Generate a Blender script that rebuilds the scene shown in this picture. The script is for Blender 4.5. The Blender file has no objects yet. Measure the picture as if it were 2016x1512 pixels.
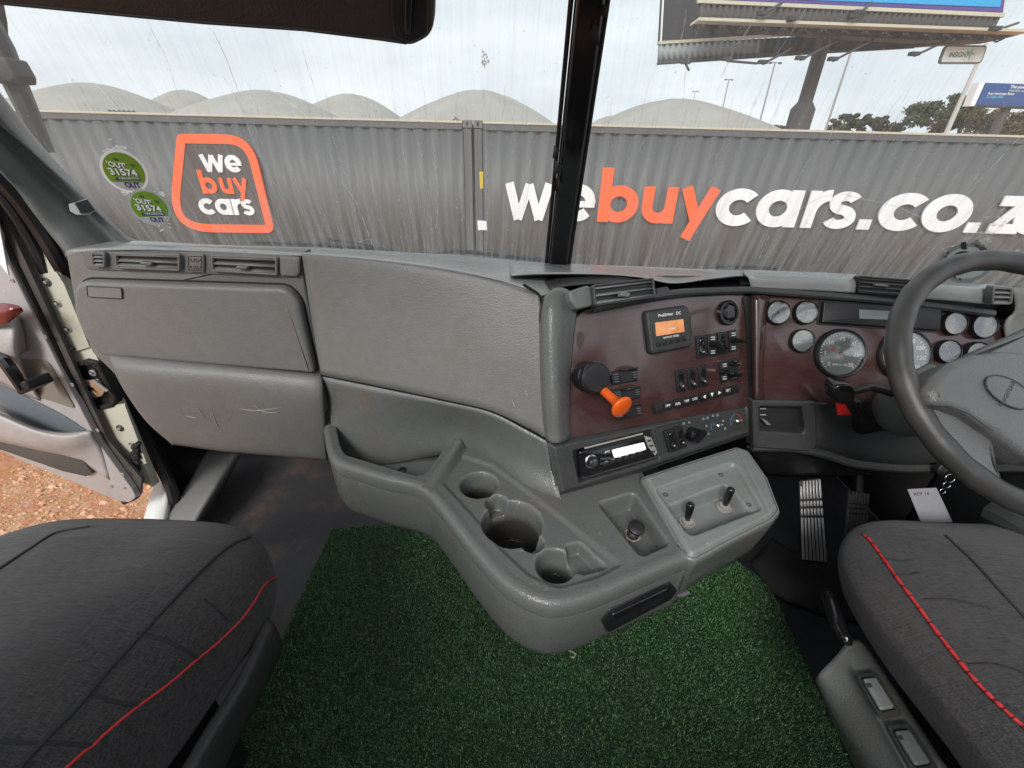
import bpy, math, random
import numpy as np
from mathutils import Vector, Matrix
from mathutils.bvhtree import BVHTree
random.seed(7); rng = np.random.default_rng(7)
D = bpy.data; SC = bpy.context.scene; COL = SC.collection
pi = math.pi

# ------------------------------------------------------------------ camera
F = 830.0; TH = math.radians(28.8); RO = 0.026
CAM = Vector((0, 0, 1.15))
FW = Vector((0, math.cos(TH), -math.sin(TH))); UPV = Vector((0, math.sin(TH), math.cos(TH))); RX = Vector((1, 0, 0))
RI = RX*math.cos(RO) + UPV*math.sin(RO); UI = -math.sin(RO)*RX + UPV*math.cos(RO)
cd = D.cameras.new('camera'); cam = D.objects.new('camera', cd); COL.objects.link(cam)
cd.sensor_width = 36; cd.lens = F/2016*36; cd.clip_start = 0.02; cd.clip_end = 900
m = Matrix((RI, UI, -FW)).transposed().to_4x4(); m.translation = CAM; cam.matrix_world = m
SC.camera = cam

# ------------------------------------------------------------------ world, sun, exposure
W = D.worlds.new('World'); SC.world = W; W.use_nodes = True
nt = W.node_tree; nt.nodes.clear()
out = nt.nodes.new('ShaderNodeOutputWorld'); bg = nt.nodes.new('ShaderNodeBackground')
sky = nt.nodes.new('ShaderNodeTexSky'); sky.sky_type = 'NISHITA'; sky.sun_disc = False
SUN_EL, SUN_AZ = math.radians(38), math.radians(200)
sky.sun_elevation = SUN_EL; sky.sun_rotation = SUN_AZ; sky.air_density = 1.2; sky.dust_density = 2.5
tc = nt.nodes.new('ShaderNodeTexCoord'); mp = nt.nodes.new('ShaderNodeMapping'); mp.inputs['Scale'].default_value = (1.2, 1.2, 4.0)
nz = nt.nodes.new('ShaderNodeTexNoise'); nz.inputs['Scale'].default_value = 2.2; nz.inputs['Detail'].default_value = 6; nz.inputs['Roughness'].default_value = .55
cr = nt.nodes.new('ShaderNodeValToRGB'); cr.color_ramp.elements[0].position = .34; cr.color_ramp.elements[1].position = .62
cr.color_ramp.elements[0].color = (5.5, 6.0, 6.5, 1); cr.color_ramp.elements[1].color = (7.1, 7.5, 7.75, 1)
mx = nt.nodes.new('ShaderNodeMix'); mx.data_type = 'RGBA'; mx.inputs['Factor'].default_value = .93
L = nt.links.new
L(tc.outputs['Generated'], mp.inputs['Vector']); L(mp.outputs['Vector'], nz.inputs['Vector']); L(nz.outputs['Fac'], cr.inputs['Fac'])
L(sky.outputs['Color'], mx.inputs['A']); L(cr.outputs['Color'], mx.inputs['B']); L(mx.outputs['Result'], bg.inputs['Color'])
bg.inputs['Strength'].default_value = 0.09
L(bg.outputs['Background'], out.inputs['Surface'])
sd = D.lights.new('sun', 'SUN'); sd.energy = 1.5; sd.angle = math.radians(22); sd.color = (1, .98, .95)
so = D.objects.new('sun', sd); COL.objects.link(so)
so.rotation_euler = (math.radians(90)-SUN_EL, 0, pi - SUN_AZ)
SC.view_settings.view_transform = 'Standard'; SC.view_settings.look = 'None'
SC.view_settings.exposure = 0.86; SC.view_settings.gamma = 1; SC.view_settings.use_curve_mapping = False
SC.cycles.max_bounces = 8; SC.cycles.transparent_max_bounces = 12; SC.cycles.use_denoising = True
SC.cycles.sample_clamp_indirect = 6

# ------------------------------------------------------------------ points
def ray(x, y):
    d = FW + RI*((x-1008)/F) + UI*(-(y-756)/F)
    return d
def at(x, y, Y=None, Z=None, X=None):
    d = ray(x, y)
    t = Y/d.y if Y is not None else ((Z-CAM.z)/d.z if Z is not None else X/d.x)
    return CAM + d*t
def A3(p):            # (px,py,Y) or (px,py,'z',Z) or (px,py,'x',X)
    if len(p) == 3: return at(p[0], p[1], Y=p[2])
    return at(p[0], p[1], Z=p[3]) if p[2] == 'z' else at(p[0], p[1], X=p[3])
class Pl:             # a plane with a 2D frame: u to the right, v up, n towards the room
    def __init__(s, a, b, c):
        a, b, c = [A3(q) if isinstance(q, tuple) else q for q in (a, b, c)]
        n = (b-a).cross(c-a).normalized()
        if n.dot(CAM-a) < 0: n = -n
        s.o, s.n = a, n
        v = Vector((0, 0, 1)) - n*n.z
        if v.length < .35: v = Vector((0, 1, 0)) - n*n.y
        s.v = v.normalized(); s.u = s.v.cross(n).normalized()
    def at(s, x, y, h=0):
        d = ray(x, y); o = s.o + s.n*h
        return CAM + d*((o-CAM).dot(s.n)/d.dot(s.n))
    def uv(s, x, y, h=0):
        q = s.at(x, y, h) - s.o
        return (q.dot(s.u), q.dot(s.v))
    def P(s, u, v, h=0): return s.o + s.u*u + s.v*v + s.n*h
    def px(s, pts, h=0): return [s.uv(x, y, h) for x, y in pts]

def cr_pts(P, n):     # Catmull-Rom through P
    P = [Vector(p) for p in P]; out_ = []
    Q = [P[0]*2-P[1]] + P + [P[-1]*2-P[-2]]
    for i in range(1, len(Q)-2):
        for k in range(n):
            t = k/n
            out_.append(.5*((2*Q[i]) + (Q[i+1]-Q[i-1])*t + (2*Q[i-1]-5*Q[i]+4*Q[i+1]-Q[i+2])*t*t + (3*Q[i]-Q[i-1]-3*Q[i+1]+Q[i+2])*t**3))
    out_.append(P[-1].copy()); return out_
def rounded(pts, r, n=5):
    out_ = []; N = len(pts)
    rr = (list(r)+[0]*N)[:N] if isinstance(r, (list, tuple)) else [r]*N
    for i in range(N):
        p0, p1, p2 = [Vector(pts[j % N][:2]) for j in (i-1, i, i+1)]
        a, b = (p0-p1), (p2-p1); la, lb = a.length, b.length
        ri = rr[i]
        if ri <= 0 or la < 1e-9 or lb < 1e-9: out_.append(tuple(p1)); continue
        a /= la; b /= lb; ang = math.acos(max(-1, min(1, a.dot(b))))
        if ang > 3.05: out_.append(tuple(p1)); continue
        d = min(ri/math.tan(ang/2), la*.48, lb*.48)
        s, e = p1+a*d, p1+b*d
        for k in range(n+1):
            t = k/n; out_.append(tuple(s*(1-t)**2 + p1*2*t*(1-t) + e*t*t))
    return out_
def area2(p): return sum(p[i][0]*p[(i+1) % len(p)][1]-p[(i+1) % len(p)][0]*p[i][1] for i in range(len(p)))
def inset(pts, d):
    N = len(pts); sgn = 1 if area2(pts) > 0 else -1; o = []
    for i in range(N):
        p0, p1, p2 = [Vector(pts[j % N]) for j in (i-1, i, i+1)]
        e1, e2 = (p1-p0), (p2-p1)
        n1 = Vector((-e1.y, e1.x)); n2 = Vector((-e2.y, e2.x))
        if n1.length < 1e-12: n1 = n2.copy()
        if n2.length < 1e-12: n2 = n1.copy()
        n1.normalize(); n2.normalize(); m_ = n1+n2
        if m_.length < 1e-6: m_ = n1.copy()
        m_.normalize(); k = 1/max(.4, m_.dot(n1))
        o.append(tuple(p1 + m_*(d*k*sgn)))
    return o
def circ(c, r, n=32, a0=0, a1=2*pi):
    return [(c[0]+r*math.cos(a0+(a1-a0)*k/n), c[1]+r*math.sin(a0+(a1-a0)*k/n)) for k in range(n + (0 if abs(a1-a0-2*pi) < 1e-6 else 1))]

# ------------------------------------------------------------------ mesh builder
class MB:
    def __init__(s): s.v = []; s.f = []
    def add(s, V, Fs):
        o = len(s.v); s.v += [tuple(p) for p in V]; s.f += [tuple(i+o for i in f) for f in Fs]; return s
    def prism(s, pl, pts, h0, h1, bev=0, seg=3, bottom=True):
        if area2(pts) < 0: pts = pts[::-1]
        N = len(pts); rings = [(pts, h0)]
        if bev > 0:
            for k in range(seg+1):
                t = k/seg*pi/2; rings.append((inset(pts, bev*(1-math.cos(t))), h1-bev+bev*math.sin(t)))
        else: rings.append((pts, h1))
        V = [pl.P(x, y, h) for r_, h in rings for x, y in r_]; Fs = []
        for j in range(len(rings)-1):
            for i in range(N):
                a, b = j*N+i, j*N+(i+1) % N; Fs.append((a, b, b+N, a+N))
        Fs.append(tuple((len(rings)-1)*N+i for i in range(N)))
        if bottom: Fs.append(tuple(range(N-1, -1, -1)))
        return s.add(V, Fs)
    def frame(s, pl, outer, inner, h0, h1, bev=0):   # ring prism; same point count
        if area2(outer) < 0: outer = outer[::-1]
        if area2(inner) < 0: inner = inner[::-1]
        N = len(outer); assert N == len(inner)
        rings = [(outer, h0), (outer, h1-bev)] + ([(inset(outer, bev), h1), (inset(inner, -bev), h1)] if bev else [(outer, h1), (inner, h1)]) + [(inner, h1-bev), (inner, h0)]
        if not bev: rings = [(outer, h0), (outer, h1), (inner, h1), (inner, h0)]
        V = [pl.P(x, y, h) for r_, h in rings for x, y in r_]; R = len(rings); Fs = []
        for j in range(R):
            for i in range(N):
                a, b = j*N+i, j*N+(i+1) % N; c, d = ((j+1) % R)*N+(i+1) % N, ((j+1) % R)*N+i
                Fs.append((a, b, c, d))
        return s.add(V, Fs)
    def tube(s, pts, r, n=8, closed=False, cap=True, flat=None):
        pts = [Vector(p) for p in pts]; N = len(pts); V = []; Fs = []
        if N < 2: print("EMPTY TUBE"); return s
        T = []
        for i in range(N):
            a = pts[(i-1) % N] if (closed or i > 0) else pts[i]; b = pts[(i+1) % N] if (closed or i < N-1) else pts[i]
            T.append((b-a).normalized() if (b-a).length > 1e-9 else Vector((0, 0, 1)))
        ref = Vector((0, 0, 1)) if abs(T[0].z) < .9 else Vector((0, 1, 0))
        nn = (ref - T[0]*ref.dot(T[0])).normalized()
        for i in range(N):
            nn = (nn - T[i]*nn.dot(T[i])).normalized(); bb = T[i].cross(nn)
            ri = r[i] if isinstance(r, (list, tuple)) else r
            for k in range(n):
                a = 2*pi*k/n; V.append(pts[i] + nn*(ri*math.cos(a)) + bb*(ri*math.sin(a)))
        M_ = N if closed else N-1
        for i in range(M_):
            for k in range(n):
                a, b = i*n+k, i*n+(k+1) % n; c, d = ((i+1) % N)*n+(k+1) % n, ((i+1) % N)*n+k
                Fs.append((a, b, c, d))
        if cap and not closed:
            Fs.append(tuple(range(n-1, -1, -1))); Fs.append(tuple((N-1)*n+k for k in range(n)))
        return s.add(V, Fs)
    def lathe(s, o, ax, prof, n=32, ref=None, cap=True):
        ax = Vector(ax).normalized(); ref = Vector(ref) if ref else (Vector((0, 0, 1)) if abs(ax.z) < .9 else Vector((0, 1, 0)))
        e1 = (ref-ax*ref.dot(ax)).normalized(); e2 = ax.cross(e1); o = Vector(o); V = []; Fs = []
        for r, h in prof:
            for k in range(n):
                a = 2*pi*k/n; V.append(o + ax*h + e1*(r*math.cos(a)) + e2*(r*math.sin(a)))
        for j in range(len(prof)-1):
            for k in range(n):
                a, b = j*n+k, j*n+(k+1) % n; Fs.append((a, b, b+n, a+n))
        if cap: Fs.append(tuple(range(n-1, -1, -1))); Fs.append(tuple((len(prof)-1)*n+k for k in range(n)))
        return s.add(V, Fs)
    def grid(s, rows):
        R, Cn = len(rows), len(rows[0]); V = [p for r in rows for p in r]
        return s.add(V, [(j*Cn+i, j*Cn+i+1, (j+1)*Cn+i+1, (j+1)*Cn+i) for j in range(R-1) for i in range(Cn-1)])
    def box(s, c, d, R=None):
        c = Vector(c); V = []
        for k in range(8):
            q = Vector(((k & 1)-.5, ((k >> 1) & 1)-.5, ((k >> 2) & 1)-.5)); q = Vector((q.x*d[0], q.y*d[1], q.z*d[2]))
            V.append(c + (R @ q if R is not None else q))
        return s.add(V, [(0, 2, 3, 1), (4, 5, 7, 6), (0, 1, 5, 4), (2, 6, 7, 3), (0, 4, 6, 2), (1, 3, 7, 5)])
    def build(s, name, mat, parent=None, ang=35, solid=0, off=1, fixn=False):
        me = D.meshes.new(name); me.from_pydata(s.v, [], s.f); me.update()
        if fixn or True:
            import bmesh
            bm = bmesh.new(); bm.from_mesh(me); bmesh.ops.remove_doubles(bm, verts=bm.verts, dist=1e-6)
            bmesh.ops.recalc_face_normals(bm, faces=bm.faces); bm.to_mesh(me); bm.free()
        return link(name, me, mat, parent, ang, solid, off)
def link(name, me, mat, parent=None, ang=35, solid=0, off=1):
    if me.materials: me.materials.clear()
    me.materials.append(mat)
    me.polygons.foreach_set('use_smooth', [True]*len(me.polygons))
    if ang: me.set_sharp_from_angle(angle=math.radians(ang))
    o = D.objects.new(name, me); COL.objects.link(o)
    if parent is not None:
        o.parent = parent
        if parent.type == 'EMPTY': o.location = -parent.location
    if solid:
        md = o.modifiers.new('Solidify', 'SOLIDIFY'); md.thickness = solid; md.offset = off
    return o
def sheet(rows, nu=8, nv=8):
    R = [[A3(p) if isinstance(p, tuple) else Vector(p) for p in r] for r in rows]
    R = [cr_pts(r, nu) for r in R]
    C_ = [cr_pts([r[i] for r in R], nv) for i in range(len(R[0]))]
    return [[c[j] for c in C_] for j in range(len(C_[0]))]
def thing(name, label, cat, loc=(0, 0, 0), group=None):
    o = D.objects.new(name, None); COL.objects.link(o); o.location = loc; o.empty_display_size = .05
    o['label'] = label; o['category'] = cat
    if group: o['group'] = group
    return o
def tag(o, label=None, cat=None, group=None, kind=None):
    if label: o['label'] = label
    if cat: o['category'] = cat
    if group: o['group'] = group
    if kind: o['kind'] = kind
    return o
def mtext(name, txt, pl, uv, size, mat, parent, h=.001, rot=0, extr=.0003, xs=1, align='LEFT', bold=0, shear=0):
    c = D.curves.new(name, 'FONT'); c.body = txt; c.size = size; c.extrude = extr; c.align_x = align; c.offset = bold*size; c.resolution_u = 3; c.shear = shear
    t = D.objects.new('tmp', c); COL.objects.link(t); bpy.context.view_layer.update()
    me = D.meshes.new_from_object(t.evaluated_get(bpy.context.evaluated_depsgraph_get())); D.objects.remove(t); D.curves.remove(c)
    cr_, sr = math.cos(rot), math.sin(rot)
    e1 = pl.u*cr_ + pl.v*sr; e2 = -pl.u*sr + pl.v*cr_; o = pl.P(uv[0], uv[1], h)
    me.transform(Matrix(((e1.x*xs, e2.x, pl.n.x, o.x), (e1.y*xs, e2.y, pl.n.y, o.y), (e1.z*xs, e2.z, pl.n.z, o.z), (0, 0, 0, 1))))
    me.name = name
    return link(name, me, mat, parent, 0)
def pxtext(name, txt, pl, p0, p1, hpx, mat, parent, h=.001, **k):   # text from pixel p0 (baseline left) towards p1 (baseline right end)
    a, b = Vector(pl.uv(p0[0], p0[1], h)), Vector(pl.uv(p1[0], p1[1], h)); t = Vector(pl.uv(p0[0], p0[1]-hpx, h))
    d = b-a; size = (t-a).length/.72
    c = D.curves.new('m', 'FONT'); c.body = txt; c.size = size; t_ = D.objects.new('tmp', c); COL.objects.link(t_); bpy.context.view_layer.update()
    wd = t_.dimensions.x; D.objects.remove(t_); D.curves.remove(c)
    return mtext(name, txt, pl, a, size, mat, parent, h, math.atan2(d.y, d.x), xs=d.length/max(wd, 1e-6), **k)
def copy_to(o, dx, parent=None):
    c = o.copy(); COL.objects.link(c); c.location = o.location + Vector(dx)
    if parent is not None: c.parent = parent
    return c

# ------------------------------------------------------------------ signed distance + relief
def sd_poly(X, Y, poly):
    P = np.array(poly); d = np.full(X.shape, 1e9); ins = np.zeros(X.shape, bool); N = len(P)
    for i in range(N):
        a, b = P[i], P[(i+1) % N]; e = b-a; L2 = max((e**2).sum(), 1e-14)
        t = np.clip(((X-a[0])*e[0]+(Y-a[1])*e[1])/L2, 0, 1)
        d = np.minimum(d, np.hypot(X-a[0]-t*e[0], Y-a[1]-t*e[1]))
        c = ((a[1] > Y) != (b[1] > Y)); den = (b[1]-a[1]) if abs(b[1]-a[1]) > 1e-14 else 1e-14
        ins ^= c & (X < (b[0]-a[0])*(Y-a[1])/den + a[0])
    return np.where(ins, -d, d)
def sm(x, a, b): t = np.clip((x-a)/(b-a), 0, 1); return t*t*(3-2*t)
def relief(name, pl, poly, hf, step, mat, parent, solid=0, edge=0):
    P = np.array(poly); x0, y0 = P.min(0); x1, y1 = P.max(0)
    xs = np.arange(x0-step, x1+2*step, step); ys = np.arange(y0-step, y1+2*step, step)
    X, Y = np.meshgrid(xs, ys); S = sd_poly(X, Y, poly)
    # move the vertices just outside onto the outline
    gy, gx = np.gradient(S, step); g = np.hypot(gx, gy)+1e-9
    near = (S > -step*.35) & (S < step*1.5)
    X2 = np.where(near, X-gx/g*S/np.maximum(g, .7), X); Y2 = np.where(near, Y-gy/g*S/np.maximum(g, .7), Y)
    Hh = hf(X2, Y2)
    ok = S < step*1.01
    idx = np.full(X.shape, -1); idx[ok] = np.arange(ok.sum())
    o = np.array(pl.o); u, v, n = np.array(pl.u), np.array(pl.v), np.array(pl.n)
    V = o + X2[ok][:, None]*u + Y2[ok][:, None]*v + Hh[ok][:, None]*n
    a, b, c, d = idx[:-1, :-1], idx[:-1, 1:], idx[1:, 1:], idx[1:, :-1]
    q = (a >= 0) & (b >= 0) & (c >= 0) & (d >= 0)
    Fs = np.stack([a[q], b[q], c[q], d[q]], 1)
    me = D.meshes.new(name); me.from_pydata(V.tolist(), [], Fs.tolist()); me.update()
    return link(name, me, mat, parent, 0, solid, -1)

# ------------------------------------------------------------------ materials
def newmat(name):
    mt = D.materials.new(name); mt.use_nodes = True; t = mt.node_tree; b = t.nodes['Principled BSDF']; return mt, t, b
def N_(t, ty, **k):
    n = t.nodes.new(ty)
    for a, b in k.items():
        if a in n.inputs.keys() if hasattr(n.inputs, 'keys') else False: n.inputs[a].default_value = b
        else: setattr(n, a, b)
    return n
def noise(t, vec, scale, detail=4, rough=.55, dist=0):
    n = t.nodes.new('ShaderNodeTexNoise'); n.inputs['Scale'].default_value = scale; n.inputs['Detail'].default_value = detail
    n.inputs['Roughness'].default_value = rough; n.inputs['Distortion'].default_value = dist
    if vec is not None: t.links.new(vec, n.inputs['Vector'])
    return n.outputs['Fac']
def ramp(t, fac, a, b, ca=(0, 0, 0, 1), cb=(1, 1, 1, 1)):
    r = t.nodes.new('ShaderNodeValToRGB'); r.color_ramp.elements[0].position = a; r.color_ramp.elements[1].position = b
    r.color_ramp.elements[0].color = ca; r.color_ramp.elements[1].color = cb; t.links.new(fac, r.inputs['Fac']); return r.outputs['Color']
def mixc(t, fac, a, b, mode='MIX'):
    m_ = t.nodes.new('ShaderNodeMix'); m_.data_type = 'RGBA'; m_.blend_type = mode
    for s_, v_ in (('Factor', fac), ('A', a), ('B', b)):
        if isinstance(v_, (int, float)): m_.inputs[s_].default_value = v_
        elif isinstance(v_, tuple): m_.inputs[s_].default_value = v_ if len(v_) == 4 else v_+(1,)
        else: t.links.new(v_, m_.inputs[s_])
    return m_.outputs['Result']
def mth(t, op, a, b=None):
    m_ = t.nodes.new('ShaderNodeMath'); m_.operation = op
    for i, v_ in enumerate((a, b)):
        if v_ is None: continue
        if isinstance(v_, (int, float)): m_.inputs[i].default_value = v_
        else: t.links.new(v_, m_.inputs[i])
    return m_.outputs[0]
def objco(t, sc=None, rot=None):
    c = t.nodes.new('ShaderNodeTexCoord').outputs['Object']
    if sc or rot:
        mp_ = t.nodes.new('ShaderNodeMapping')
        if sc: mp_.inputs['Scale'].default_value = sc
        if rot: mp_.inputs['Rotation'].default_value = rot
        t.links.new(c, mp_.inputs['Vector']); c = mp_.outputs['Vector']
    return c
def bump(t, b, h, s=.3, d=.002):
    n = t.nodes.new('ShaderNodeBump'); n.inputs['Strength'].default_value = s; n.inputs['Distance'].default_value = d
    t.links.new(h, n.inputs['Height']); t.links.new(n.outputs['Normal'], b.inputs['Normal'])
def plain(name, col, rough=.5, metal=0, spec=.5, coat=0):
    mt, t, b = newmat(name); b.inputs['Base Color'].default_value = col+(1,); b.inputs['Roughness'].default_value = rough
    b.inputs['Metallic'].default_value = metal; b.inputs['Specular IOR Level'].default_value = spec; b.inputs['Coat Weight'].default_value = coat
    return mt
def plastic(name, col, rough=.48, grain=900, gs=.25, wear=.5, dirt=.5, dirtcol=(.13, .10, .075), wearcol=None, big=.12):
    mt, t, b = newmat(name); o = objco(t)
    c1 = tuple(x*(1-big) for x in col); c2 = tuple(x*(1+big) for x in col)
    base = mixc(t, noise(t, o, 3.5, 5), c1, c2)
    fine = noise(t, o, 60, 6, .7); base = mixc(t, mth(t, 'MULTIPLY', ramp(t, fine, .35, .7), .30), base, tuple(x*.72 for x in col))
    du = ramp(t, noise(t, objco(t, (1, 1.4, 1), (.2, .1, .7)), 17, 8, .75, .8), .50, .72); base = mixc(t, mth(t, 'MULTIPLY', du, .22), base, tuple(x*1.35+.02 for x in col))
    if wear:
        w = noise(t, objco(t, (1, 3.5, 6), (0.3, .2, .5)), 22, 8, .75, 1.5)
        wm = ramp(t, w, .62, .70); base = mixc(t, mth(t, 'MULTIPLY', wm, wear), base, wearcol or tuple(min(1, x*2.1+.04) for x in col))
        s2 = ramp(t, noise(t, objco(t, (4, 1, 1), (0, .6, .9)), 90, 3, .6, .6), .73, .77); base = mixc(t, mth(t, 'MULTIPLY', s2, wear*.8), base, tuple(min(1, x*2.3+.03) for x in col))
    if dirt:
        dm = ramp(t, noise(t, o, 7, 7, .7, .4), .52, .8); base = mixc(t, mth(t, 'MULTIPLY', dm, dirt), base, dirtcol)
    t.links.new(base, b.inputs['Base Color'])
    rr = noise(t, o, 12, 4); rg = t.nodes.new('ShaderNodeMapRange'); rg.inputs['To Min'].default_value = rough-.1; rg.inputs['To Max'].default_value = rough+.14
    t.links.new(rr, rg.inputs['Value']); t.links.new(rg.outputs['Result'], b.inputs['Roughness'])
    geo = t.nodes.new('ShaderNodeNewGeometry'); ew = ramp(t, geo.outputs['Pointiness'], .515, .60)
    if wear: t.links.new(mixc(t, mth(t, 'MULTIPLY', mth(t, 'MULTIPLY', ew, noise(t, o, 30, 5, .7)), min(1, wear*1.3)), base, tuple(min(1, x*1.9+.03) for x in col)), b.inputs['Base Color'])
    vo = t.nodes.new('ShaderNodeTexVoronoi'); vo.inputs['Scale'].default_value = grain*.55; t.links.new(o, vo.inputs['Vector'])
    h = mth(t, 'ADD', vo.outputs['Distance'], mth(t, 'MULTIPLY', noise(t, o, 45, 3), 1.2))
    bump(t, b, h, min(1, gs*1.2), .0013)
    b.inputs['Specular IOR Level'].default_value = .42
    return mt
M = {}
M['grey'] = plastic('grey_plastic', (.165, .163, .156), .42, 620, .32, .30, .45)
M['grey_worn'] = plastic('worn_grey_plastic', (.112, .118, .112), .27, 620, .3, .95, .7)
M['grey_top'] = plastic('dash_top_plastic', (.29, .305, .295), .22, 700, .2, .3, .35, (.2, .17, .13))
M['grey_mid'] = plastic('mid_grey_plastic', (.13, .137, .135), .45, 800, .3, .35, .4)
M['grey_dark'] = plastic('dark_grey_plastic', (.038, .040, .040), .42, 800, .35, .35, .35)
M['black_soft'] = plastic('black_plastic', (.012, .012, .013), .42, 900, .25, .25, .2)  # black plastic, taken darker to deepen the shade under the dash
M['door_pink'] = plastic('door_trim_plastic', (.40, .37, .36), .42, 700, .2, .4, .35)
M['black'] = plain('plain_black', (.012, .012, .013), .45)
M['gloss'] = plain('gloss_black', (.01, .01, .011), .14, 0, .6)
M['rubber'] = plastic('rubber', (.016, .015, .014), .7, 300, .3, .15, .4, (.05, .038, .03))
M['chrome'] = plain('bright_metal', (.62, .62, .60), .22, 1)
M['steel'] = plastic('dull_steel', (.28, .26, .24), .4, 500, .3, .3, .7, (.12, .07, .05))
M['white'] = plain('white_print', (.82, .82, .80), .5)
M['white_dim'] = plain('dim_white_print', (.42, .43, .43), .5)
M['orange'] = plain('orange_paint', (.92, .13, .022), .5)
M['orange_knob'] = plastic('orange_knob', (.72, .10, .008), .25, 400, .08, .25, .5, (.25, .06, .01))
M['signwhite'] = plain('sign_white', (.84, .87, .90), .5)
M['red'] = plain('red_plastic', (.62, .015, .015), .35)

# ================================================================== OUTSIDE
GZ = -1.31
# ground: one sheet, red earth with stones near the truck
def ground_mat():
    mt, t, b = newmat('red_earth'); o = objco(t)
    c = mixc(t, ramp(t, noise(t, o, .8, 6), .3, .7), (.52, .215, .095), (.62, .33, .175))
    vo = t.nodes.new('ShaderNodeTexVoronoi'); vo.inputs['Scale'].default_value = 26; vo.inputs['Randomness'].default_value = 1
    wv = t.nodes.new('ShaderNodeVectorMath'); wv.operation = 'ADD'; t.links.new(o, wv.inputs[0])
    nn = t.nodes.new('ShaderNodeTexNoise'); nn.inputs['Scale'].default_value = 20; t.links.new(o, nn.inputs['Vector'])
    sc_ = t.nodes.new('ShaderNodeVectorMath'); sc_.operation = 'SCALE'; sc_.inputs['Scale'].default_value = .06; t.links.new(nn.outputs['Color'], sc_.inputs[0])
    t.links.new(sc_.outputs[0], wv.inputs[1]); t.links.new(wv.outputs[0], vo.inputs['Vector'])
    c = mixc(t, mth(t, 'MULTIPLY', ramp(t, noise(t, o, 9, 6, .7), .5, .62), .6), c, (.72, .46, .30))
    c = mixc(t, ramp(t, noise(t, o, 30, 5, .8), .56, .72), c, (.30, .10, .045))
    c = mixc(t, .12, c, vo.outputs['Color'], 'OVERLAY')
    t.links.new(c, b.inputs['Base Color']); b.inputs['Roughness'].default_value = .9
    bump(t, b, mth(t, 'ADD', mth(t, 'MULTIPLY', vo.outputs['Distance'], .7), noise(t, o, 60, 6, .7)), 1, .03)
    return mt
M['earth'] = ground_mat()
ys = [-60, -12, 0, 2, 5, 9, 15, 30, 60, 120, 700]; xs = [-700, -120, -40, -15, -8, -3, 0, 8, 20, 60, 120, 700]
g = MB().grid([[(x, y, GZ) for x in xs] for y in ys]).build('ground', M['earth']); tag(g, 'bare red earth ground around the truck', kind='structure')
# loose stones by the door
V = []; Fs = []
for i in range(9000):
    x, y = rng.uniform(-4.2, -1.25), rng.uniform(.1, 3.6); s = rng.choice([.006, .010, .017, .03], p=[.35, .37, .2, .08])*rng.uniform(.7, 1.3)
    a = rng.uniform(0, pi); k = len(V)
    for j in range(6):
        t_ = a + j*pi/3; r_ = s*rng.uniform(.7, 1.1); V.append((x+math.cos(t_)*r_*1.3, y+math.sin(t_)*r_*.8, GZ-.002))
    for j in range(5):
        t_ = a + j*pi*2/5; r_ = s*rng.uniform(.4, .7); V.append((x+math.cos(t_)*r_*1.3, y+math.sin(t_)*r_*.8, GZ+s*rng.uniform(.25, .55)))
    for j in range(6): Fs.append((k+j, k+(j+1) % 6, k+6+((j*5)//6+0) % 5))
    for j in range(5): Fs.append((k+6+j, k+(j*6//5+1) % 6, k+6+(j+1) % 5))
    Fs.append(tuple(k+6+j for j in range(5)))
me = D.meshes.new('loose_stones'); me.from_pydata(V, [], Fs); me.update()
mt, t, b = newmat('stone'); o_ = objco(t); b.inputs['Roughness'].default_value = .9
t.links.new(mixc(t, ramp(t, noise(t, o_, 14, 3), .35, .65), (.48, .20, .09), (.72, .44, .28)), b.inputs['Base Color'])
M['stone'] = mt
tag(link('loose_stones', me, mt, None, 0), 'loose reddish stones scattered on the earth by the open door', kind='stuff')

# ---------------- shipping containers
mt, t, b = newmat('container_paint'); o_ = objco(t)
c = mixc(t, ramp(t, noise(t, o_, .7, 5), .3, .7), (.085, .093, .097), (.105, .110, .110))
st = ramp(t, noise(t, objco(t, (7, 7, .35)), 1.6, 6, .7), .50, .78); c = mixc(t, mth(t, 'MULTIPLY', st, .35), c, (.135, .138, .130))
sz = t.nodes.new('ShaderNodeSeparateXYZ'); t.links.new(o_, sz.inputs[0])
low = t.nodes.new('ShaderNodeMapRange'); low.inputs['From Min'].default_value = 1.5; low.inputs['From Max'].default_value = -1.0; t.links.new(sz.outputs['Z'], low.inputs['Value'])
c = mixc(t, mth(t, 'MULTIPLY', mth(t, 'MULTIPLY', low.outputs['Result'], noise(t, o_, 3, 6)), .55), c, (.13, .11, .09))
t.links.new(c, b.inputs['Base Color']); b.inputs['Roughness'].default_value = .55; M['cont'] = mt
M['cont_dark'] = plain('container_frame_paint', (.06, .065, .068), .5)
M['rail_top'] = plain('dusty_top_rail', (.55, .52, .42), .8); M['casting'] = plain('casting_grey', (.15, .155, .155), .5)
CY = 9.0; pc = Pl((932, 250, CY), (1400, 262, CY), (932, 450, CY))
seam = at(932, 330, Y=CY).x; CZ1 = at(932, 241, Y=CY).z; CLEN = 12.19
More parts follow.
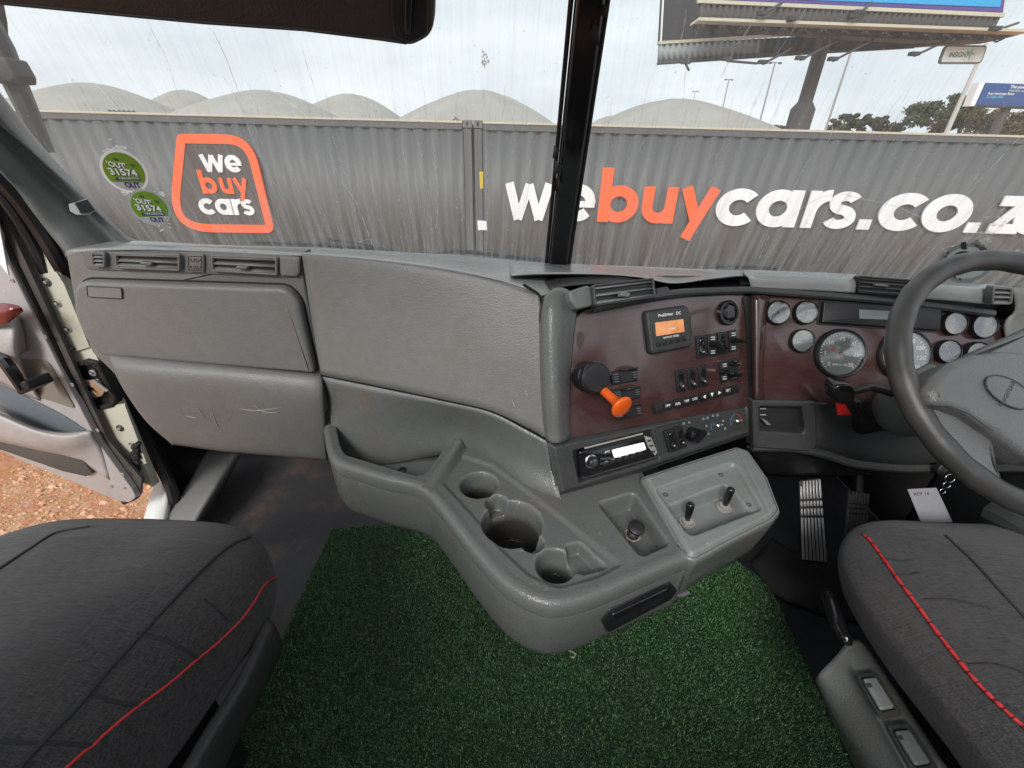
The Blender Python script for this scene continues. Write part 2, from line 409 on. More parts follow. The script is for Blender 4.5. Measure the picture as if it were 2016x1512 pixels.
def container(x0, x1, label):
    r = thing('shipping_container', label, 'container', ((x0+x1)/2, CY, GZ), 'grey shipping containers in a row')
    za, zb = GZ+.16, CZ1-.11; xs_ = []; x = x0+.17; p = [0, .07, .11, .18, .22]
    prof = []
    nrib = int((x1-x0-.34)/.278); pit = (x1-x0-.34)/nrib
    for i in range(nrib):
        bx = x0+.17+i*pit
        prof += [(bx, CY+.012), (bx+.075, CY+.012), (bx+.139, CY+.048), (bx+.21, CY+.048)]
    prof.append((x1-.17, CY+.012))
    MB().grid([[(x, y, z) for x, y in prof] for z in (za, zb)]).build('side_panel', M['cont'], r, 20, .003)
    MB().box(((x0+x1)/2, CY+.04, CZ1-.064), (x1-x0-.36, .08, .10)).build('top_rail', M['cont'], r)
    MB().box(((x0+x1)/2, CY+.035, CZ1+.004), (x1-x0-.36, .10, .034)).build('rail_ledge', M['rail_top'], r)
    MB().box(((x0+x1)/2, CY+.03, GZ+.1), (x1-x0-.36, .1, .16)).build('bottom_rail', M['cont_dark'], r)
    MB().box(((x0+x1)/2, CY+1.25, CZ1-.03), (x1-x0-.02, 2.36, .03)).build('roof', M['cont'], r)
    MB().box(((x0+x1)/2, CY+2.42, (CZ1+GZ)/2), (x1-x0-.36, .04, CZ1-GZ-.1)).build('back_wall', M['cont'], r)
    for sx in (x0+.085, x1-.085):
        MB().box((sx, CY+.05, (CZ1+GZ)/2), (.14, .12, CZ1-GZ-.2)).build('corner_post', M['cont'], r)
        MB().box((sx, CY+1.25, (CZ1+GZ)/2), (.10, 2.3, CZ1-GZ-.1)).build('end_wall', M['cont'], r)
        for z in (CZ1-.025, GZ+.06):
            cst = MB().box((sx, CY+.055, z), (.165, .165, .118)).build('corner_casting', M['casting'], r)
            q = Pl(Vector((sx, CY-.028, z)), Vector((sx+.1, CY-.028, z)), Vector((sx, CY-.028, z+.1)))
            MB().prism(q, rounded([(-.02, -.035), (.02, -.035), (.02, .035), (-.02, .035)], .019, 4), 0, .002).build('casting_hole', M['black'], cst)
    return r
c1 = container(seam-CLEN-.02, seam-.012, 'dark grey corrugated shipping container carrying the square we buy cars sign')
c2 = container(seam+.012, seam+CLEN+.02, 'dark grey corrugated shipping container carrying the long webuycars lettering')
# yellow and white labels on the post of the right-hand container
q = Pl((940, 300, CY-.02), (980, 300, CY-.02), (940, 400, CY-.02))
o = MB().prism(q, q.px([(944, 338), (951, 338), (951, 371), (945, 371)]), 0, .003).build('warning_label', plain('yellow_label', (.75, .55, .02), .5), c2)
pxtext('label_text', 'CAUTION', q, (949.5, 369), (949, 341), 3, M['black'], o, .005)
MB().prism(q, q.px([(940, 434), (958, 435), (959, 453), (941, 453)]), 0, .003).build('data_label', M['signwhite'], c2)

# ---------------- lettering drawn from strokes
def arc(cx, cy, r, a0, a1, n=22, ry=None):
    ry = ry or r
    return [(cx+r*math.cos(math.radians(a0+(a1-a0)*i/n)), cy+ry*math.sin(math.radians(a0+(a1-a0)*i/n))) for i in range(n+1)]
T_ = .295
def glyph(ch):   # strokes in units of the x-height; returns (width, [(points, thickness)])
    h = T_/2; R = .5-h+.01
    if ch == 'o': return 1.0, [(arc(.5, .5, R, 0, 360, 40), T_)]
    if ch == 'c': return .93, [(arc(.5, .5, R, 42, 318, 34), T_)]
    if ch == 'e': return 1.0, [(arc(.5, .5, R, 0, 318, 38), T_), ([(.16, .47), (.99, .47)], .17)]
    if ch == 'a': return 1.0, [(arc(.48, .5, R, 0, 360, 40), T_), ([(1-h, 0), (1-h, 1)], T_)]
    if ch == 'b': return 1.0, [(arc(.52, .5, R, 0, 360, 40), T_), ([(h, 0), (h, 1.46)], T_)]
    if ch == 'u': return .92, [([(h, 1), (h, .46)] + arc(.46, .46, .46-h, 180, 360, 20) + [(.92-h, 1)], T_), ([(.92-h, .5), (.92-h, 0)], T_)]
    if ch == 'y': return 1.02, [([(.13, 1), (.52, .12)], T_*.98), ([(.90, 1), (.34, -.42)], T_*.98)]
    if ch == 'w': return 1.42, [([(.12, 1), (.40, 0)], T_*.88), ([(.40, 0), (.71, .97)], T_*.8), ([(.71, .97), (1.02, 0)], T_*.8), ([(1.02, 0), (1.30, 1)], T_*.88)]
    if ch == 'r': return .62, [([(h, 0), (h, 1)], T_), (arc(.60, .42, .60-h, 180, 92, 12, .47), T_)]
    if ch == 's': return .78, [(arc(.40, .715, .235, 25, 200, 14, .165) + arc(.40, .715, .235, 200, 268, 6, .20)[1:] + arc(.38, .285, .245, 82, -10, 8, .225) + arc(.38, .285, .245, -10, -160, 14, .165)[1:], T_*.84)]
    if ch == '.': return .30, [([(.15, 0), (.15, .28)], .29)]
    if ch == 'z': return .86, [([(.03, 1-h*.9), (.83, 1-h*.9)], T_*.9), ([(.70, .86), (.17, .14)], T_*.9), ([(.03, h*.9), (.85, h*.9)], T_*.9)]
def ribbon(mb, pl, pts, th, u0, v0, sx, sy, h0, h1):
    P_ = [Vector(p) for p in pts]; closed = (P_[0]-P_[-1]).length < 1e-6 and len(P_) > 4
    if closed: P_ = P_[:-1]
    N = len(P_); Lf, Rt = [], []
    for i in range(N):
        a = P_[i-1] if (i or closed) else P_[0]; c_ = P_[(i+1) % N] if (i < N-1 or closed) else P_[-1]
        d1 = (P_[i]-a); d2 = (c_-P_[i])
        if d1.length < 1e-9: d1 = d2
        if d2.length < 1e-9: d2 = d1
        d1 = d1.normalized(); d2 = d2.normalized(); d = (d1+d2).normalized(); n = Vector((-d.y, d.x)); k = 1/max(.5, d.dot(d1))
        Lf.append(P_[i]+n*th/2*k); Rt.append(P_[i]-n*th/2*k)
    f = lambda p, h: pl.P(u0+p.x*sx, v0+p.y*sy, h)
    V = [f(p, h1) for p in Lf]+[f(p, h1) for p in Rt]+[f(p, h0) for p in Lf]+[f(p, h0) for p in Rt]; Fs = []
    for i in range(N if closed else N-1):
        j = (i+1) % N
        Fs += [(i, j, N+j, N+i), (i, 2*N+i, 2*N+j, j), (N+i, N+j, 3*N+j, 3*N+i)]
    if not closed: Fs += [(0, N, 3*N, 2*N), (N-1, 3*N-1, 4*N-1, 2*N-1)]
    mb.add(V, Fs)
def letter(ch, pl, u0, u1, v0, vh, mat, parent, h=.03, cutflat=True):
    w, st_ = glyph(ch); mb = MB()
    for k, (p, th) in enumerate(st_):
        ribbon(mb, pl, p, th, u0, v0, (u1-u0)/w, vh, 0, h+k*.0015)
    return mb.build('letter', mat, parent, 40)
pw = Pl((1000, 400, CY-.012), (1500, 400, CY-.012), (1000, 300, CY-.012))
yb = lambda x: 431.5+(x-1030)*.0300; yt = lambda x: 359.5+(x-1000)*.0262
LX = [('w', 995, 't', 1090, 't'), ('e', 1106, 'm', 1171, 'm'), ('b', 1174.5, 'b', 1254, 'm'), ('u', 1263, 'm', 1336.5, 't'), ('y', 1343, 't', 1418, 't'), ('c', 1410, 'm', 1489.5, 'm'), ('a', 1491, 'm', 1585, 't'), ('r', 1573, 'b', 1643, 't'), ('s', 1624, 'm', 1690, 'm'), ('.', 1683, 'b', 1708, 'b'), ('c', 1731, 'm', 1820.5, 'm'), ('o', 1816.5, 'm', 1909, 'm'), ('.', 1893, 'b', 1919, 'b'), ('z', 1936, 'b', 1997, 'b'), ('a', 2000, 'm', 2112, 't')]
ws = thing('wall_lettering', 'large white and orange webuycars.co.za letters fixed along the right-hand container', 'sign', tuple(pw.P(*pw.uv(1500, 440))))
def word(pl, rows, yb, yt, mats, parent, h):
    for (ch, xl, kl, xr, kr), mm in zip(rows, mats):
        yy = lambda x, k: {'b': yb(x), 't': yt(x), 'm': (yb(x)+yt(x))/2}[k]
        u0 = pl.uv(xl, yy(xl, kl))[0]; u1 = pl.uv(xr, yy(xr, kr))[0]; xm = (xl+xr)/2
        v0 = pl.uv(xm, yb(xm))[1]; letter(ch, pl, u0, u1, v0, pl.uv(xm, yt(xm))[1]-v0, mm, parent, h)
word(pw, LX, yb, yt, [M['orange'] if 2 <= i <= 4 else M['signwhite'] for i in range(15)], ws, .03)
# square sign
pq = Pl((430, 350, CY-.05), (530, 350, CY-.05), (430, 450, CY-.05))
sq = thing('square_sign', 'orange-framed square sign reading we buy cars on the left-hand container', 'sign', tuple(pq.P(*pq.uv(430, 458))))
oc = pq.px([(349, 263), (495, 265), (542, 459), (331, 456)])
rr_ = [.17, .50, .19, .72]
outer = rounded(oc, rr_, 8)
MB().prism(pq, inset(outer, .02), -.03, -.004).build('backing_board', plain('brown_board', (.075, .06, .055), .6), sq)
MB().frame(pq, outer, inset(outer, .155), -.03, .012).build('border', M['orange'], sq)
for rows_, b_, t__, m0_ in (([('w', 391.5, 't', 439, 't'), ('e', 444, 'm', 476, 'm')], 338.5, 305, 'signwhite'), ([('b', 396.5, 'm', 427, 'm'), ('u', 430, 't', 459, 'm'), ('y', 457.5, 't', 485, 't')], 381.5, 350, 'orange'), ([('c', 393, 'm', 424, 'm'), ('a', 426, 'm', 457, 'm'), ('r', 459, 'm', 474, 't'), ('s', 476, 'm', 501, 'm')], 422.5, 391.5, 'signwhite')):
    word(pq, rows_, lambda x: b_+(x-440)*.02, lambda x: t__+(x-440)*.02, [M[m0_]]*4, sq, .02)

# ---------------- fabric domes behind the containers
mt, t, b = newmat('canopy_fabric'); o_ = objco(t)
t.links.new(mixc(t, ramp(t, noise(t, o_, .8, 4), .3, .7), (.32, .31, .275), (.38, .37, .335)), b.inputs['Base Color']); b.inputs['Roughness'].default_value = .9
M['fabric_dome'] = mt
def dome(px, pk, hw, Y, label, yaw=0):
    c = at(px, pk, Y=Y); base = at(px, 225+(px-70)*.0205+14, Y=Y).z - .5; h = c.z-base
    w = (at(px+hw, 240, Y=Y).x-c.x)*1.2
    r = thing('canopy_dome', label, 'canopy', (c.x, Y, base), 'fabric shade canopies')
    rows = []; n = 28; dpt = w*1.0
    for j in range(n+1):
        row = []
        for i in range(n+1):
            a, b_ = -1+2*i/n, -1+2*j/n
            z = h*(math.cos(a*pi/2)**1.0 if abs(a) < 1 else 0)*(math.cos(b_*pi/2)**.6 if abs(b_) < 1 else 0)
            z *= 1-.05*abs(math.sin(a*pi*1.5)*math.sin(b_*pi*1.5))
            row.append((c.x+a*w, Y+(b_+.0)*dpt, base+z))
        rows.append(row)
    MB().grid(rows).build('canopy_skin', M['fabric_dome'], r, 60, .02)
    for sx in (-1, 1):
        pts = []
        for i in range(15):
            q_ = i/14*.97; a, b_ = sx*q_, -q_*.9; z = h*max(0, math.cos(a*pi/2))**1.0*math.cos(b_*pi/2)**.6*(1-.05*abs(math.sin(a*pi*1.5)*math.sin(b_*pi*1.5)))
            pts.append((c.x+a*w, Y+b_*dpt, base+z+.004))
        MB().tube(pts, .045, 5).build('rib', M['fabric_dome'], r)
    for sx in (-1, 1):
        for sy in (-1, 1): MB().tube([(c.x+sx*w*.98, Y+sy*dpt*.98, GZ), (c.x+sx*w*.98, Y+sy*dpt*.98, base+.05)], .06, 6).build('post', M['steel'], r)
dome(185, 166, 180, 20, 'wide beige fabric canopy dome at the far left above the container')
dome(362, 178, 105, 34, 'smaller pale dome showing between the two leftmost canopy domes')
dome(522, 180, 172, 20, 'beige fabric canopy dome above the square we buy cars sign')
dome(690, 186, 118, 34, 'pale dome half hidden behind the canopy above the square sign')
dome(944, 180, 165, 20.5, 'beige fabric canopy dome left of the windscreen divider')
dome(1333, 197, 172, 22, 'beige fabric canopy dome right of the windscreen divider under the billboard')
dome(1205, 229, 62, 36, 'tiny pale dome edge showing just right of the windscreen divider')
# ---------------- billboard
M['bb_dark'] = plain('billboard_dark_sheet', (.042, .043, .047), .6); M['bb_frame'] = plain('billboard_cream_trim', (.55, .52, .42), .6)
M['bb_steel'] = plain('billboard_steel', (.075, .068, .065), .6); M['bb_light'] = plain('galvanised_sheet', (.30, .33, .33), .5)
M['screen_blue'] = plain('poster_blue', (.03, .36, .72), .4); M['screen_purple'] = plain('poster_purple', (.10, .06, .30), .4)
FYB = 22.0
bb = thing('billboard', 'huge dark V-shaped roadside billboard on one thick brown pole', 'billboard', tuple(at(1570, 262, Y=FYB+2)-Vector((0, 0, 3.5))))
pf = Pl((1400, 20, FYB), (1900, 40, FYB), (1400, 60, FYB)); pb = Pl((1300, 100, FYB+3.5), (1640, 100, FYB+2.4), (1300, 50, FYB+3.5))
MB().prism(pf, pf.px([(1372, 4), (1974, 33), (1990, -120), (1405, -160)]), -.25, 0).build('front_panel', M['bb_steel'], bb)
MB().prism(pf, pf.px([(1430, 0), (1972, 24), (1990, -100), (1445, -140)]), 0, .03).build('poster_margin', M['screen_purple'], bb)
MB().prism(pf, pf.px([(1500, -3), (1966, 15), (1985, -90), (1520, -120)]), .03, .06).build('poster', M['screen_blue'], bb)
MB().prism(pf, pf.px([(1372, 0), (1974, 27), (1972, 35), (1371, 7)]), .0, .12).build('frame_strip', M['bb_frame'], bb)
def corr(pl, quad, name, mat, pitch, dep, par, h=0):
    pitch, dep = pitch*1.5, dep*2.2   # corrugated sheet between two edges
    (a, b_, c_, d_) = [Vector(pl.uv(*q_)) for q_ in quad]; n = int((b_-a).length/pitch); rows = [[], []]
    for i in range(n*2+1):
        t_ = i/(n*2); hh = h+(dep if (i//1) % 2 else 0)
        p_, q_ = a.lerp(b_, t_), d_.lerp(c_, t_); rows[0].append(pl.P(p_.x, p_.y, hh)); rows[1].append(pl.P(q_.x, q_.y, hh))
    return MB().grid(rows).build(name, mat, par, 10, .01)
corr(pf, [(1376, 8), (1969, 36), (1953, 66), (1372, 47)], 'apron_sheet', M['bb_steel'], .16, .05, bb)
MB().prism(pf, pf.px([(1360, 46), (1990, 69), (1982, 74), (1358, 52)]), 0, .9).build('catwalk', M['bb_frame'], bb)
MB().prism(pf, pf.px([(1358, 52), (1988, 73), (1960, 80), (1800, 84), (1600, 72), (1400, 60)]), -.2, .35).build('underside', M['bb_dark'], bb)
MB().prism(pb, pb.px([(1310, -150), (1480, -150), (1640, 62), (1296, 87)]), -.3, 0).build('rear_panel', M['bb_dark'], bb)
MB().prism(pb, pb.px([(1296, 82), (1640, 61), (1640, 66), (1296, 88)]), 0, .12).build('frame_strip', M['bb_frame'], bb)
MB().prism(pb, pb.px([(1311, -150), (1315, -150), (1302, 84), (1299, 84)]), 0, .12).build('frame_strip', M['signwhite'], bb)
corr(pb, [(1296, 88), (1500, 76), (1495, 110), (1294, 124)], 'apron_sheet', M['bb_light'], .18, .05, bb)
corr(pb, [(1500, 76), (1800, 62), (1800, 90), (1495, 110)], 'apron_sheet', M['bb_steel'], .18, .05, bb)
MB().tube([pb.at(1293, 126, .1), pb.at(1610, 104, .1), pb.at(1800, 93, .1)], .05, 5).build('lower_rail', M['bb_steel'], bb)
MB().prism(pb, pb.px([(1294, 118), (1640, 97), (1640, 103), (1294, 125)]), .02, .1).build('lower_rail', M['bb_steel'], bb)
MB().prism(pb, pb.px([(1700, 66), (1975, 68), (1940, 84), (1800, 92), (1700, 98)]), -.3, .2).build('underside', M['bb_dark'], bb)
cb = at(1597, 175, Y=FYB+2)
zc = at(1583, 200, Y=FYB+2).z; xc = at(1581, 215, Y=FYB+2).x
def oct_(o, prof, n=10, **k): return MB().lathe(o, (0, 0, 1), prof, n)
wl, wu = abs(at(1604, 230, Y=FYB+2).x-at(1560, 230, Y=FYB+2).x)/2, abs(at(1610, 150, Y=FYB+2).x-at(1584, 150, Y=FYB+2).x)/2
oct_((xc, FYB+2, 0), [(wl, GZ), (wl, zc-.3), (wu*1.02, zc), (wu*1.0, at(1600, 60, Y=FYB+2).z)]).build('pole', M['bb_steel'], bb, 25)
for (xa, ya, xb, yb_) in ((1350, 126, 1356, 138), (1432, 120, 1490, 125), (1502, 126, 1560, 95), (1576, 118, 1650, 80), (1640, 120, 1720, 78), (1800, 110, 1860, 82), (1500, 30, 1540, 5), (1690, 28, 1715, 5), (1960, 60, 2005, 45), (1560, 40, 1480, 52), (1680, 35, 1580, 62)):
    br = MB().tube([pf.at(xb, yb_, .1), pf.at(xa, ya, 1.0)], .045, 5).build('lamp_bracket', M['bb_steel'], bb)
    MB().box(pf.at(xa, ya-4, 1.0), (.35, .2, .12)).build('floodlight', M['bb_dark'], br)
pi_ = Pl((1845, 95, FYB), (1938, 95, FYB), (1845, 125, FYB))
ip = rounded(pi_.px([(1858, 89), (1941, 90), (1928, 126.5), (1844, 126.5)]), .16, 4)
np_ = MB().prism(pi_, ip, 0, .08).build('name_plate', plain('plate_frame', (.12, .13, .125), .5), bb)
MB().prism(pi_, inset(ip, .06), .08, .1).build('plate_face', plain('plate_face', (.62, .63, .60), .5), np_)
pxtext('plate_text', 'INSIGHT', pi_, (1867, 112.5), (1905, 112.5), 9, plain('plate_text', (.05, .12, .10), .5), np_, .104, bold=.03)
MB().prism(pi_, [Vector(pi_.uv(1905, 107))+Vector((math.cos(a*pi/5)*(.27 if a % 2 == 0 else .07), math.sin(a*pi/5)*(.27 if a % 2 == 0 else .07))) for a in range(10)], .1, .105).build('plate_star', plain('plate_green', (.25, .42, .35), .5), np_)
for k in range(15):
    x_ = 1385+k*40; MB().tube([pf.at(x_, 50+k*1.6, .85), pf.at(x_+16, 66+k*1.2, -.1), pf.at(x_+34, 52+k*1.6, .85)], .035, 4).build('lattice_bar', M['bb_steel'], bb)
# second, blue billboard
P2 = Pl((1940, 170, 34), (2016, 172, 34), (1940, 205, 34))
b2 = thing('small_billboard', 'blue billboard with white lettering in front of the dry hillside at the right edge', 'billboard', tuple(at(1960, 262, Y=34.5)-Vector((0, 0, 3.2))))
MB().prism(P2, P2.px([(1942, 163), (2110, 168), (2100, 213), (1922, 206)]), -.5, 0).build('panel', plain('poster_navy', (.03, .085, .26), .4), b2)
MB().prism(P2, P2.px([(1930, 162.5), (1941, 163), (1920, 209), (1911, 208)]), -.6, -.05).build('side_frame', M['signwhite'], b2)
MB().prism(P2, P2.px([(1922, 206), (2100, 214), (2099, 217), (1921, 210)]), -.4, .1).build('bottom_frame', M['bb_dark'], b2)
pxtext('poster_text', 'The power of', P2, (1988, 173.5), (2034, 175), 5.5, M['signwhite'], b2, .02, bold=.02)
pxtext('poster_text', 'Honest quotes', P2, (1986, 179.5), (2030, 181), 3, M['signwhite'], b2, .02)
pxtext('poster_text', 'Auto Awareness Raises', P2, (1944, 186), (1996, 187), 4.5, M['signwhite'], b2, .02, bold=.01)
pxtext('poster_text', '2-13 July 2023', P2, (1941, 192.5), (1974, 193), 4.5, plain('cyan_print', (.25, .75, .85), .5), b2, .02)
MB().tube([(at(1972, 230, Y=34.4).x, 34.4, GZ), (at(1972, 230, Y=34.4).x, 34.4, at(1972, 210, Y=34.4).z)], .28, 10).build('pole', M['bb_steel'], b2)

# ---------------- street lamps and mast
M['pole'] = plain('pole_grey', (.30, .31, .32), .5); M['pole_w'] = plain('pole_white', (.52, .53, .50), .5)
def lamp(xt, yt_, Y, r_, label, w=0):
    p = at(xt, yt_, Y=Y); l = thing('street_lamp', label, 'street lamp', (p.x, Y, GZ), 'tall street lamps behind the canopies')
    MB().tube([(p.x, Y, GZ), (p.x, Y, p.z)], [r_*1.2, r_*.8], 6).build('pole', M['pole'], l)
    if w:
        MB().box((p.x, Y, p.z+.04), (w, .12, .09)).build('cross_arm', M['pole'], l)
        for s_ in (-1, 1): MB().box((p.x+s_*w*.42, Y-.05, p.z-.02), (w*.2, .3, .12)).build('lamp_head', M['bb_dark'], l)
lamp(1526, 124, 58, .10, 'tallest thin street lamp left of the billboard pole', 1.25)
lamp(1435, 157, 80, .10, 'middle-sized street lamp above the right-hand canopy dome', 1.15)
lamp(1369, 180, 105, .09, 'smallest, farthest street lamp just above the right-hand canopy dome', 1.1)
lamp(1676, 100, 48, .10, 'thin mast running up behind the billboard right of its pole')
p = at(1953, 60, Y=30); l = thing('flag_pole', 'pale tall pole standing left of the blue billboard', 'pole', (p.x, 30, GZ))
MB().tube([(p.x, 30, GZ), (p.x, 30, p.z+1.6)], [.17, .06], 8).build('mast', M['pole_w'], l)
MB().lathe((p.x, 30, p.z+1.6), (0, 0, 1), [(.05, 0), (.10, .05), (.05, .14)], 8).build('cap', M['pole_w'], l)

# ---------------- hillside and trees
mt, t, b = newmat('dry_hillside'); o_ = objco(t)
t.links.new(mixc(t, ramp(t, noise(t, o_, .35, 6, .65), .35, .65), (.36, .24, .10), (.20, .15, .075)), b.inputs['Base Color']); b.inputs['Roughness'].default_value = 1
rows = []
for j in range(14):
    y = 44+j*8; row = []
    for i in range(40):
        x = -10+i*4.2; k = sm(np.array(float(x)), 30, 52)*1.0; f_ = sm(np.array(float(y)), 44, 70)
        row.append((x, y, GZ-.4+float(f_)*(1.9+3.4*float(k))+.25*math.sin(x*.5+y*.3)))
    rows.append(row)
tag(MB().grid(rows).build('hillside', mt, None, 60), 'low hillside of dry yellow grass behind the containers', kind='structure')
def leafmat(nm, a, b2_):
    mt, t, b = newmat(nm); o_ = objco(t)
    t.links.new(mixc(t, ramp(t, noise(t, o_, 1.6, 4), .35, .65), a, b2_), b.inputs['Base Color']); b.inputs['Roughness'].default_value = .8
    b.inputs['Specular IOR Level'].default_value = .2
    return mt
M['leaf'] = leafmat('olive_leaves', (.050, .062, .030), (.115, .115, .06)); M['leaf2'] = leafmat('brown_green_leaves', (.10, .085, .045), (.17, .14, .075))
M['bark'] = plain('bark', (.10, .07, .05), .9)
def tree(px, ptop, pbot, hw, Y, label, mat='leaf', n=2600, gap=.35, seed=1):
    n = int(n*1.5)
    R_ = np.random.default_rng(seed); top = at(px, ptop, Y=Y); bot = at(px, pbot, Y=Y); zg = bot.z-.8
    w = (at(px+hw, (ptop+pbot)/2, Y=Y)-at(px, (ptop+pbot)/2, Y=Y)).x; h = top.z-bot.z
    r = thing('tree', label, 'tree', (top.x, Y, zg), 'trees on the hillside')
    mb = MB(); cl = []
    nb = 9
    for k in range(nb):
        a = 2*pi*k/nb+R_.uniform(-.3, .3); rr = w*R_.uniform(.35, .8); zz = bot.z+h*R_.uniform(-.05, .85)
        e = Vector((top.x+rr*math.cos(a), Y+rr*math.sin(a), zz)); cl.append((e, w*R_.uniform(.25, .45)))
        mb.tube([(top.x, Y, zg+h*.25), tuple((Vector((top.x, Y, zg+h*.35))+e)/2+Vector((0, 0, h*.05))), tuple(e)], [.09, .06, .03], 5)
    mb.tube([(top.x, Y, zg), (top.x+.1, Y, zg+h*.4), (top.x, Y, bot.z+h*.7)], [.15, .10, .05], 6)
    mb.build('trunk', M['bark'], r)
    for k in range(10):
        cl.append((Vector((top.x+w*R_.uniform(-.6, .6), Y+w*R_.uniform(-.5, .5), bot.z+h*R_.uniform(-.1, .85))), w*R_.uniform(.22, .40)))
    V = []; Fs = []
    for i in range(n):
        c_, s_ = cl[R_.integers(len(cl))]; d = R_.normal(size=3); d /= np.linalg.norm(d); q = np.array(c_)+d*s_*R_.uniform(.35, 1)*np.array([1, 1, .62])
        q[2] = min(q[2], top.z-R_.uniform(0, h*.1)); u_ = R_.normal(size=3); u_ /= np.linalg.norm(u_); v_ = np.cross(u_, R_.normal(size=3)); v_ /= np.linalg.norm(v_)
        s2 = R_.uniform(.07, .2)*(Y/55); k = len(V); V += [tuple(q-u_*s2), tuple(q+v_*s2*.6), tuple(q+u_*s2), tuple(q-v_*s2*.6)]; Fs.append((k, k+1, k+2, k+3))
    n = int(n)
    me = D.meshes.new('crown'); me.from_pydata(V, [], Fs); link('crown', me, M[mat], r, 0)
tree(1868, 190, 253, 66, 56, 'broad dark olive tree, the largest on the hillside', 'leaf', 5200, seed=3)
tree(1925, 178, 250, 42, 60, 'tall olive tree rising behind the pale pole beside the blue billboard', 'leaf', 3200, seed=4)
tree(1990, 212, 262, 60, 50, 'brownish tree under the blue billboard', 'leaf2', 4200, seed=5)
tree(1676, 218, 255, 19, 64, 'tallest slim tree of the four right of the billboard pole', 'leaf', 1500, seed=6)
tree(1704, 222, 256, 17, 62, 'dense round tree beside the tallest slim tree', 'leaf', 1700, seed=7)
tree(1738, 226, 257, 22, 62, 'open-crowned tree, third to the right of the billboard pole', 'leaf', 1500, seed=8)
tree(1650, 234, 256, 14, 66, 'lowest bush-like tree close to the billboard pole', 'leaf2', 900, seed=9)
tree(1773, 240, 257, 14, 62, 'small round tree standing left of the broad olive tree', 'leaf', 900, seed=10)
tree(1534, 246, 260, 14, 70, 'small bush left of the billboard pole', 'leaf2', 500, seed=11)

pg = thing('peg_row', 'short row of small dark pegs on top of the left container above the green stickers', 'pegs', tuple(at(240, 226, Y=CY+.3)))
for k in range(6):
    p = at(219+k*9.3, 226+k*.25, Y=CY+.3); MB().lathe(p-Vector((0, 0, .05)), (0, 0, 1), [(.022, 0), (.022, .08), (.034, .085), (.034, .11), (.01, .13)], 8).build('peg', M['bb_dark'], pg)
MB().box(at(243, 229, Y=CY+.3), (.62, .05, .03)).build('peg_bar', M['bb_dark'], pg)
sl = thing('bent_plate', 'small bent metal plate sticking up at the end of the left container', 'metal plate', tuple(at(905, 240, Y=CY+.2)))
MB().tube([at(884, 243, Y=CY+.2), at(897, 233, Y=CY+.2), at(912, 243, Y=CY+.2)], .012, 5).build('wire', M['bb_dark'], sl)
qq = Pl((896, 231, CY+.2), (909, 240, CY+.2), (896, 236, CY+.2)); MB().prism(qq, qq.px([(895, 229), (909, 238), (908, 243), (895, 235)]), 0, .02).build('plate', M['casting'], sl)

# ================================================================== CAB SHELL
# floor
M['floor'] = plastic('floor_vinyl', (.034, .032, .033), .45, 400, .3, .3, .95, (.17, .095, .06), big=.3)
PF0 = Pl(Vector((0, 0, 0)), Vector((1, 0, 0)), Vector((0, 1, 0)))
tag(MB().prism(PF0, [(-1.10, -.6), (1.36, -.6), (1.36, 1.62), (-1.35, 1.62), (-1.35, 1.20), (-1.10, 1.02)], -.03, 0).build('cab_floor', M['floor'], None, 30), 'dark worn vinyl floor of the cab', kind='structure')
tag(MB().grid([[(x, 1.45, z) for x in np.linspace(-1.35, 1.36, 6)] for z in (0, .25, .5, .79)]).build('firewall', M['rubber'], None, 30, .02), 'front bulkhead under the dashboard, coloured black for the footwell shade', kind='structure')  # near-black material paints in the darkness under the dash
# right-hand wall below the window
tag(MB().grid([[(1.36, y, z) for y in np.linspace(-.5, 1.06, 6)] for z in (0, .3, .6, .86)]).build('cab_wall', M['grey_dark'], None, 30, .03), 'inner side of the driver door', kind='structure')
rf = MB().box((.06, .62, 1.66), (2.5, .96, .04)); tag(rf.build('cab_shade_roof', M['grey_dark'], None, 30), 'unseen partial cab roof added to cut the overhead light', kind='structure')  # out of view; part roof added to hold back light from above
tag(MB().box((.07, -.72, .55), (2.6, .1, 1.1)).build('rear_shade_wall', M['grey_dark'], None, 30), 'unseen low wall added behind the seats to block light', kind='structure')  # out of view; low wall added to keep rear light off the footwells
lnr = thing('shaded_floor_liner', 'navy rubber liner in the driver footwell, darkened in colour for the shade there', 'floor liner', (1.05, .7, 0))
MB().grid([[(x, y, .004) for x in np.linspace(.62, 1.35, 8)] for y in np.linspace(.1, 1.6, 12)]).build('liner_sheet', plastic('shaded_navy_rubber', (.008, .009, .012), .6, 300, .3, .1, .35, (.05, .04, .035)), lnr, 0, .002, -1)  # navy sheet darkened in colour to stand in for footwell shade
tag(MB().grid([[(1.36, y, z) for y in (1.05, 1.25, 1.46)] for z in (0, .3, .55, .70)]).build('footwell_wall', M['rubber'], None, 30, .03), 'dark side wall of the driver footwell', kind='structure')
# engine hump beside the pedals
hump = thing('engine_tunnel', 'dark hump of floor beside the silver accelerator pedal', 'floor hump', (.72, 1.0, 0))
MB().grid(sheet([[(1478, 1110, 'z', .01), (1500, 1088, 'z', .02), (1520, 1060, 'z', .01)], [(1530, 1172, 'z', .01), (1548, 1130, 'z', .05), (1560, 1085, 'z', .01)], [(1610, 1205, 'z', .01), (1625, 1150, 'z', .05), (1640, 1100, 'z', .01)], [(1700, 1230, 'z', .005), (1720, 1170, 'z', .01), (1740, 1120, 'z', .005)]], 5, 5)).build('hump_skin', M['rubber'], hump, 60, .004)

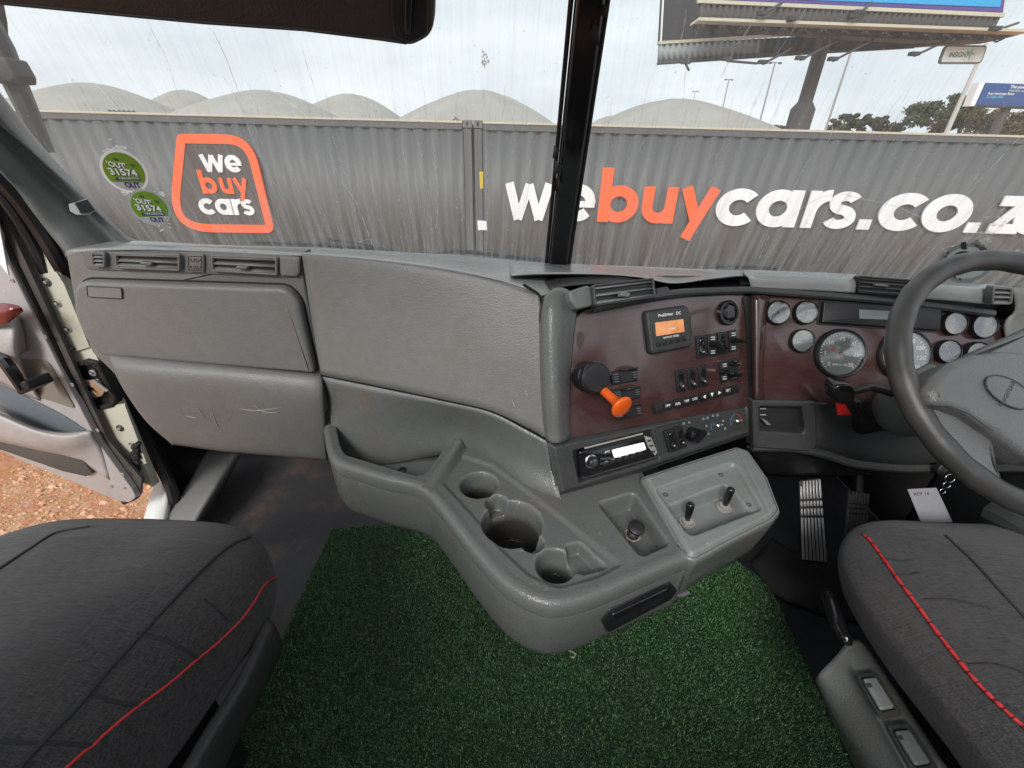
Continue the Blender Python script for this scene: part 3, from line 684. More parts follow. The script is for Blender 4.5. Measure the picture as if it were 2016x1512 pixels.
# ---------------- windscreens
def glass_mat():
    mt = D.materials.new('dusty_glass'); mt.use_nodes = True; t = mt.node_tree; t.nodes.clear()
    o = t.nodes.new('ShaderNodeOutputMaterial'); uv = t.nodes.new('ShaderNodeUVMap').outputs['UV']
    def mapped(sx, sy, rot=0, loc=0):
        m_ = t.nodes.new('ShaderNodeMapping'); m_.inputs['Scale'].default_value = (sx, sy, 1); m_.inputs['Rotation'].default_value = (0, 0, rot); m_.inputs['Location'].default_value = (loc, loc*.7, loc); t.links.new(uv, m_.inputs['Vector']); return m_.outputs[0]
    streak = ramp(t, noise(t, mapped(30, 1.1), 1.6, 9, .74, .2), .44, .72)
    fine = ramp(t, noise(t, mapped(110, 2.5, .03, 3), 1.3, 6, .75, .25), .48, .74)
    spot = ramp(t, noise(t, mapped(1, 1, 0, 5), 150, 2, .5), .70, .78)
    smear = mth(t, 'MULTIPLY', ramp(t, noise(t, mapped(1, 1, 0, 9), 5, 4), .50, .70), ramp(t, noise(t, mapped(40, 14, .7, 2), 2, 8, .8, 1.8), .52, .72))
    sx = t.nodes.new('ShaderNodeSeparateXYZ'); t.links.new(uv, sx.inputs[0])
    # more dirt on the lower half of the pane, where rain carried the dust down
    dn = t.nodes.new('ShaderNodeMapRange'); dn.inputs['From Min'].default_value = .42; dn.inputs['From Max'].default_value = .0; dn.inputs['To Min'].default_value = .25; t.links.new(sx.outputs['Y'], dn.inputs['Value'])
    f = mth(t, 'ADD', mth(t, 'MULTIPLY', streak, .46), mth(t, 'MULTIPLY', fine, .22))
    f = mth(t, 'ADD', f, mth(t, 'MULTIPLY', smear, .5))
    f = mth(t, 'MULTIPLY', f, dn.outputs['Result'])
    f = mth(t, 'ADD', f, mth(t, 'MULTIPLY', spot, .30))
    f = mth(t, 'MINIMUM', mth(t, 'ADD', f, .145), .8)
    tr = t.nodes.new('ShaderNodeBsdfTransparent'); tr.inputs['Color'].default_value = (.94, .955, .945, 1)
    df = t.nodes.new('ShaderNodeBsdfDiffuse'); df.inputs['Color'].default_value = (.63, .635, .61, 1)
    tl = t.nodes.new('ShaderNodeBsdfTranslucent'); tl.inputs['Color'].default_value = (.63, .635, .61, 1)
    m1 = t.nodes.new('ShaderNodeMixShader'); m1.inputs[0].default_value = .6; t.links.new(df.outputs[0], m1.inputs[1]); t.links.new(tl.outputs[0], m1.inputs[2])
    gl = t.nodes.new('ShaderNodeBsdfGlossy'); gl.inputs['Roughness'].default_value = .03
    fr = t.nodes.new('ShaderNodeFresnel'); fr.inputs['IOR'].default_value = 1.2
    m0 = t.nodes.new('ShaderNodeMixShader'); t.links.new(fr.outputs[0], m0.inputs[0]); t.links.new(tr.outputs[0], m0.inputs[1]); t.links.new(gl.outputs[0], m0.inputs[2])
    m2 = t.nodes.new('ShaderNodeMixShader'); t.links.new(f, m2.inputs[0]); t.links.new(m0.outputs[0], m2.inputs[1]); t.links.new(m1.outputs[0], m2.inputs[2])
    t.links.new(m2.outputs[0], o.inputs['Surface']); return mt
M['glass'] = glass_mat()
def dust_mat(nm, f, col):
    mt = D.materials.new(nm); mt.use_nodes = True; t = mt.node_tree; t.nodes.clear(); o = t.nodes.new('ShaderNodeOutputMaterial')
    tr = t.nodes.new('ShaderNodeBsdfTransparent'); df = t.nodes.new('ShaderNodeBsdfDiffuse'); tl = t.nodes.new('ShaderNodeBsdfTranslucent')
    df.inputs['Color'].default_value = col+(1,); tl.inputs['Color'].default_value = col+(1,)
    m1 = t.nodes.new('ShaderNodeMixShader'); m1.inputs[0].default_value = .55; t.links.new(df.outputs[0], m1.inputs[1]); t.links.new(tl.outputs[0], m1.inputs[2])
    m2 = t.nodes.new('ShaderNodeMixShader'); t.links.new(tr.outputs[0], m2.inputs[1]); t.links.new(m1.outputs[0], m2.inputs[2])
    n_ = noise(t, t.nodes.new('ShaderNodeTexCoord').outputs['Object'], 60, 4)
    t.links.new(mth(t, 'MULTIPLY', ramp(t, n_, .25, .6), f), m2.inputs[0]); t.links.new(m2.outputs[0], o.inputs['Surface']); return mt
M['dust1'] = dust_mat('dried_run', .62, (.80, .80, .76)); M['dust2'] = dust_mat('faint_run', .20, (.75, .73, .66)); M['dust3'] = dust_mat('tan_splat', .8, (.55, .45, .2))
GL = Pl((250, 472, 1.14), (1080, 517, 1.29), (1133, 0, 1.05)); GR = Pl((1115, 519, 1.29), (2100, 575, 1.14), (1200, 0, 1.05))
def pane(name, pl, pts, label):
    v0 = pl.uv(1100, 518)[1]
    uvs = pl.px(pts); P = Vector(pl.P(*uvs[0]))
    r = thing('windscreen', label, 'windscreen', tuple(P))
    me = D.meshes.new('pane'); a = [pl.P(x, y, 0) for x, y in uvs]; b_ = [pl.P(x, y, -.006) for x, y in uvs]; n = len(a)
    me.from_pydata([tuple(p) for p in a], [], [tuple(range(n))]); me.update()
    ul = me.uv_layers.new(name='UVMap')
    for lp in me.loops: ul.data[lp.index].uv = (uvs[lp.vertex_index][0], uvs[lp.vertex_index][1]-v0)
    link('glass_pane', me, M['glass'], r, 0)
    return r, v0
wl_, _ = pane('l', GL, [(-60, 330), (-60, -260), (1150, -260), (1130, 0), (1078, 518), (1040, 522), (640, 497), (300, 488), (215, 470), (0, 420)], 'left windscreen pane with two round green stickers and heavy dust streaks')
wr_, _ = pane('r', GR, [(1108, 525), (1180, 0), (1200, -260), (2140, -260), (2140, 600), (1900, 590), (1480, 545)], 'right windscreen pane with long dried white runs in front of the billboard')
def runs(pl, x0, x1, seed, n, par, mat, wmin, wmax, ytop=(150, 480), name='dust_runs', lmax=260):
    R_ = np.random.default_rng(seed); mb = MB()
    for i in range(n):
        px, py = R_.uniform(x0, x1), R_.uniform(*ytop); u, v = pl.uv(px, py); Lm = R_.uniform(.02, .20)*(lmax/260); k = max(4, int(Lm/.008)); w = R_.uniform(wmin, wmax)
        P = []; du = 0
        for j in range(k):
            du += R_.normal()*.0012; P.append((u+du, v-Lm*j/k))
            if P[-1][1] < pl.uv(px, 505)[1]: break
        if len(P) < 3: continue
        V = []; 
        for j, (a, b_) in enumerate(P):
            ww = w*(.35+.65*math.sin(pi*(j+.5)/len(P)))*R_.uniform(.7, 1.2); V += [pl.P(a-ww, b_, .0012), pl.P(a+ww, b_, .0012)]
        mb.add(V, [(2*j, 2*j+1, 2*j+3, 2*j+2) for j in range(len(P)-1)])
    o = mb.build(name, mat, par, 0); o['kind'] = 'stuff'; return o
def traced(pl, lines, par, mat, name='dried_run'):
    R_ = np.random.default_rng(len(lines)); mb = MB()
    for pts, w in lines:
        P = cr_pts([tuple(pl.uv(*p))+(0,) for p in pts], 10); V = []
        for j, p in enumerate(P):
            q = P[min(j+1, len(P)-1)]-P[max(j-1, 0)]; q.normalize(); nrm = Vector((-q.y, q.x, 0)); ww = w*R_.uniform(.45, 1.25)
            p = p + nrm*R_.normal()*w*.6
            V += [pl.P(p.x-nrm.x*ww, p.y-nrm.y*ww, .0015), pl.P(p.x+nrm.x*ww, p.y+nrm.y*ww, .0015)]
        mb.add(V, [(2*j, 2*j+1, 2*j+3, 2*j+2) for j in range(len(P)-1)])
    return tag(mb.build(name, mat, par, 0), kind='stuff')
runs(GL, 120, 1085, 1, 190, wl_, M['dust2'], .0008, .0030)
runs(GL, 120, 1085, 2, 12, wl_, M['dust1'], .0003, .0006)
runs(GR, 1180, 2010, 3, 170, wr_, M['dust2'], .0008, .0030)
runs(GR, 1180, 2010, 4, 14, wr_, M['dust1'], .0003, .0006)
traced(GL, [([(440, 150), (478, 215), (492, 260), (520, 320), (560, 400)], .0009), ([(655, 268), (672, 320), (700, 395), (722, 450), (738, 492)], .0012), ([(820, 235), (848, 262), (856, 330), (862, 400), (858, 450)], .0012), ([(812, 245), (832, 320), (846, 400), (852, 470)], .0009), ([(955, 240), (958, 300), (960, 400), (958, 480)], .0006), ([(650, 300), (668, 350), (690, 380), (700, 415)], .0008), ([(285, 8), (300, 60), (330, 120), (352, 190)], .0007), ([(420, 60), (448, 120), (475, 190), (520, 290)], .0009), ([(590, 80), (615, 160), (636, 230)], .0007), ([(380, 240), (430, 262), (490, 300), (520, 310)], .0006), ([(700, 480), (730, 470), (760, 488)], .0006)], wl_, M['dust1'])
traced(GR, [([(1640, 255), (1622, 290), (1590, 318), (1570, 355), (1545, 405), (1520, 450), (1495, 508)], .0012), ([(2014, 262), (1960, 320), (1928, 352), (1903, 382)], .0012), ([(1480, 48), (1452, 85), (1440, 108), (1420, 150)], .0011), ([(1590, 12), (1560, 60), (1530, 105)], .0010), ([(1390, 0), (1372, 60), (1352, 130), (1345, 200)], .0008), ([(1560, 425), (1600, 395), (1650, 382), (1700, 392), (1760, 405), (1815, 428)], .0011), ([(1500, 0), (1480, 40), (1462, 78)], .0009), ([(1287, 230), (1280, 262), (1262, 286), (1262, 300)], .0009), ([(1340, 520), (1352, 490), (1372, 452), (1385, 410), (1412, 300)], .0007), ([(1350, 20), (1345, 60), (1330, 110)], .0008)], wr_, M['dust1'])
# smashed insect on the left pane
mb = MB()
R_ = np.random.default_rng(5)
for i in range(30):
    u, v = GL.uv(954+R_.normal()*4, 115+R_.normal()*9); s = R_.uniform(.0006, .0028); mb.add([GL.P(u+s*math.cos(a), v+s*R_.uniform(.6, 1.6)*math.sin(a), .0016) for a in np.linspace(0, 2*pi, 7)[:-1]], [(0, 1, 2, 3, 4, 5)])
tag(mb.build('insect_splat', M['dust3'], None, 0), 'tan smashed insect mark high on the left windscreen pane', 'insect mark')
# specks
for pl, rg_, par, sd_ in ((GL, (120, 1085), wl_, 3), (GR, (1190, 2010), wr_, 4)):
    mb = MB(); R_ = np.random.default_rng(sd_)
    for i in range(260):
        u, v = pl.uv(R_.uniform(*rg_), R_.uniform(40, 500)); s = R_.choice([.0005, .0009, .0016], p=[.6, .3, .1]); a0 = R_.uniform(0, 3)
        mb.add([pl.P(u+s*math.cos(a+a0)*R_.uniform(.6, 1.2), v+s*1.5*math.sin(a+a0), .0014) for a in np.linspace(0, 2*pi, 6)[:-1]], [(0, 1, 2, 3, 4)])
    tag(mb.build('dirt_specks', M['dust1'], par, 0), kind='stuff')

# ---------------- stickers
M['lime'] = plain('sticker_green', (.15, .29, .02), .4); M['purple'] = plain('sticker_purple', (.05, .02, .16), .4); M['silver'] = plain('sticker_silver', (.42, .43, .44), .35)
M['torn'] = dust_mat('torn_backing', 1.0, (.85, .86, .85))
def oval(pl, p, ax, by, rot, n=40):
    c = Vector(pl.uv(*p)); a = (Vector(pl.uv(p[0]+10, p[1]))-c).length/10; ps = []
    for k in range(n):
        t_ = 2*pi*k/n; ps.append((p[0]+ax*math.cos(t_)*math.cos(rot)-by*math.sin(t_)*math.sin(rot), p[1]+ax*math.cos(t_)*math.sin(rot)+by*math.sin(t_)*math.cos(rot)))
    return ps
def sticker(cx, cy, ax, by, rot, label, k=1.0, fr='signwhite'):
    r = thing('window_sticker', label, 'sticker', tuple(GL.at(cx, cy, .002)), 'round green stickers on the left windscreen pane')
    sc_ = lambda ps, s: [(cx+(x-cx)*s, cy+(y-cy)*s) for x, y in ps]
    ps = oval(GL, (cx, cy), ax, by, rot)
    MB().prism(GL, GL.px(ps), .0015, .0022).build('sticker_rim', M[fr], r)
    MB().prism(GL, GL.px(sc_(ps, .88)), .0022, .0025).build('sticker_face', M['lime'], r)
    # silver lower part
    P = GL.px(sc_(ps, .88)); vv = sorted(p[1] for p in P); cut = GL.uv(cx+3*k, cy+18*k)[1]
    low = [p for p in P if p[1] < cut]
    if len(low) > 3:
        low.sort(key=lambda p: math.atan2(p[1]-np.mean([q_[1] for q_ in low]), p[0]-np.mean([q_[0] for q_ in low])))
        MB().prism(GL, low, .0025, .0028).build('silver_band', M['silver'], r)
    f = lambda dx, dy: (cx+dx*k, cy+dy*k)
    for dx, mt_ in ((1.6, 'purple'), (0, 'signwhite')):
        h_ = .0030 if mt_ == 'purple' else .0034
        pxtext('sticker_text', "'OUT'", GL, f(-32+dx, -9+dx), f(5+dx, -4+dx), 9*k, M[mt_], r, h_, bold=.02)
        pxtext('sticker_text', '31574', GL, f(-27+dx, 7+dx), f(26+dx, 11+dx), 11*k, M[mt_], r, h_, bold=.02)
    pxtext('sticker_text', 'THE', GL, f(-22, -21), f(-12, -19), 4*k, M['purple'], r, .003)
    pxtext('sticker_text', 'TO', GL, f(12, -9), f(21, -7), 5*k, M['purple'], r, .003)
    MB().prism(GL, GL.px([f(-17, 12), f(32, 13), f(34, 18), f(-15, 18)]), .0028, .003).build('text_bar', M['purple'], r)
    pxtext('sticker_text', 'A SMS COSTS R1.50', GL, f(-10, 17), f(30, 17.2), 3*k, M['signwhite'], r, .0034)
    pxtext('sticker_text', 'OUT', GL, f(4, 33), f(33, 34), 9*k, M['purple'], r, .0034, bold=.02)
sticker(245, 336, 53, 36, .62, 'larger upper round green sticker on the left windscreen pane', 1.0)
sticker(295, 407, 46, 31, .55, 'smaller lower round green sticker on the left windscreen pane', .9, 'silver')
mb = MB(); R_ = np.random.default_rng(11)
for (cx, cy, wx, wy, n) in ((225, 290, 26, 10, 26), (313, 378, 12, 8, 8), (247, 378, 6, 7, 5), (320, 448, 22, 12, 12)):
    for i in range(n):
        px, py = cx+R_.normal()*wx*.5, cy+R_.normal()*wy*.5+ (px-cx)*.2 if i else cy; q = GL.uv(px, py); s = R_.uniform(.002, .006)
        mb.add([GL.P(q[0]+s*R_.uniform(.5, 1.3)*math.cos(a), q[1]+s*.6*R_.uniform(.5, 1.3)*math.sin(a), .0012+.00001*i) for a in np.linspace(0, 2*pi, 8)[:-1]], [tuple(range(7))])
tag(mb.build('torn_sticker_scraps', M['torn'], None, 0), 'white torn paper scraps around the green stickers', 'sticker scraps', kind='stuff')
# worn round disc holder on the right pane
dh = thing('disc_holder', 'worn black and clear licence disc holder behind the top of the steering wheel', 'disc holder', tuple(GR.at(1900, 515, .003)))
MB().prism(GR, GR.px(oval(GR, (1902, 516), 53, 38, -.15)), .001, .003).build('disc_rim', plain('holder_grey', (.20, .21, .21), .4), dh)
MB().prism(GR, GR.px(oval(GR, (1902, 516), 44, 31, -.15)), .003, .0034).build('disc_face', plain('holder_face', (.36, .40, .38), .4), dh)
MB().prism(GR, GR.px(oval(GR, (1894, 508), 22, 15, -.15)), .0034, .0045).build('disc_centre', M['black'], dh)
MB().prism(GR, GR.px([(1876, 507), (1898, 497), (1900, 500), (1878, 510)]), .0045, .005).build('disc_hand', M['white_dim'], dh)
pxtext('disc_text', 'SWATRANS', GR, (1912, 478), (1938, 500), 7, M['black'], dh, .004)
MB().prism(GR, GR.px([(1890, 476), (1900, 474), (1902, 489), (1892, 489)]), .0034, .0045).build('disc_clip', M['black'], dh)
for a in range(9):
    an = 2.5+a*.24
    MB().prism(GR, GR.px(oval(GR, (1902+46*math.cos(an), 516-33*math.sin(an)), 2.6, 1.6, an, 8)), .0034, .004).build('disc_mark', M['black'], dh)
mb = MB(); R_ = np.random.default_rng(12)
for i in range(70):
    t_ = R_.uniform(0, 1); px, py = (1925+t_*45+R_.normal()*9, 478-t_*52+R_.normal()*9) if i < 40 else (1900+R_.normal()*45, 488+R_.normal()*10)
    q = GR.uv(px, py); s = R_.uniform(.002, .007)
    mb.add([GR.P(q[0]+s*R_.uniform(.5, 1.3)*math.cos(a), q[1]+s*.7*R_.uniform(.5, 1.3)*math.sin(a), .0012+.00001*i) for a in np.linspace(0, 2*pi, 8)[:-1]], [tuple(range(7))])
tag(mb.build('glue_residue', dust_mat('glue', .55, (.75, .75, .68)), None, 0), 'whitish glue residue beside the disc holder', 'glue residue', kind='stuff')

# ---------------- divider between the panes
dv = thing('windscreen_divider', 'black central post between the two windscreen panes with torn rubber', 'window post', tuple(at(1097, 517, Y=1.29)))
b0, b1 = at(1097, 530, Y=1.285), at(1172, -90, Y=1.0)
for o_, r_, nm, mt_ in ((-.004, (.030, .026), 'post_core', 'gloss'), (0, (.026, .024), 'post_cover', 'black_soft')):
    pts = [b0.lerp(b1, k/12)+Vector((0, o_, 0)) for k in range(13)]
    ax = (b1-b0).normalized(); V = []; 
    e1 = Vector((1, 0, 0)); e1 = (e1-ax*e1.dot(ax)).normalized(); e2 = ax.cross(e1)
    sec = rounded([(-r_[0], -r_[1]*.5), (r_[0], -r_[1]*.5), (r_[0]*.8, r_[1]*.6), (-r_[0]*.8, r_[1]*.6)], .008, 3)
    if e2.dot(CAM-b0) < 0: e2 = -e2
    rr2 = [[p+e1*x+e2*y for x, y in sec+[sec[0]]] for p in pts]
    MB().grid(rr2).build(nm, M[mt_], dv, 40)
for s_ in (-1, 1):
    MB().tube([b0.lerp(b1, k/10)+e1*(s_*.034)+e2*(-.006) for k in range(11)], .0055, 6).build('rubber_edge', M['rubber'], dv)
for (px, py, dx, dy) in ((1098, 330, -9, 22), (1095, 300, -7, 12), (1172, 58, 8, 34), (1100, 365, 4, 26), (1190, 20, 5, 18)):
    q = [at(px-4, py-14, Y=1.16-.0004*(400-py)), at(px+6, py-4, Y=1.13-.0004*(400-py)), at(px+dx, py+dy, Y=1.14-.0004*(400-py)), at(px-7, py+8, Y=1.15-.0004*(400-py))]
    MB().add(q, [(0, 1, 2, 3)]).build('torn_rubber', M['rubber'], dv, 0, .002)

# ---------------- left pillar
pil = thing('pillar_trim', 'grey windscreen pillar trim at the left with a ragged black hole', 'pillar trim', tuple(at(180, 470, Y=1.05)))
Grow = [(-60, 110, 1.0), (0, 187, 1.04), (70, 277, 1.08), (130, 345, 1.10), (185, 405, 1.12), (228, 450, 1.13), (262, 474, 1.135), (330, 486, 1.145)]
Rrow = [(-60, 185, .99), (0, 249, 1.02), (58, 300, 1.05), (112, 352, 1.07), (168, 405, 1.085), (205, 440, 1.095), (238, 475, 1.10), (262, 492, 1.10)]
Drow = [(-60, 268, .95), (0, 334, .98), (34, 372, 1.0), (66, 412, 1.01), (98, 452, 1.02), (120, 478, 1.02), (131, 492, 1.02), (140, 500, 1.02)]
mid = [tuple((np.array(a)+np.array(b_))/2-np.array([0, 0, .0])) for a, b_ in zip(Rrow, Drow)]
Rr2 = [(x-3, y+3, Y+.0) for x, y, Y in Rrow]
MB().grid(sheet([[(x+2, y-3, Y+.03) for x, y, Y in Grow], Grow, [(x+4, y-5, Y-.004) for x, y, Y in Rrow], Rrow, [(x-8, y+8, Y+.004) for x, y, Y in Rrow], mid, Drow, [(x-6, y+5, Y+.03) for x, y, Y in Drow]], 4, 4)).build('trim_skin', M['grey_mid'], pil, 60, .004, -1)
q = Pl((112, 352, 1.065), (205, 440, 1.09), (98, 452, 1.015))
hp = [(135, 402), (148, 399), (170, 392), (187, 415), (176, 423), (150, 423), (138, 416)]
MB().prism(q, q.px(hp), -.001, .012).build('hole_edge', plain('torn_white', (.6, .62, .6), .6), pil)
MB().prism(q, q.px([(146, 401), (170, 394), (185, 415), (174, 421), (158, 421)]), .0125, .022).build('hole', M['black'], pil)
for k in range(3): MB().tube([q.at(148+k*6, 403+k*1, .013), q.at(156+k*5, 412, .016), q.at(158+k*4, 420, .013)], .0015, 4).build('foam_scrap', M['grey'], pil)
# seals and pillar metal beside it
seal = thing('door_seal', 'black rubber door seal running down beside the left pillar trim', 'door seal', tuple(at(120, 520, Y=1.03)))
MB().tube(cr_pts([at(-60, 300, Y=.97), at(10, 362, Y=1.0), at(70, 440, Y=1.03), at(112, 510, Y=1.04), at(137, 560, Y=1.06), at(200, 690, Y=1.07), at(240, 770, Y=1.07), at(270, 830, Y=1.08), at(308, 905, Y=1.06), at(338, 965, Y=1.03), at(338, 1000, Y=1.02), at(310, 1045, Y=1.0)], 6), .017, 8).build('seal_bead', M['black'], seal)
MB().tube(cr_pts([at(-60, 330, Y=.98), at(4, 385, Y=1.0), at(60, 470, Y=1.03), at(92, 540, Y=1.04)], 6), .012, 8).build('seal_lip', M['rubber'], seal)
M['creampaint'] = plastic('cream_body_paint', (.50, .49, .40), .35, 200, .05, .2, .6, (.20, .13, .07))
M['jambdark'] = plastic('jamb_dark', (.06, .055, .05), .6, 300, .2, .2, .5)
jamb = thing('door_jamb', 'cream painted door jamb strip with round bolts and a latch pocket', 'door jamb', tuple(at(262, 916, Y=.98)))
pj = Pl((60, 545, 1.03), (262, 916, 1.0), (110, 545, 1.03))
MB().prism(pj, pj.px([(-60, 290), (-20, 330), (60, 430), (112, 530), (300, 960), (250, 940), (130, 715), (40, 560), (-20, 440)]), -.03, -.004).build('jamb_panel', M['creampaint'], jamb)
MB().prism(pj, pj.px([(58, 543), (112, 535), (128, 560), (178, 683), (146, 693), (100, 610)]), -.004, .002, .001).build('upper_plate', M['creampaint'], jamb)
MB().prism(pj, pj.px([(200, 800), (246, 795), (290, 912), (261, 918), (225, 855)]), -.004, .002, .001).build('lower_plate', M['creampaint'], jamb)
for (x, y, s) in ((94, 555, 8), (115, 597, 7.5), (135, 647, 7.5), (145, 684, 5), (238, 842, 8), (261, 874, 7), (185, 733, 6.5), (276, 898, 5)):
    h0 = .002 if y != 733 else .004
    u, v = pj.uv(x, y); r_ = s/830*1.02
    bl = MB().lathe(pj.P(u, v, h0-.003), pj.n, [(r_*1.15, 0), (r_*1.15, .004), (r_*.8, .006), (r_*.8, .003), (r_*.0001+.001, .003)], 16).build('bolt', M['jambdark'] if s > 7.6 or s < 6 else M['steel'], jamb)
    MB().lathe(pj.P(u, v, h0), pj.n, [(r_*.45, 0), (r_*.45, .006), (r_*.2, .007)], 6).build('bolt_head', M['steel'], bl)
pk = rounded(pj.px([(150, 714), (172, 706), (196, 712), (233, 785), (226, 800), (200, 806), (178, 796), (146, 735)]), .012, 4)
MB().frame(pj, pk, inset(pk, .013), -.02, .008, .003).build('latch_surround', M['rubber'], jamb)
MB().prism(pj, inset(pk, .012), -.02, -.003).build('latch_pocket', M['black'], jamb)
lt = MB(); lt.prism(pj, rounded(pj.px([(172, 745), (200, 742), (215, 765), (208, 776), (190, 780), (184, 768), (194, 760), (178, 757)]), .002), 0, .014, .002); lt.build('latch', M['chrome'], jamb)
MB().tube([pj.at(184, 748, .016), pj.at(212, 770, .016)], .004, 8).build('latch_bar', M['steel'], jamb)
MB().tube([pj.at(268+4*math.sin(k*1.2), 872+k*2.2, .006+.0*k) for k in range(28)], [.008+.0018*(k % 2) for k in range(28)], 8).build('cable_boot', M['rubber'], jamb)
# sill
M['white_body'] = plastic('white_body_paint', (.66, .66, .62), .3, 200, .04, .15, .35, (.4, .25, .15))
sill = thing('door_sill', 'white painted body edge and striped tread plate at the foot of the open doorway', 'sill', tuple(at(330, 1030, Z=.02)))
MB().grid(sheet([[(325, 935, 'z', .16), (305, 985, 'z', .10), (275, 1080, 'z', .04)], [(341, 965, 'z', .14), (333, 1012, 'z', .09), (318, 1080, 'z', .04)]], 6, 2)).build('body_edge', M['white_body'], sill, 60, .02, -1)
ps_ = Pl((318, 1034, 'z', .05), (384, 1038, 'z', .05), (300, 1080, 'z', .05))
MB().prism(ps_, ps_.px([(322, 1028), (386, 1031), (360, 1085), (280, 1085)]), -.01, 0).build('tread_plate', M['white_body'], sill)
for k in range(9): MB().prism(ps_, ps_.px([(325+k*7, 1030), (328+k*7, 1030), (305+k*8, 1085), (300+k*8, 1085)]), 0, .0015).build('tread_line', M['jambdark'], sill)
MB().grid(sheet([[(408, 884, 1.30), (372, 950, 'z', .13), (326, 1024, 'z', .08), (316, 1040, 'z', .06)], [(440, 884, 1.30), (402, 952, 'z', .14), (356, 1029, 'z', .085), (346, 1046, 'z', .06)], [(472, 886, 1.30), (432, 955, 'z', .13), (384, 1033, 'z', .08), (378, 1050, 'z', .06)], [(478, 890, 1.32), (440, 960, 'z', .02), (388, 1042, 'z', .01), (382, 1056, 'z', .0)]], 5, 5)).build('grey_ramp', M['grey'], sill, 60, .004, -1)
kick = thing('kick_panel', 'black kick panel behind the doorway seal under the lower glovebox', 'kick panel', tuple(at(340, 900, Y=1.2)))
MB().grid(sheet([[(215, 740, 1.06), (250, 810, 1.05), (300, 890, 1.04), (338, 960, 1.03), (340, 1005, 1.02)], [(330, 780, 1.22), (330, 840, 1.22), (345, 900, 1.22), (362, 945, 1.18), (350, 1000, 1.08)], [(480, 800, 1.34), (480, 850, 1.34), (460, 880, 1.34), (410, 935, 1.25), (345, 1015, 1.08)]], 5, 5)).build('kick_skin', M['black_soft'], kick, 60, .004)

# ---------------- sun visor
M['visor'] = plastic('visor_vinyl', (.045, .036, .034), .55, 500, .3, .1, .2)
vz = Pl((0, 10, .82), (800, 80, .80), (400, -100, .74))
sv = thing('sun_visor', 'dark brown padded sun visor folded down at the top left', 'sun visor', tuple(vz.at(0, 0)))
vp = rounded(vz.px([(-90, -150), (-90, 2), (200, 30), (400, 50), (600, 64), (745, 84), (812, 92), (852, 72), (856, -30), (850, -150)]), [0, .0, .2, .2, .2, .1, .035, .045, .02, 0], 8)
MB().prism(vz, vp, -.022, .004, .012, 5).build('visor_pad', M['visor'], sv, 40)
MB().tube([vz.at(x, y, .002) for x, y in ((-90, -4), (200, 24), (400, 43), (600, 57), (745, 75), (800, 83))], .003, 6).build('piping', M['black_soft'], sv)
MB().prism(vz, rounded(vz.px([(768, -60), (770, 20), (775, 66), (812, 78), (842, 62), (846, -60)]), .012, 5), .002, .009, .004).build('end_cap', M['black_soft'], sv, 40)
MB().prism(vz, rounded(vz.px([(800, -60), (798, 54), (812, 54), (816, -60)]), .004, 4), .009, .015, .003).build('hinge_rib', M['gloss'], sv, 40)

# ---------------- outside mirror arm and wipers
ma = thing('mirror_arm', 'grey outside mirror arm seen through the left edge of the windscreen', 'mirror arm', tuple(at(50, 200, Y=1.45)))
MB().tube([at(-40, 20, Y=1.45), at(0, 92, Y=1.45), at(28, 160, Y=1.45), at(62, 235, Y=1.45), at(90, 300, Y=1.45)], [.03, .03, .028, .024, .022], 8).build('arm', M['grey_dark'], ma)
pm = Pl((10, 130, 1.42), (50, 150, 1.42), (10, 160, 1.42))
MB().prism(pm, rounded(pm.px([(-20, 95), (8, 112), (30, 116), (50, 150), (51, 165), (10, 166), (-20, 150)]), .01, 4), -.03, .03, .008).build('bracket', M['grey_dark'], ma, 40)
MB().tube([at(-6, 0, Y=1.5), at(2, 40, Y=1.5), at(5, 80, Y=1.5)], .012, 6).build('cable', M['black'], ma)
MB().tube([at(-10, 190, Y=1.38), at(22, 236, Y=1.38), at(50, 290, Y=1.38)], .008, 6).build('brace', M['grey_dark'], ma)
def wiper(pts, arm, label):
    w = thing('windscreen_wiper', label, 'wiper', tuple(at(pts[0][0], pts[0][1], Y=pts[0][2])))
    MB().tube([A3(p) for p in pts], .007, 6).build('blade', M['black'], w)
    MB().tube([A3(p) for p in arm], .0045, 6).build('arm', M['grey_dark'], w)
    for p in (arm[0], arm[-1]): MB().lathe(A3(p), (0, -1, .4), [(.008, -.006), (.008, .004), (.004, .006)], 10).build('pivot', M['grey_dark'], w)
wiper([(500, 477, 1.42), (640, 482, 1.40), (742, 490, 1.38)], [(650, 472, 1.42), (700, 477, 1.40), (770, 493, 1.36)], 'left wiper resting at the bottom of the left pane')
wiper([(900, 494, 1.38), (985, 502, 1.38), (1075, 512, 1.36)], [(800, 497, 1.40), (860, 498, 1.40), (898, 493, 1.38)], 'wiper resting beside the central windscreen post')
wiper([(1410, 524, 1.36), (1480, 524, 1.36), (1530, 529, 1.36)], [(1420, 529, 1.36), (1460, 527, 1.36), (1500, 528, 1.36)], 'wiper resting low on the right pane left of the steering wheel')

# ================================================================== DASHBOARD
dash = thing('dashboard', 'grey moulded dashboard sweeping from the glovebox round to the centre panel', 'dashboard', (0, 1.0, .5))
TOPF = [(128, 500, 1.00), (152, 490, .955), (300, 486, .955), (592, 498, .955), (720, 507, .92), (850, 522, .893), (960, 543, .872), (1030, 563, .856), (1062, 583, .848)]
TOPB = [(131, 488, 1.06), (250, 474, 1.13), (450, 484, 1.19), (640, 489, 1.23), (800, 497, 1.26), (930, 504, 1.28), (1080, 518, 1.30), (1250, 524, 1.30), (1360, 529, 1.29)]
mid1 = [tuple(np.array(a)*.8+np.array(b)*.2) for a, b in zip(TOPF, TOPB)]
mid2 = [tuple(np.array(a)*.35+np.array(b)*.65) for a, b in zip(TOPF, TOPB)]
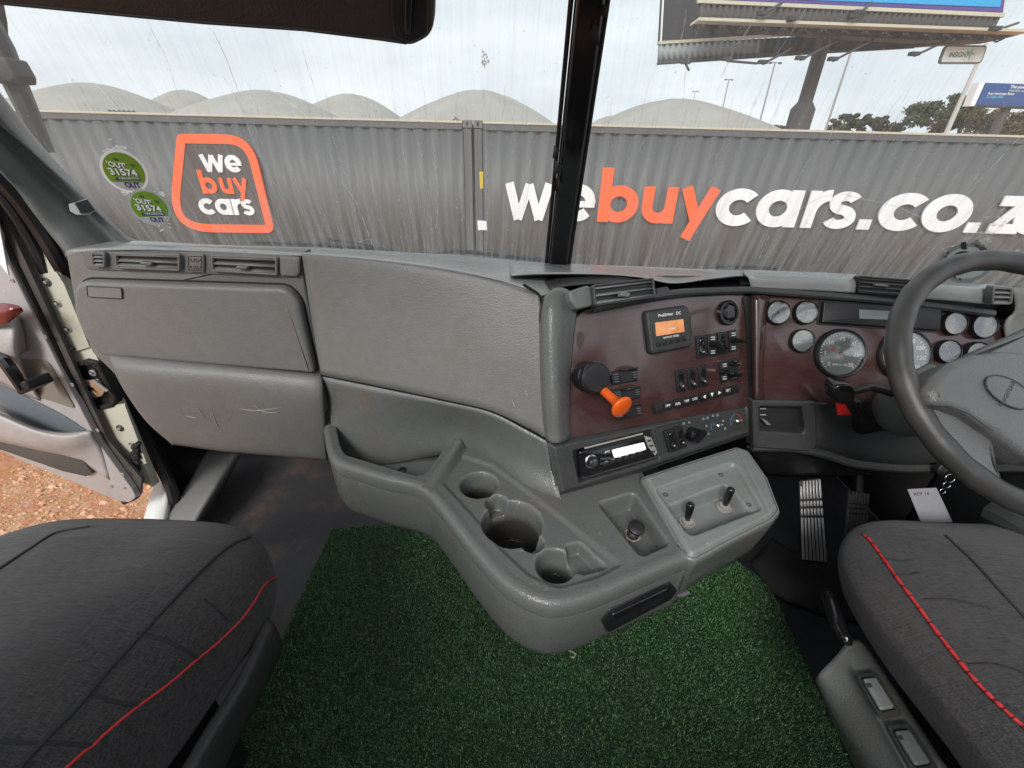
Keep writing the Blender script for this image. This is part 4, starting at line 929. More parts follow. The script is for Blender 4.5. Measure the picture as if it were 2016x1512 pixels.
# front curve of the centre sheet (lid) is separate: end the passenger top on the corner
TF = TOPF; 
edge1 = [(x, y+5, Y-.008) for x, y, Y in TOPF]
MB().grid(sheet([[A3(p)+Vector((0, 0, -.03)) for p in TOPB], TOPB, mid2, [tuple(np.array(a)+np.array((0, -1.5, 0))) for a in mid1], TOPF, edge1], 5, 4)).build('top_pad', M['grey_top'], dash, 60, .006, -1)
# passenger frame around vents and glovebox
PF = Pl((165, 492, .95), (592, 500, .95), (200, 690, .955))
fr = rounded(PF.px([(128, 499), (150, 490), (592, 499), (600, 560), (634, 742), (640, 812), (330, 812), (236, 748), (180, 694), (146, 600)]), [.01, .02, .002, .0, 0, 0, 0, .02, .02, .1], 6)
MB().prism(PF, fr, -.05, 0, .006, 3).build('face_frame', M['grey'], dash, 40)
# upper glovebox lid
gp = rounded(PF.px([(163, 548), (572, 561), (596, 590), (626, 728), (212, 694), (182, 660), (160, 605)]), [.05, .05, .05, .01, .03, .08, .1], 8)
MB().prism(PF, inset(gp, -.004), .0, .0015).build('lid_gap', M['black'], dash)
gl_ = MB().prism(PF, gp, .0015, .024, .012, 6).build('glovebox_lid', M['grey'], dash, 50)
lp = rounded(PF.px([(170, 562), (240, 566), (242, 589), (172, 585)], .026), .005, 4)
MB().frame(PF, lp, inset(lp, .0025), .0255, .0275, .0008).build('latch_edge', M['grey_dark'], gl_)
MB().prism(PF, inset(lp, .0025), .0255, .0265).build('latch_plate', M['grey'], gl_)
# lower glovebox lid
R0 = [(221, 700, .945), (235, 699, .935), (420, 716, .935), (612, 735, .935), (632, 738, .95)]
R1 = [(218, 712, .93), (236, 707, .912), (420, 725, .905), (614, 745, .91), (635, 752, .94)]
R2 = [(226, 735, .925), (248, 732, .893), (422, 752, .89), (616, 776, .895), (637, 780, .93)]
R3 = [(250, 778, .93), (270, 775, .90), (430, 795, .90), (618, 815, .905), (640, 818, .935)]
R4 = [(290, 832, .95), (306, 828, .925), (440, 848, .925), (620, 862, .93), (643, 866, .95)]
R5 = [(335, 872, .97), (350, 868, .952), (450, 884, .952), (622, 899, .955), (645, 902, .97)]
R6 = [(340, 877, 1.0), (352, 877, .985), (450, 890, .985), (622, 905, .985), (645, 908, .99)]
MB().grid(sheet([[(x, y, Y+.02) for x, y, Y in R0], R0, R1, R2, R3, R4, R5, R6], 8, 5)).build('lower_lid', M['grey'], dash, 60, .004, -1)
# curved side panel
PI = Pl((1120, 862, .74), (1470, 795, .904), (1135, 612, .85))
cols = [[(592, 499, .955), (596, 512, .942), (612, 620, .938), (632, 738, .93)], [(720, 508, .92), (722, 524, .905), (735, 630, .89), (745, 760, .872)], [(850, 523, .892), (852, 543, .876), (862, 650, .853), (870, 786, .82)],
        [(960, 545, .87), (960, 566, .856), (965, 680, .82), (965, 808, .785)], [(1030, 566, .853), (1032, 592, .838), (1036, 700, .80), (1035, 840, .757)], [PI.at(1062, 585, -.004), PI.at(1064, 612, -.002), PI.at(1070, 720, -.002), PI.at(1074, 862, -.002)]]
MB().grid(sheet([[c_[j] for c_ in cols] for j in range(4)], 8, 8)).build('side_panel', M['grey'], dash, 60, .004, -1)
# seam shadow strip
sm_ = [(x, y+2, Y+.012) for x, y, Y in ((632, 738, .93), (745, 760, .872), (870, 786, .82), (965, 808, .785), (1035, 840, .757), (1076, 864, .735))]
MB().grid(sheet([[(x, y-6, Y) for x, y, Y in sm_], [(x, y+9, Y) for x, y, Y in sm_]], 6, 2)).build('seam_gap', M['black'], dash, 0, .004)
# corner post and arch
Q = lambda x, y, h: PI.at(x, y, h)
MB().grid(sheet([[Q(1066, 604, -.004), Q(1076, 582, .004), Q(1096, 568, .008), Q(1118, 573, .003), Q(1134, 596, -.002)],
                 [Q(1065, 640, .002), Q(1075, 625, .018), Q(1092, 618, .026), Q(1114, 626, .014), Q(1130, 640, .001)],
                 [Q(1066, 720, .002), Q(1077, 720, .020), Q(1093, 720, .028), Q(1110, 720, .016), Q(1121, 720, .001)],
                 [Q(1070, 800, .002), Q(1080, 800, .020), Q(1095, 800, .028), Q(1110, 800, .016), Q(1119, 800, .001)],
                 [Q(1076, 862, .002), Q(1085, 869, .018), Q(1098, 871, .024), Q(1110, 868, .014), Q(1119, 862, .001)]], 6, 6)).build('corner_post', M['grey_worn'], dash, 60, .004, -1)
MB().tube([Q(1030, 560, .0), Q(1058, 577, .002), Q(1069, 592, .004), Q(1064, 620, .004), Q(1066, 700, .004), Q(1071, 800, .004), Q(1077, 866, .004)], .003, 5).build('seam_line', M['black'], dash)
# ---- centre lid sheet, dark hollow under it, hump
lidF = [(1006, 541, .90), (1070, 538, .93), (1185, 539, .96), (1262, 545, .965), (1324, 556, .96), (1390, 549, .99), (1463, 541, 1.02)]
lidB = [(1000, 512, 1.285), (1060, 517, 1.295), (1180, 522, 1.295), (1240, 525, 1.295), (1320, 528, 1.29), (1400, 531, 1.28), (1470, 533, 1.26)]
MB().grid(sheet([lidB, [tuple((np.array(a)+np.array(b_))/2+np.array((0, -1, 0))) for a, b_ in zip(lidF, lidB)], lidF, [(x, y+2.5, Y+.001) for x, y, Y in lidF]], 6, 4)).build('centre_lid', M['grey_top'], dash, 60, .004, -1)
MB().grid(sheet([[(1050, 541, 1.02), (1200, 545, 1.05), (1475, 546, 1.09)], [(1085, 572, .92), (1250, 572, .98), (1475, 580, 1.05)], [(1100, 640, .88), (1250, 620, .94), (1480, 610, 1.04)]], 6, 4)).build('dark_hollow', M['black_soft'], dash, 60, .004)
MB().grid(sheet([[(1070, 556, .95), (1120, 545, .98), (1230, 543, .99), (1262, 556, .99)], [(1075, 562, .92), (1125, 552, .94), (1230, 549, .96), (1258, 558, .97)], [(1085, 572, .89), (1130, 563, .91), (1230, 558, .94), (1255, 562, .96)]], 5, 4)).build('inner_hump', M['grey_dark'], dash, 60, .004)
# ---- pads over the instruments
def padstrip(name, a, mat, h=.02):
    MB().grid(sheet(a, 5, 5)).build(name, mat, dash, 60, .004, -1)
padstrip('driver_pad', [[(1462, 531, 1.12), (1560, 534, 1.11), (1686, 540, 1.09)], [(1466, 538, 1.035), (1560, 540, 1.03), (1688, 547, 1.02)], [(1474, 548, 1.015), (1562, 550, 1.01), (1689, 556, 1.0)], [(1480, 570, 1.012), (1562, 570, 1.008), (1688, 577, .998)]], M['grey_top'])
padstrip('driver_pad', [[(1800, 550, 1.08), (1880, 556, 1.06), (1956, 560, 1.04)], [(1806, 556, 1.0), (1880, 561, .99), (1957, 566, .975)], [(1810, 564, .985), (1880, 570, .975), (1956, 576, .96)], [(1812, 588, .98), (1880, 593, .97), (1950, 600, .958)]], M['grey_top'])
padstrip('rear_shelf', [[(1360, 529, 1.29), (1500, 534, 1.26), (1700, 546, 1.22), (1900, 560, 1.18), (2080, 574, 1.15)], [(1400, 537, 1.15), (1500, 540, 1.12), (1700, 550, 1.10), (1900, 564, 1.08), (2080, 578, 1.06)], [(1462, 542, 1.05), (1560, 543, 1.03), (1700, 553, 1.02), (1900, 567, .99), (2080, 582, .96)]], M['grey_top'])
MB().grid(sheet([[(1455, 548, 1.05), (1700, 556, 1.03), (2080, 582, .985)], [(1460, 590, 1.04), (1700, 600, 1.02), (2080, 640, .98)]], 4, 3)).build('vent_backing', M['black'], dash, 0, .004)
MB().grid(sheet([[(1990, 566, .96), (2020, 568, .96), (2090, 574, .96)], [(1996, 610, .95), (2030, 612, .95), (2090, 618, .95)], [(1975, 640, .945), (2030, 650, .945), (2090, 660, .945)], [(1985, 720, .91), (2040, 730, .91), (2090, 740, .91)], [(1985, 900, .85), (2040, 910, .85), (2090, 920, .85)]], 4, 4)).build('right_surround', M['grey'], dash, 60, .004, -1)
MB().tube(cr_pts([A3(p) for p in [(1170, 606, .842), (1250, 590, .882), (1330, 577, .925), (1400, 573, .965), (1470, 571, .995), (1504, 573, 1.0), (1600, 580, .995), (1700, 588, .985), (1830, 602, .972), (1955, 618, .95)]], 6), .0085, 8).build('panel_lip', M['grey_dark'], dash)
# ---- vents
def vent(name, pl, quad, nsl, mat, tabpos=None, par=dash, slat='grey', h=.015):
    P = pl.px(quad, h); r = rounded(P, .006, 3)
    f_ = MB().frame(pl, r, inset(r, .0045), -.004, h, .0015).build(name, M[mat], par, 40)
    MB().prism(pl, inset(r, .003), h*.42, h*.5).build('vent_back', M['black'], f_)
    a, b_, c_, d_ = [Vector(p) for p in P]
    for k in range(nsl):
        t_ = (k+.5)/nsl; p0, p1 = a.lerp(d_, t_), b_.lerp(c_, t_); dv_ = (p1-p0)*.03
        p0, p1 = p0+dv_, p1-dv_; w = (a-d_).length/nsl*.30
        V = [pl.P(p0.x, p0.y+w, h*.55), pl.P(p1.x, p1.y+w, h*.55), pl.P(p1.x, p1.y-w*.3, h-.001), pl.P(p0.x, p0.y-w*.3, h-.001)]
        MB().add(V, [(0, 1, 2, 3)]).build('slat', M[slat], f_, 0, .002)
    if tabpos:
        x, y, w, hh = tabpos; q = pl.px([(x-w, y-hh), (x+w, y-hh+2), (x+w-4, y+hh), (x-w-4, y+hh-2)], h+.006)
        MB().prism(pl, rounded(q, .003, 3), h-.002, h+.009, .002).build('tab', M['grey'], f_, 40)
    return f_
pf_ = Pl((165, 492, .949), (592, 500, .949), (165, 530, .949))
bandp = rounded(PF.px([(163, 493), (590, 504), (590, 546), (196, 531), (170, 528)]), [.015, .008, .01, .01, .01], 4)
MB().prism(PF, bandp, 0, .004, .002).build('vent_band', M['grey_mid'], dash, 40)
vent('air_vent', PF, [(178, 496), (206, 497), (206, 527), (180, 526)], 4, 'grey_mid', h=.014)
vent('air_vent', PF, [(224, 497), (353, 501), (353, 534), (227, 529)], 3, 'grey', (290, 519, 11, 4))
vent('air_vent', PF, [(414, 502), (545, 507), (545, 543), (416, 535)], 3, 'grey', (478, 527, 11, 4))
ba = rounded(PF.px([(366, 500), (401, 501), (401, 537), (367, 535)], .01), .004, 3)
bt = MB().prism(PF, ba, .003, .010, .002).build('push_badge', M['grey'], dash, 40)
MB().frame(PF, inset(ba, .004), inset(ba, .0055), .0095, .0108).build('badge_edge', M['grey_dark'], bt)
pxtext('badge_text', 'PUSH', PF, (371, 516), (396, 517), 7, M['grey_dark'], bt, .0105)
pxtext('badge_text', 'PUSH', PF, (371, 530), (396, 531), 7, M['grey_dark'], bt, .0105)
MB().prism(PF, rounded(PF.px([(550, 505), (590, 507), (590, 538), (584, 545), (552, 543)], .01), .006, 4), .003, .012, .004).build('vent_end_cap', M['grey'], dash, 40)
PV = Pl((1165, 560, .855), (1285, 546, .915), (1172, 605, .835))
vent('air_vent', PV, [(1168, 560), (1288, 546), (1293, 585), (1172, 603)], 3, 'grey_dark', (1232, 580, 9, 5), h=.018, slat='grey_mid')
MB().prism(PV, rounded(PV.px([(1120, 573), (1163, 559), (1168, 602), (1136, 609), (1124, 592)], .006), .01, 4), -.03, .006, .005).build('vent_end_cap', M['grey_mid'], dash, 40)
MB().prism(PV, PV.px([(1292, 568), (1312, 565), (1322, 577), (1294, 583)]), -.02, .004, .002).build('vent_lug', M['grey_dark'], dash, 40)
PG_ = Pl((1688, 545, 1.008), (1800, 552, .99), (1690, 578, 1.0))
vent('air_vent', PG_, [(1689, 543), (1812, 552), (1812, 586), (1689, 577)], 4, 'black_soft', (1738, 562, 13, 3), slat='grey_dark')
vent('air_vent', Pl((1957, 562, .955), (2010, 566, .95), (1957, 598, .95)), [(1956, 563), (1996, 566), (1994, 600), (1953, 600)], 4, 'grey_mid')

# ================================================================== CENTRE SWITCH PANEL
mt, t, b = newmat('burgundy_wood'); o_ = objco(t)
gr = noise(t, objco(t, (3, 3, 14)), 7, 7, .65, 1.2)
c = mixc(t, ramp(t, gr, .3, .7), (.042, .019, .018), (.066, .031, .028))
c = mixc(t, mth(t, 'MULTIPLY', ramp(t, noise(t, o_, 6, 6, .6, .5), .46, .66), .35), c, (.15, .125, .13))
t.links.new(c, b.inputs['Base Color']); rg = t.nodes.new('ShaderNodeMapRange'); rg.inputs['To Min'].default_value = .08; rg.inputs['To Max'].default_value = .26
t.links.new(noise(t, o_, 8, 6, .6), rg.inputs['Value']); t.links.new(rg.outputs['Result'], b.inputs['Roughness']); b.inputs['Coat Weight'].default_value = .6; b.inputs['Coat Roughness'].default_value = .2
bump(t, b, noise(t, o_, 70, 4), .03, .0006); M['wood'] = mt
sp = thing('wood_fascia', 'burgundy wood-look panel full of switches facing the driver', 'control panel', tuple(PI.at(1290, 760)))
pp = rounded(PI.px([(1119, 864), (1116, 680), (1128, 630), (1150, 612), (1290, 588), (1400, 577), (1462, 575), (1474, 590), (1478, 800)]), [0, .05, .04, .04, .0, 0, .02, .02, 0], 6)
MB().prism(PI, pp, -.02, 0, .002).build('panel_face', M['wood'], sp, 40)
MB().prism(PI, rounded(PI.px([(1461, 583), (1474, 583), (1479, 600), (1482, 782), (1474, 784), (1466, 620)]), .01, 4), 0, .003).build('edge_gap', M['black'], sp)
MB().prism(PI, rounded(PI.px([(1135, 655), (1147, 652), (1151, 668), (1141, 692), (1135, 676)]), .006, 4), .0001, .0006).build('worn_patch', plain('worn_patch', (.05, .035, .035), .5), sp)
# small trip computer
pd = rounded(PI.px([(1273, 614), (1356, 602), (1366, 680), (1284, 697)], .016), .010, 4)
pdo = MB().prism(PI, pd, 0, .016, .004).build('trip_computer', M['grey_dark'], sp, 40)
MB().prism(PI, inset(pd, -.003), 0, .004).build('computer_gasket', M['black'], pdo)
mt, t, b = newmat('amber_screen'); o_ = objco(t); t.links.new(mixc(t, ramp(t, noise(t, o_, 30, 3), .3, .7), (.55, .20, .07), (.75, .36, .17)), b.inputs['Base Color'])
b.inputs['Emission Color'].default_value = (1, .36, .12, 1); b.inputs['Emission Strength'].default_value = .10; b.inputs['Roughness'].default_value = .2; M['amber'] = mt
MB().prism(PI, rounded(PI.px([(1290, 635), (1345, 628), (1348, 653), (1292, 662)], .017), .002), .016, .0172).build('amber_display', M['amber'], pdo)
pxtext('display_text', '1:54', PI, (1316, 651), (1328, 649), 5, M['white'], pdo, .018)
pxtext('computer_text', 'ProDriver', PI, (1296, 624.5), (1325, 620), 6, M['white'], pdo, .0165, bold=.01)
pxtext('computer_text', 'DC', PI, (1331, 619.5), (1340, 618.5), 6, M['white'], pdo, .0165, bold=.01)
pxtext('computer_text', 'DETROIT DIESEL', PI, (1306, 667), (1337, 661.5), 3.5, M['white'], pdo, .0165)
for k in range(5):
    x, y = 1296+12.3*k, 677.5-2.7*k; MB().prism(PI, rounded(PI.px([(x-4, y-4), (x+4, y-5), (x+4.6, y+4), (x-3.4, y+5)], .016), .002), .0155, .0185, .001).build('computer_button', M['black_soft'], pdo)
MB().prism(PI, PI.px([(1358, 621), (1359.5, 621), (1361.5, 662), (1360, 662)], .016), .016, .0164).build('card_slot', M['black'], pdo)
# lighter socket / round sensor
cu = PI.uv(1431, 616); rr = .0295
sk = MB().lathe(PI.P(*cu, 0), PI.n, [(rr, 0), (rr, .006), (rr*.92, .009), (rr*.74, .009), (rr*.70, .002), (rr*.3, .002)], 36).build('round_socket', M['gloss'], sp)
MB().lathe(PI.P(*cu, .002), PI.n, [(rr*.60, 0), (rr*.60, .006), (rr*.42, .008)], 28).build('socket_plug', M['gloss'], sk)
MB().prism(PI, rounded([(cu[0]-.009, cu[1]-.012), (cu[0]+.012, cu[1]-.012), (cu[0]+.012, cu[1]+.014), (cu[0]-.009, cu[1]+.014)], .003), .008, .012, .001).build('socket_tab', M['grey_dark'], sk)
def rocker(q, par=sp, pl=PI, label=None, up=1):
    P = rounded(pl.px(q, .006), .003, 3); o = MB().prism(pl, P, 0, .006, .0015).build('rocker_switch', M['black_soft'], par, 40)
    a, b_, c_, d_ = [Vector(p) for p in pl.px(q, .006)]; cx = (a+b_+c_+d_)/4; w = (b_-a).length; h = (d_-a).length; ax = ((a-d_).normalized()); sx = Vector((ax.y, -ax.x))
    ww, hh = w*.30, h*.37; rows = []
    for j in range(9):
        t_ = -1+j/4; z = .0065+.0045*t_*t_*(1.25 if t_*up < 0 else .75); k = math.sqrt(max(.02, 1-abs(t_)**5))
        rows.append([pl.P(*(cx+ax*(hh*t_)+sx*(ww*k*s_)), z+(0 if abs(s_) < 1 else -.003)) for s_ in (-1, -.75, 0, .75, 1)])
    MB().grid(rows).build('rocker_paddle', M['gloss'], o, 60, .002, -1)
    rg2 = rounded([tuple(cx+sx*(ww*1.28*i)+ax*(hh*1.12*j)) for i, j in ((-1, -1), (1, -1), (1, 1), (-1, 1))], ww*1.1, 5)
    MB().frame(pl, rg2, inset(rg2, .0012), .005, .0075, .0004).build('rocker_rim', M['black'], o)
    e_ = cx-ax*(hh*.62); MB().prism(pl, [(e_.x-.002, e_.y-.0015), (e_.x+.002, e_.y-.0015), (e_.x+.002, e_.y+.0015), (e_.x-.002, e_.y+.0015)], .0095, .0108).build('rocker_mark', M['white_dim'], o)
    return o
for q in ([(1371, 661), (1390, 659), (1393, 702), (1375, 706)], [(1414, 655), (1430, 653), (1434, 695), (1417, 698)], [(1330, 729), (1348, 726), (1352, 769), (1335, 773)], [(1353, 726), (1370, 722), (1374, 765), (1358, 768)], [(1375, 721), (1391, 717), (1395, 759), (1379, 763)]): rocker(q)
def lever_switch(q, p0, p1, lift, par=sp, marks=True):
    o = MB().prism(PI, rounded(PI.px(q, .006), .003, 3), 0, .006, .0015).build('lever_switch', M['black_soft'], par, 40)
    a = PI.at(*p0, .006); b_ = PI.at(*p1, lift)
    MB().tube([a, a.lerp(b_, .35)+PI.n*.004, a.lerp(b_, .8), b_], [.0075, .0055, .0038, .0045], 8).build('lever', M['gloss'], o)
    cx = sum(p[0] for p in q)/4; ys_ = [p[1] for p in q]
    for yy in (min(ys_)+9, max(ys_)-9):
        for dy in (-2.2, 2.2): MB().prism(PI, PI.px([(cx-4, yy+dy-1), (cx+4, yy+dy-1.5), (cx+4, yy+dy+.8), (cx-4, yy+dy+1.3)], .006), .006, .0065).build('switch_mark', M['white_dim'], o)
lever_switch([(1394, 658), (1411, 657), (1413, 699), (1396, 702)], (1401, 677), (1431, 686), .045)
lever_switch([(1436, 652), (1450, 649), (1453, 690), (1438, 694)], (1441, 670), (1468, 672), .04)
lever_switch([(1417, 714), (1433, 710), (1436, 750), (1421, 753)], (1422, 732), (1446, 736), .04)
lever_switch([(1437, 709), (1453, 706), (1455, 746), (1440, 750)], (1441, 738), (1459, 739), .03)
lever_switch([(1438, 708), (1453, 705), (1453, 720), (1439, 723)], (1441, 716), (1458, 716), .03)
# rows of small buttons
def strip(q, keys, par=sp):
    o = MB().prism(PI, rounded(PI.px(q, .006), .002, 2), 0, .006, .001).build('button_strip', M['black_soft'], par, 40)
    for (x, y, w, h, s_) in keys:
        P = rounded(PI.px([(x-w, y-h+w*.22), (x+w, y-h-w*.22), (x+w+.8, y+h-w*.22), (x-w+.8, y+h+w*.22)], .009), .002, 3)
        kb = MB().prism(PI, P, .005, .009, .001).build('button', M['black_soft'], o, 40)
        if s_ in '<v>' and s_:
            T3 = {'<': [(x-3, y+.5), (x+2.5, y-4), (x+2.5, y+3.5)], 'v': [(x-3, y-3), (x+3, y-4), (x, y+4)], '>': [(x+3, y-.5), (x-2.5, y-3), (x-2.5, y+4)]}[s_]
            MB().prism(PI, PI.px(T3, .0095), .009, .0096).build('arrow_mark', M['white'], kb)
        elif s_:
            pxtext('button_text', s_, PI, (x-w*.75, y+3), (x+w*.75, y+3-w*.4), 5, M['white'], kb, .0094)
strip([(1289, 796), (1322, 788), (1324, 806), (1291, 815)], [(1298, 803, 6.5, 6.5, ''), (1315, 799, 6.5, 6, 'TEMP')])
strip([(1327, 788), (1373, 778), (1375, 793), (1328, 806)], [(1335, 795.5, 7, 6, 'FUEL'), (1352, 790, 6.5, 6, 'TRIP'), (1368, 785.5, 6, 6, 'LOG')])
strip([(1378, 775), (1423, 765), (1424, 781), (1381, 792)], [(1387, 781, 6, 6, '<'), (1402, 777, 6, 6, 'v'), (1417, 773, 6, 6, '>')])
strip([(1427, 763), (1454, 757), (1456, 772), (1428, 781)], [(1434, 769, 6, 6, 'SET'), (1448, 765, 5.5, 5.5, '')])
MB().prism(PI, PI.px([(1281, 797), (1289, 795), (1291, 815), (1284, 816)]), 0, .001).build('empty_slot', M['black'], sp)
# three hooded valves on the left of the panel
for i, q in enumerate(([(1203, 733), (1256, 726), (1256, 750), (1208, 759)], [(1207, 769), (1261, 761), (1261, 783), (1212, 792)], [(1212, 802), (1264, 797), (1264, 815), (1216, 828)])):
    hs = MB().prism(PI, rounded(PI.px(q, .008), .003, 3), 0, .008, .002).build('hooded_switch', M['black_soft'], sp, 40)
    a, b_, c_, d_ = q; 
    f = lambda s_, t_, : (a[0]+(b_[0]-a[0])*s_+(d_[0]-a[0])*t_, a[1]+(b_[1]-a[1])*s_+(d_[1]-a[1])*t_)
    MB().prism(PI, PI.px([f(.30, .18), f(.72, .18), f(.74, .82), (f(.32, .82))], .009), .008, .0095).build('switch_hole', M['black'], hs)
    ho = MB(); ho.add([PI.at(*f(.28, .02), .008), PI.at(*f(1.0, .0), .008), PI.at(*f(1.0, -.03), .022), PI.at(*f(.55, .0), .022)], [(0, 1, 2, 3)]); ho.build('hood', M['black_soft'], hs, 0, .003)
    for k in range(4): MB().prism(PI, PI.px([f(.05, .18+.18*k), f(.24, .17+.18*k), f(.24, .21+.18*k), f(.05, .22+.18*k)], .008), .008, .0084).build('switch_mark', M['grey_mid'], hs)
    for k in range(3): MB().prism(PI, PI.px([f(.78, .22+.18*k), f(.93, .21+.18*k), f(.93, .25+.18*k), f(.78, .26+.18*k)], .008), .008, .0084).build('switch_mark', M['grey_mid'], hs)
# trailer brake handle
bh = thing('brake_handle', 'orange trailer brake lever sticking out of a black drum on the switch panel', 'brake lever', tuple(PI.at(1150, 748)))
cu = PI.uv(1150, 740)
MB().lathe(PI.P(*cu, 0), PI.n, [(.031, 0), (.032, .010), (.031, .032), (.028, .035), (.028, .038), (.032, .040), (.032, .052), (.028, .057), (.015, .058)], 40).build('valve_drum', M['black_soft'], bh, 30)
for k in range(6):
    a = k*pi/3+.2; R3m = Matrix((PI.u, PI.v, PI.n)).transposed().to_3x3() @ Matrix.Rotation(a, 3, 'Z')
    MB().box(PI.P(cu[0]+.032*math.cos(a), cu[1]+.032*math.sin(a), .046), (.004, .012, .012), R3m).build('drum_rib', M['gloss'], bh)
a_, c_ = PI.at(1187, 768, .048), at(1226, 803, Y=.70)
d_ = (c_-a_).normalized()
MB().lathe(a_-d_*.012, d_, [(.011, 0), (.012, .006), (.010, .016)], 16).build('lever_boss', M['black_soft'], bh)
Lh = (c_-a_).length
MB().lathe(a_, d_, [(.0095, 0), (.0095, Lh*.55), (.0105, Lh*.68), (.014, Lh*.78), (.0205, Lh*.87), (.0232, Lh*.93), (.0238, Lh*.97), (.022, Lh*1.01), (.015, Lh*1.05), (.004, Lh*1.065)], 32).build('lever_knob', M['orange_knob'], bh, 60)

# ================================================================== RADIO BEZEL
PR = Pl((1105, 975, .68), (1470, 862, .865), (1120, 868, .735))
bz = thing('radio_bezel', 'dark worn trim panel holding the radio and the heater controls', 'trim panel', tuple(PR.at(1290, 890)))
bo = rounded(PR.px([(1080, 873), (1120, 864), (1476, 793), (1600, 786), (1474, 862), (1265, 931), (1108, 977), (1100, 972)][0:3]+[(1481, 800), (1482, 858), (1265, 932), (1108, 978), (1100, 972)]), .006, 3)
radhole = rounded(PR.px([(1128, 888), (1284, 846), (1299, 903), (1141, 951)]), .004, 4)
hvac = rounded(PR.px([(1288, 843), (1470, 797), (1477, 845), (1301, 901)]), .006, 4)
def hb(X, Y):
    s = sd_poly(X, Y, bo); e = -.010*sm(s, -.014, .0)
    r = -.030*sm(-sd_poly(X, Y, radhole), -.001, .0025); h_ = -.004*sm(-sd_poly(X, Y, hvac), -.001, .002)
    return e+r+h_
relief('bezel_face', PR, bo, hb, .0022, M['black_worn'] if 'black_worn' in M else M['grey_dark'], bz)
MB().prism(PR, inset(bo, .002), -.06, -.012).build('bezel_back', M['black'], bz)
# radio
rd = thing('car_radio', 'car radio with a bright silver display and a round volume knob', 'radio', tuple(PR.at(1210, 900)))
rp = rounded(PR.px([(1140, 889), (1272, 853), (1292, 900), (1146, 944)], .006), .006, 4)
body = MB().prism(PR, rp, -.028, .006, .004).build('radio_body', M['gloss'], rd, 40)
sf = plain('radio_display', (.80, .83, .80), .15, 0, .6)
sf.node_tree.nodes['Principled BSDF'].inputs['Emission Color'].default_value = (.9, 1, .95, 1); sf.node_tree.nodes['Principled BSDF'].inputs['Emission Strength'].default_value = .35
MB().prism(PR, rounded(PR.px([(1205, 886), (1268, 871), (1273, 885), (1210, 902)], .008), .003, 3), .006, .0078, .0006).build('display', sf, rd)
kc = PR.uv(1165, 909, .008); kk = .0155
MB().lathe(PR.P(*kc, .006), PR.n, [(kk, 0), (kk, .002), (kk*.86, .003), (kk*.84, .001), (kk*.5, .001)], 36).build('knob_ring', M['chrome'], rd)
MB().lathe(PR.P(*kc, .006), PR.n, [(kk*.72, 0), (kk*.72, .010), (kk*.66, .012), (kk*.55, .0122)], 36).build('volume_knob', M['black_soft'], rd)
MB().lathe(PR.P(*kc, .018), PR.n, [(kk*.54, 0), (kk*.50, .0012), (kk*.1, .0014)], 30).build('knob_cap', M['chrome'], rd)
for pts in ([(1181, 902), (1204, 900), (1204, 904), (1183, 906)], [(1181, 912), (1200, 907), (1201, 909), (1182, 915)]): MB().prism(PR, PR.px(pts, .007), .006, .0075).build('trim_blade', M['chrome'], rd)
pxtext('radio_text', 'JVC', PR, (1191, 892), (1201, 890), 4, M['white'], rd, .0065, bold=.01)
MB().prism(PR, PR.px([(1150, 881), (1265, 852), (1266, 855), (1151, 884)], .007), .006, .0072).build('slot_edge', M['steel'], rd)
MB().prism(PR, PR.px([(1155, 884), (1266, 857), (1267, 863), (1156, 891)], .007), .0055, .0064).build('disc_slot', M['black'], rd)
for k in range(6):
    x, y = 1193+13.5*k, 915-3.9*k; MB().prism(PR, rounded(PR.px([(x-5.5, y-2), (x+5.5, y-5), (x+6, y), (x-5, y+3)], .008), .0012, 2), .006, .009, .0006).build('preset_button', M['black_soft'], rd)
    MB().prism(PR, PR.px([(x-2, y-6.5), (x+3, y-7.7), (x+3, y-6.6), (x-2, y-5.4)], .0065), .006, .0066).build('preset_mark', M['white_dim'], rd)
MB().prism(PR, PR.px([(1146, 941), (1290, 899), (1291, 901), (1147, 943)], .007), .005, .0075).build('lower_edge', M['chrome'], rd)
MB().prism(PR, PR.px([(1268, 858), (1282, 861), (1294, 890), (1290, 897), (1276, 880)], .007), .005, .0075, .0005).build('end_trim', M['steel'], rd)
for (x, y) in ((1277, 866), (1281, 876), (1284, 888)): MB().prism(PR, rounded(PR.px([(x-4, y-3), (x+4, y-4), (x+5, y+3), (x-3, y+4)], .008), .0015, 3), .007, .010, .0008).build('side_button', M['chrome'], rd)
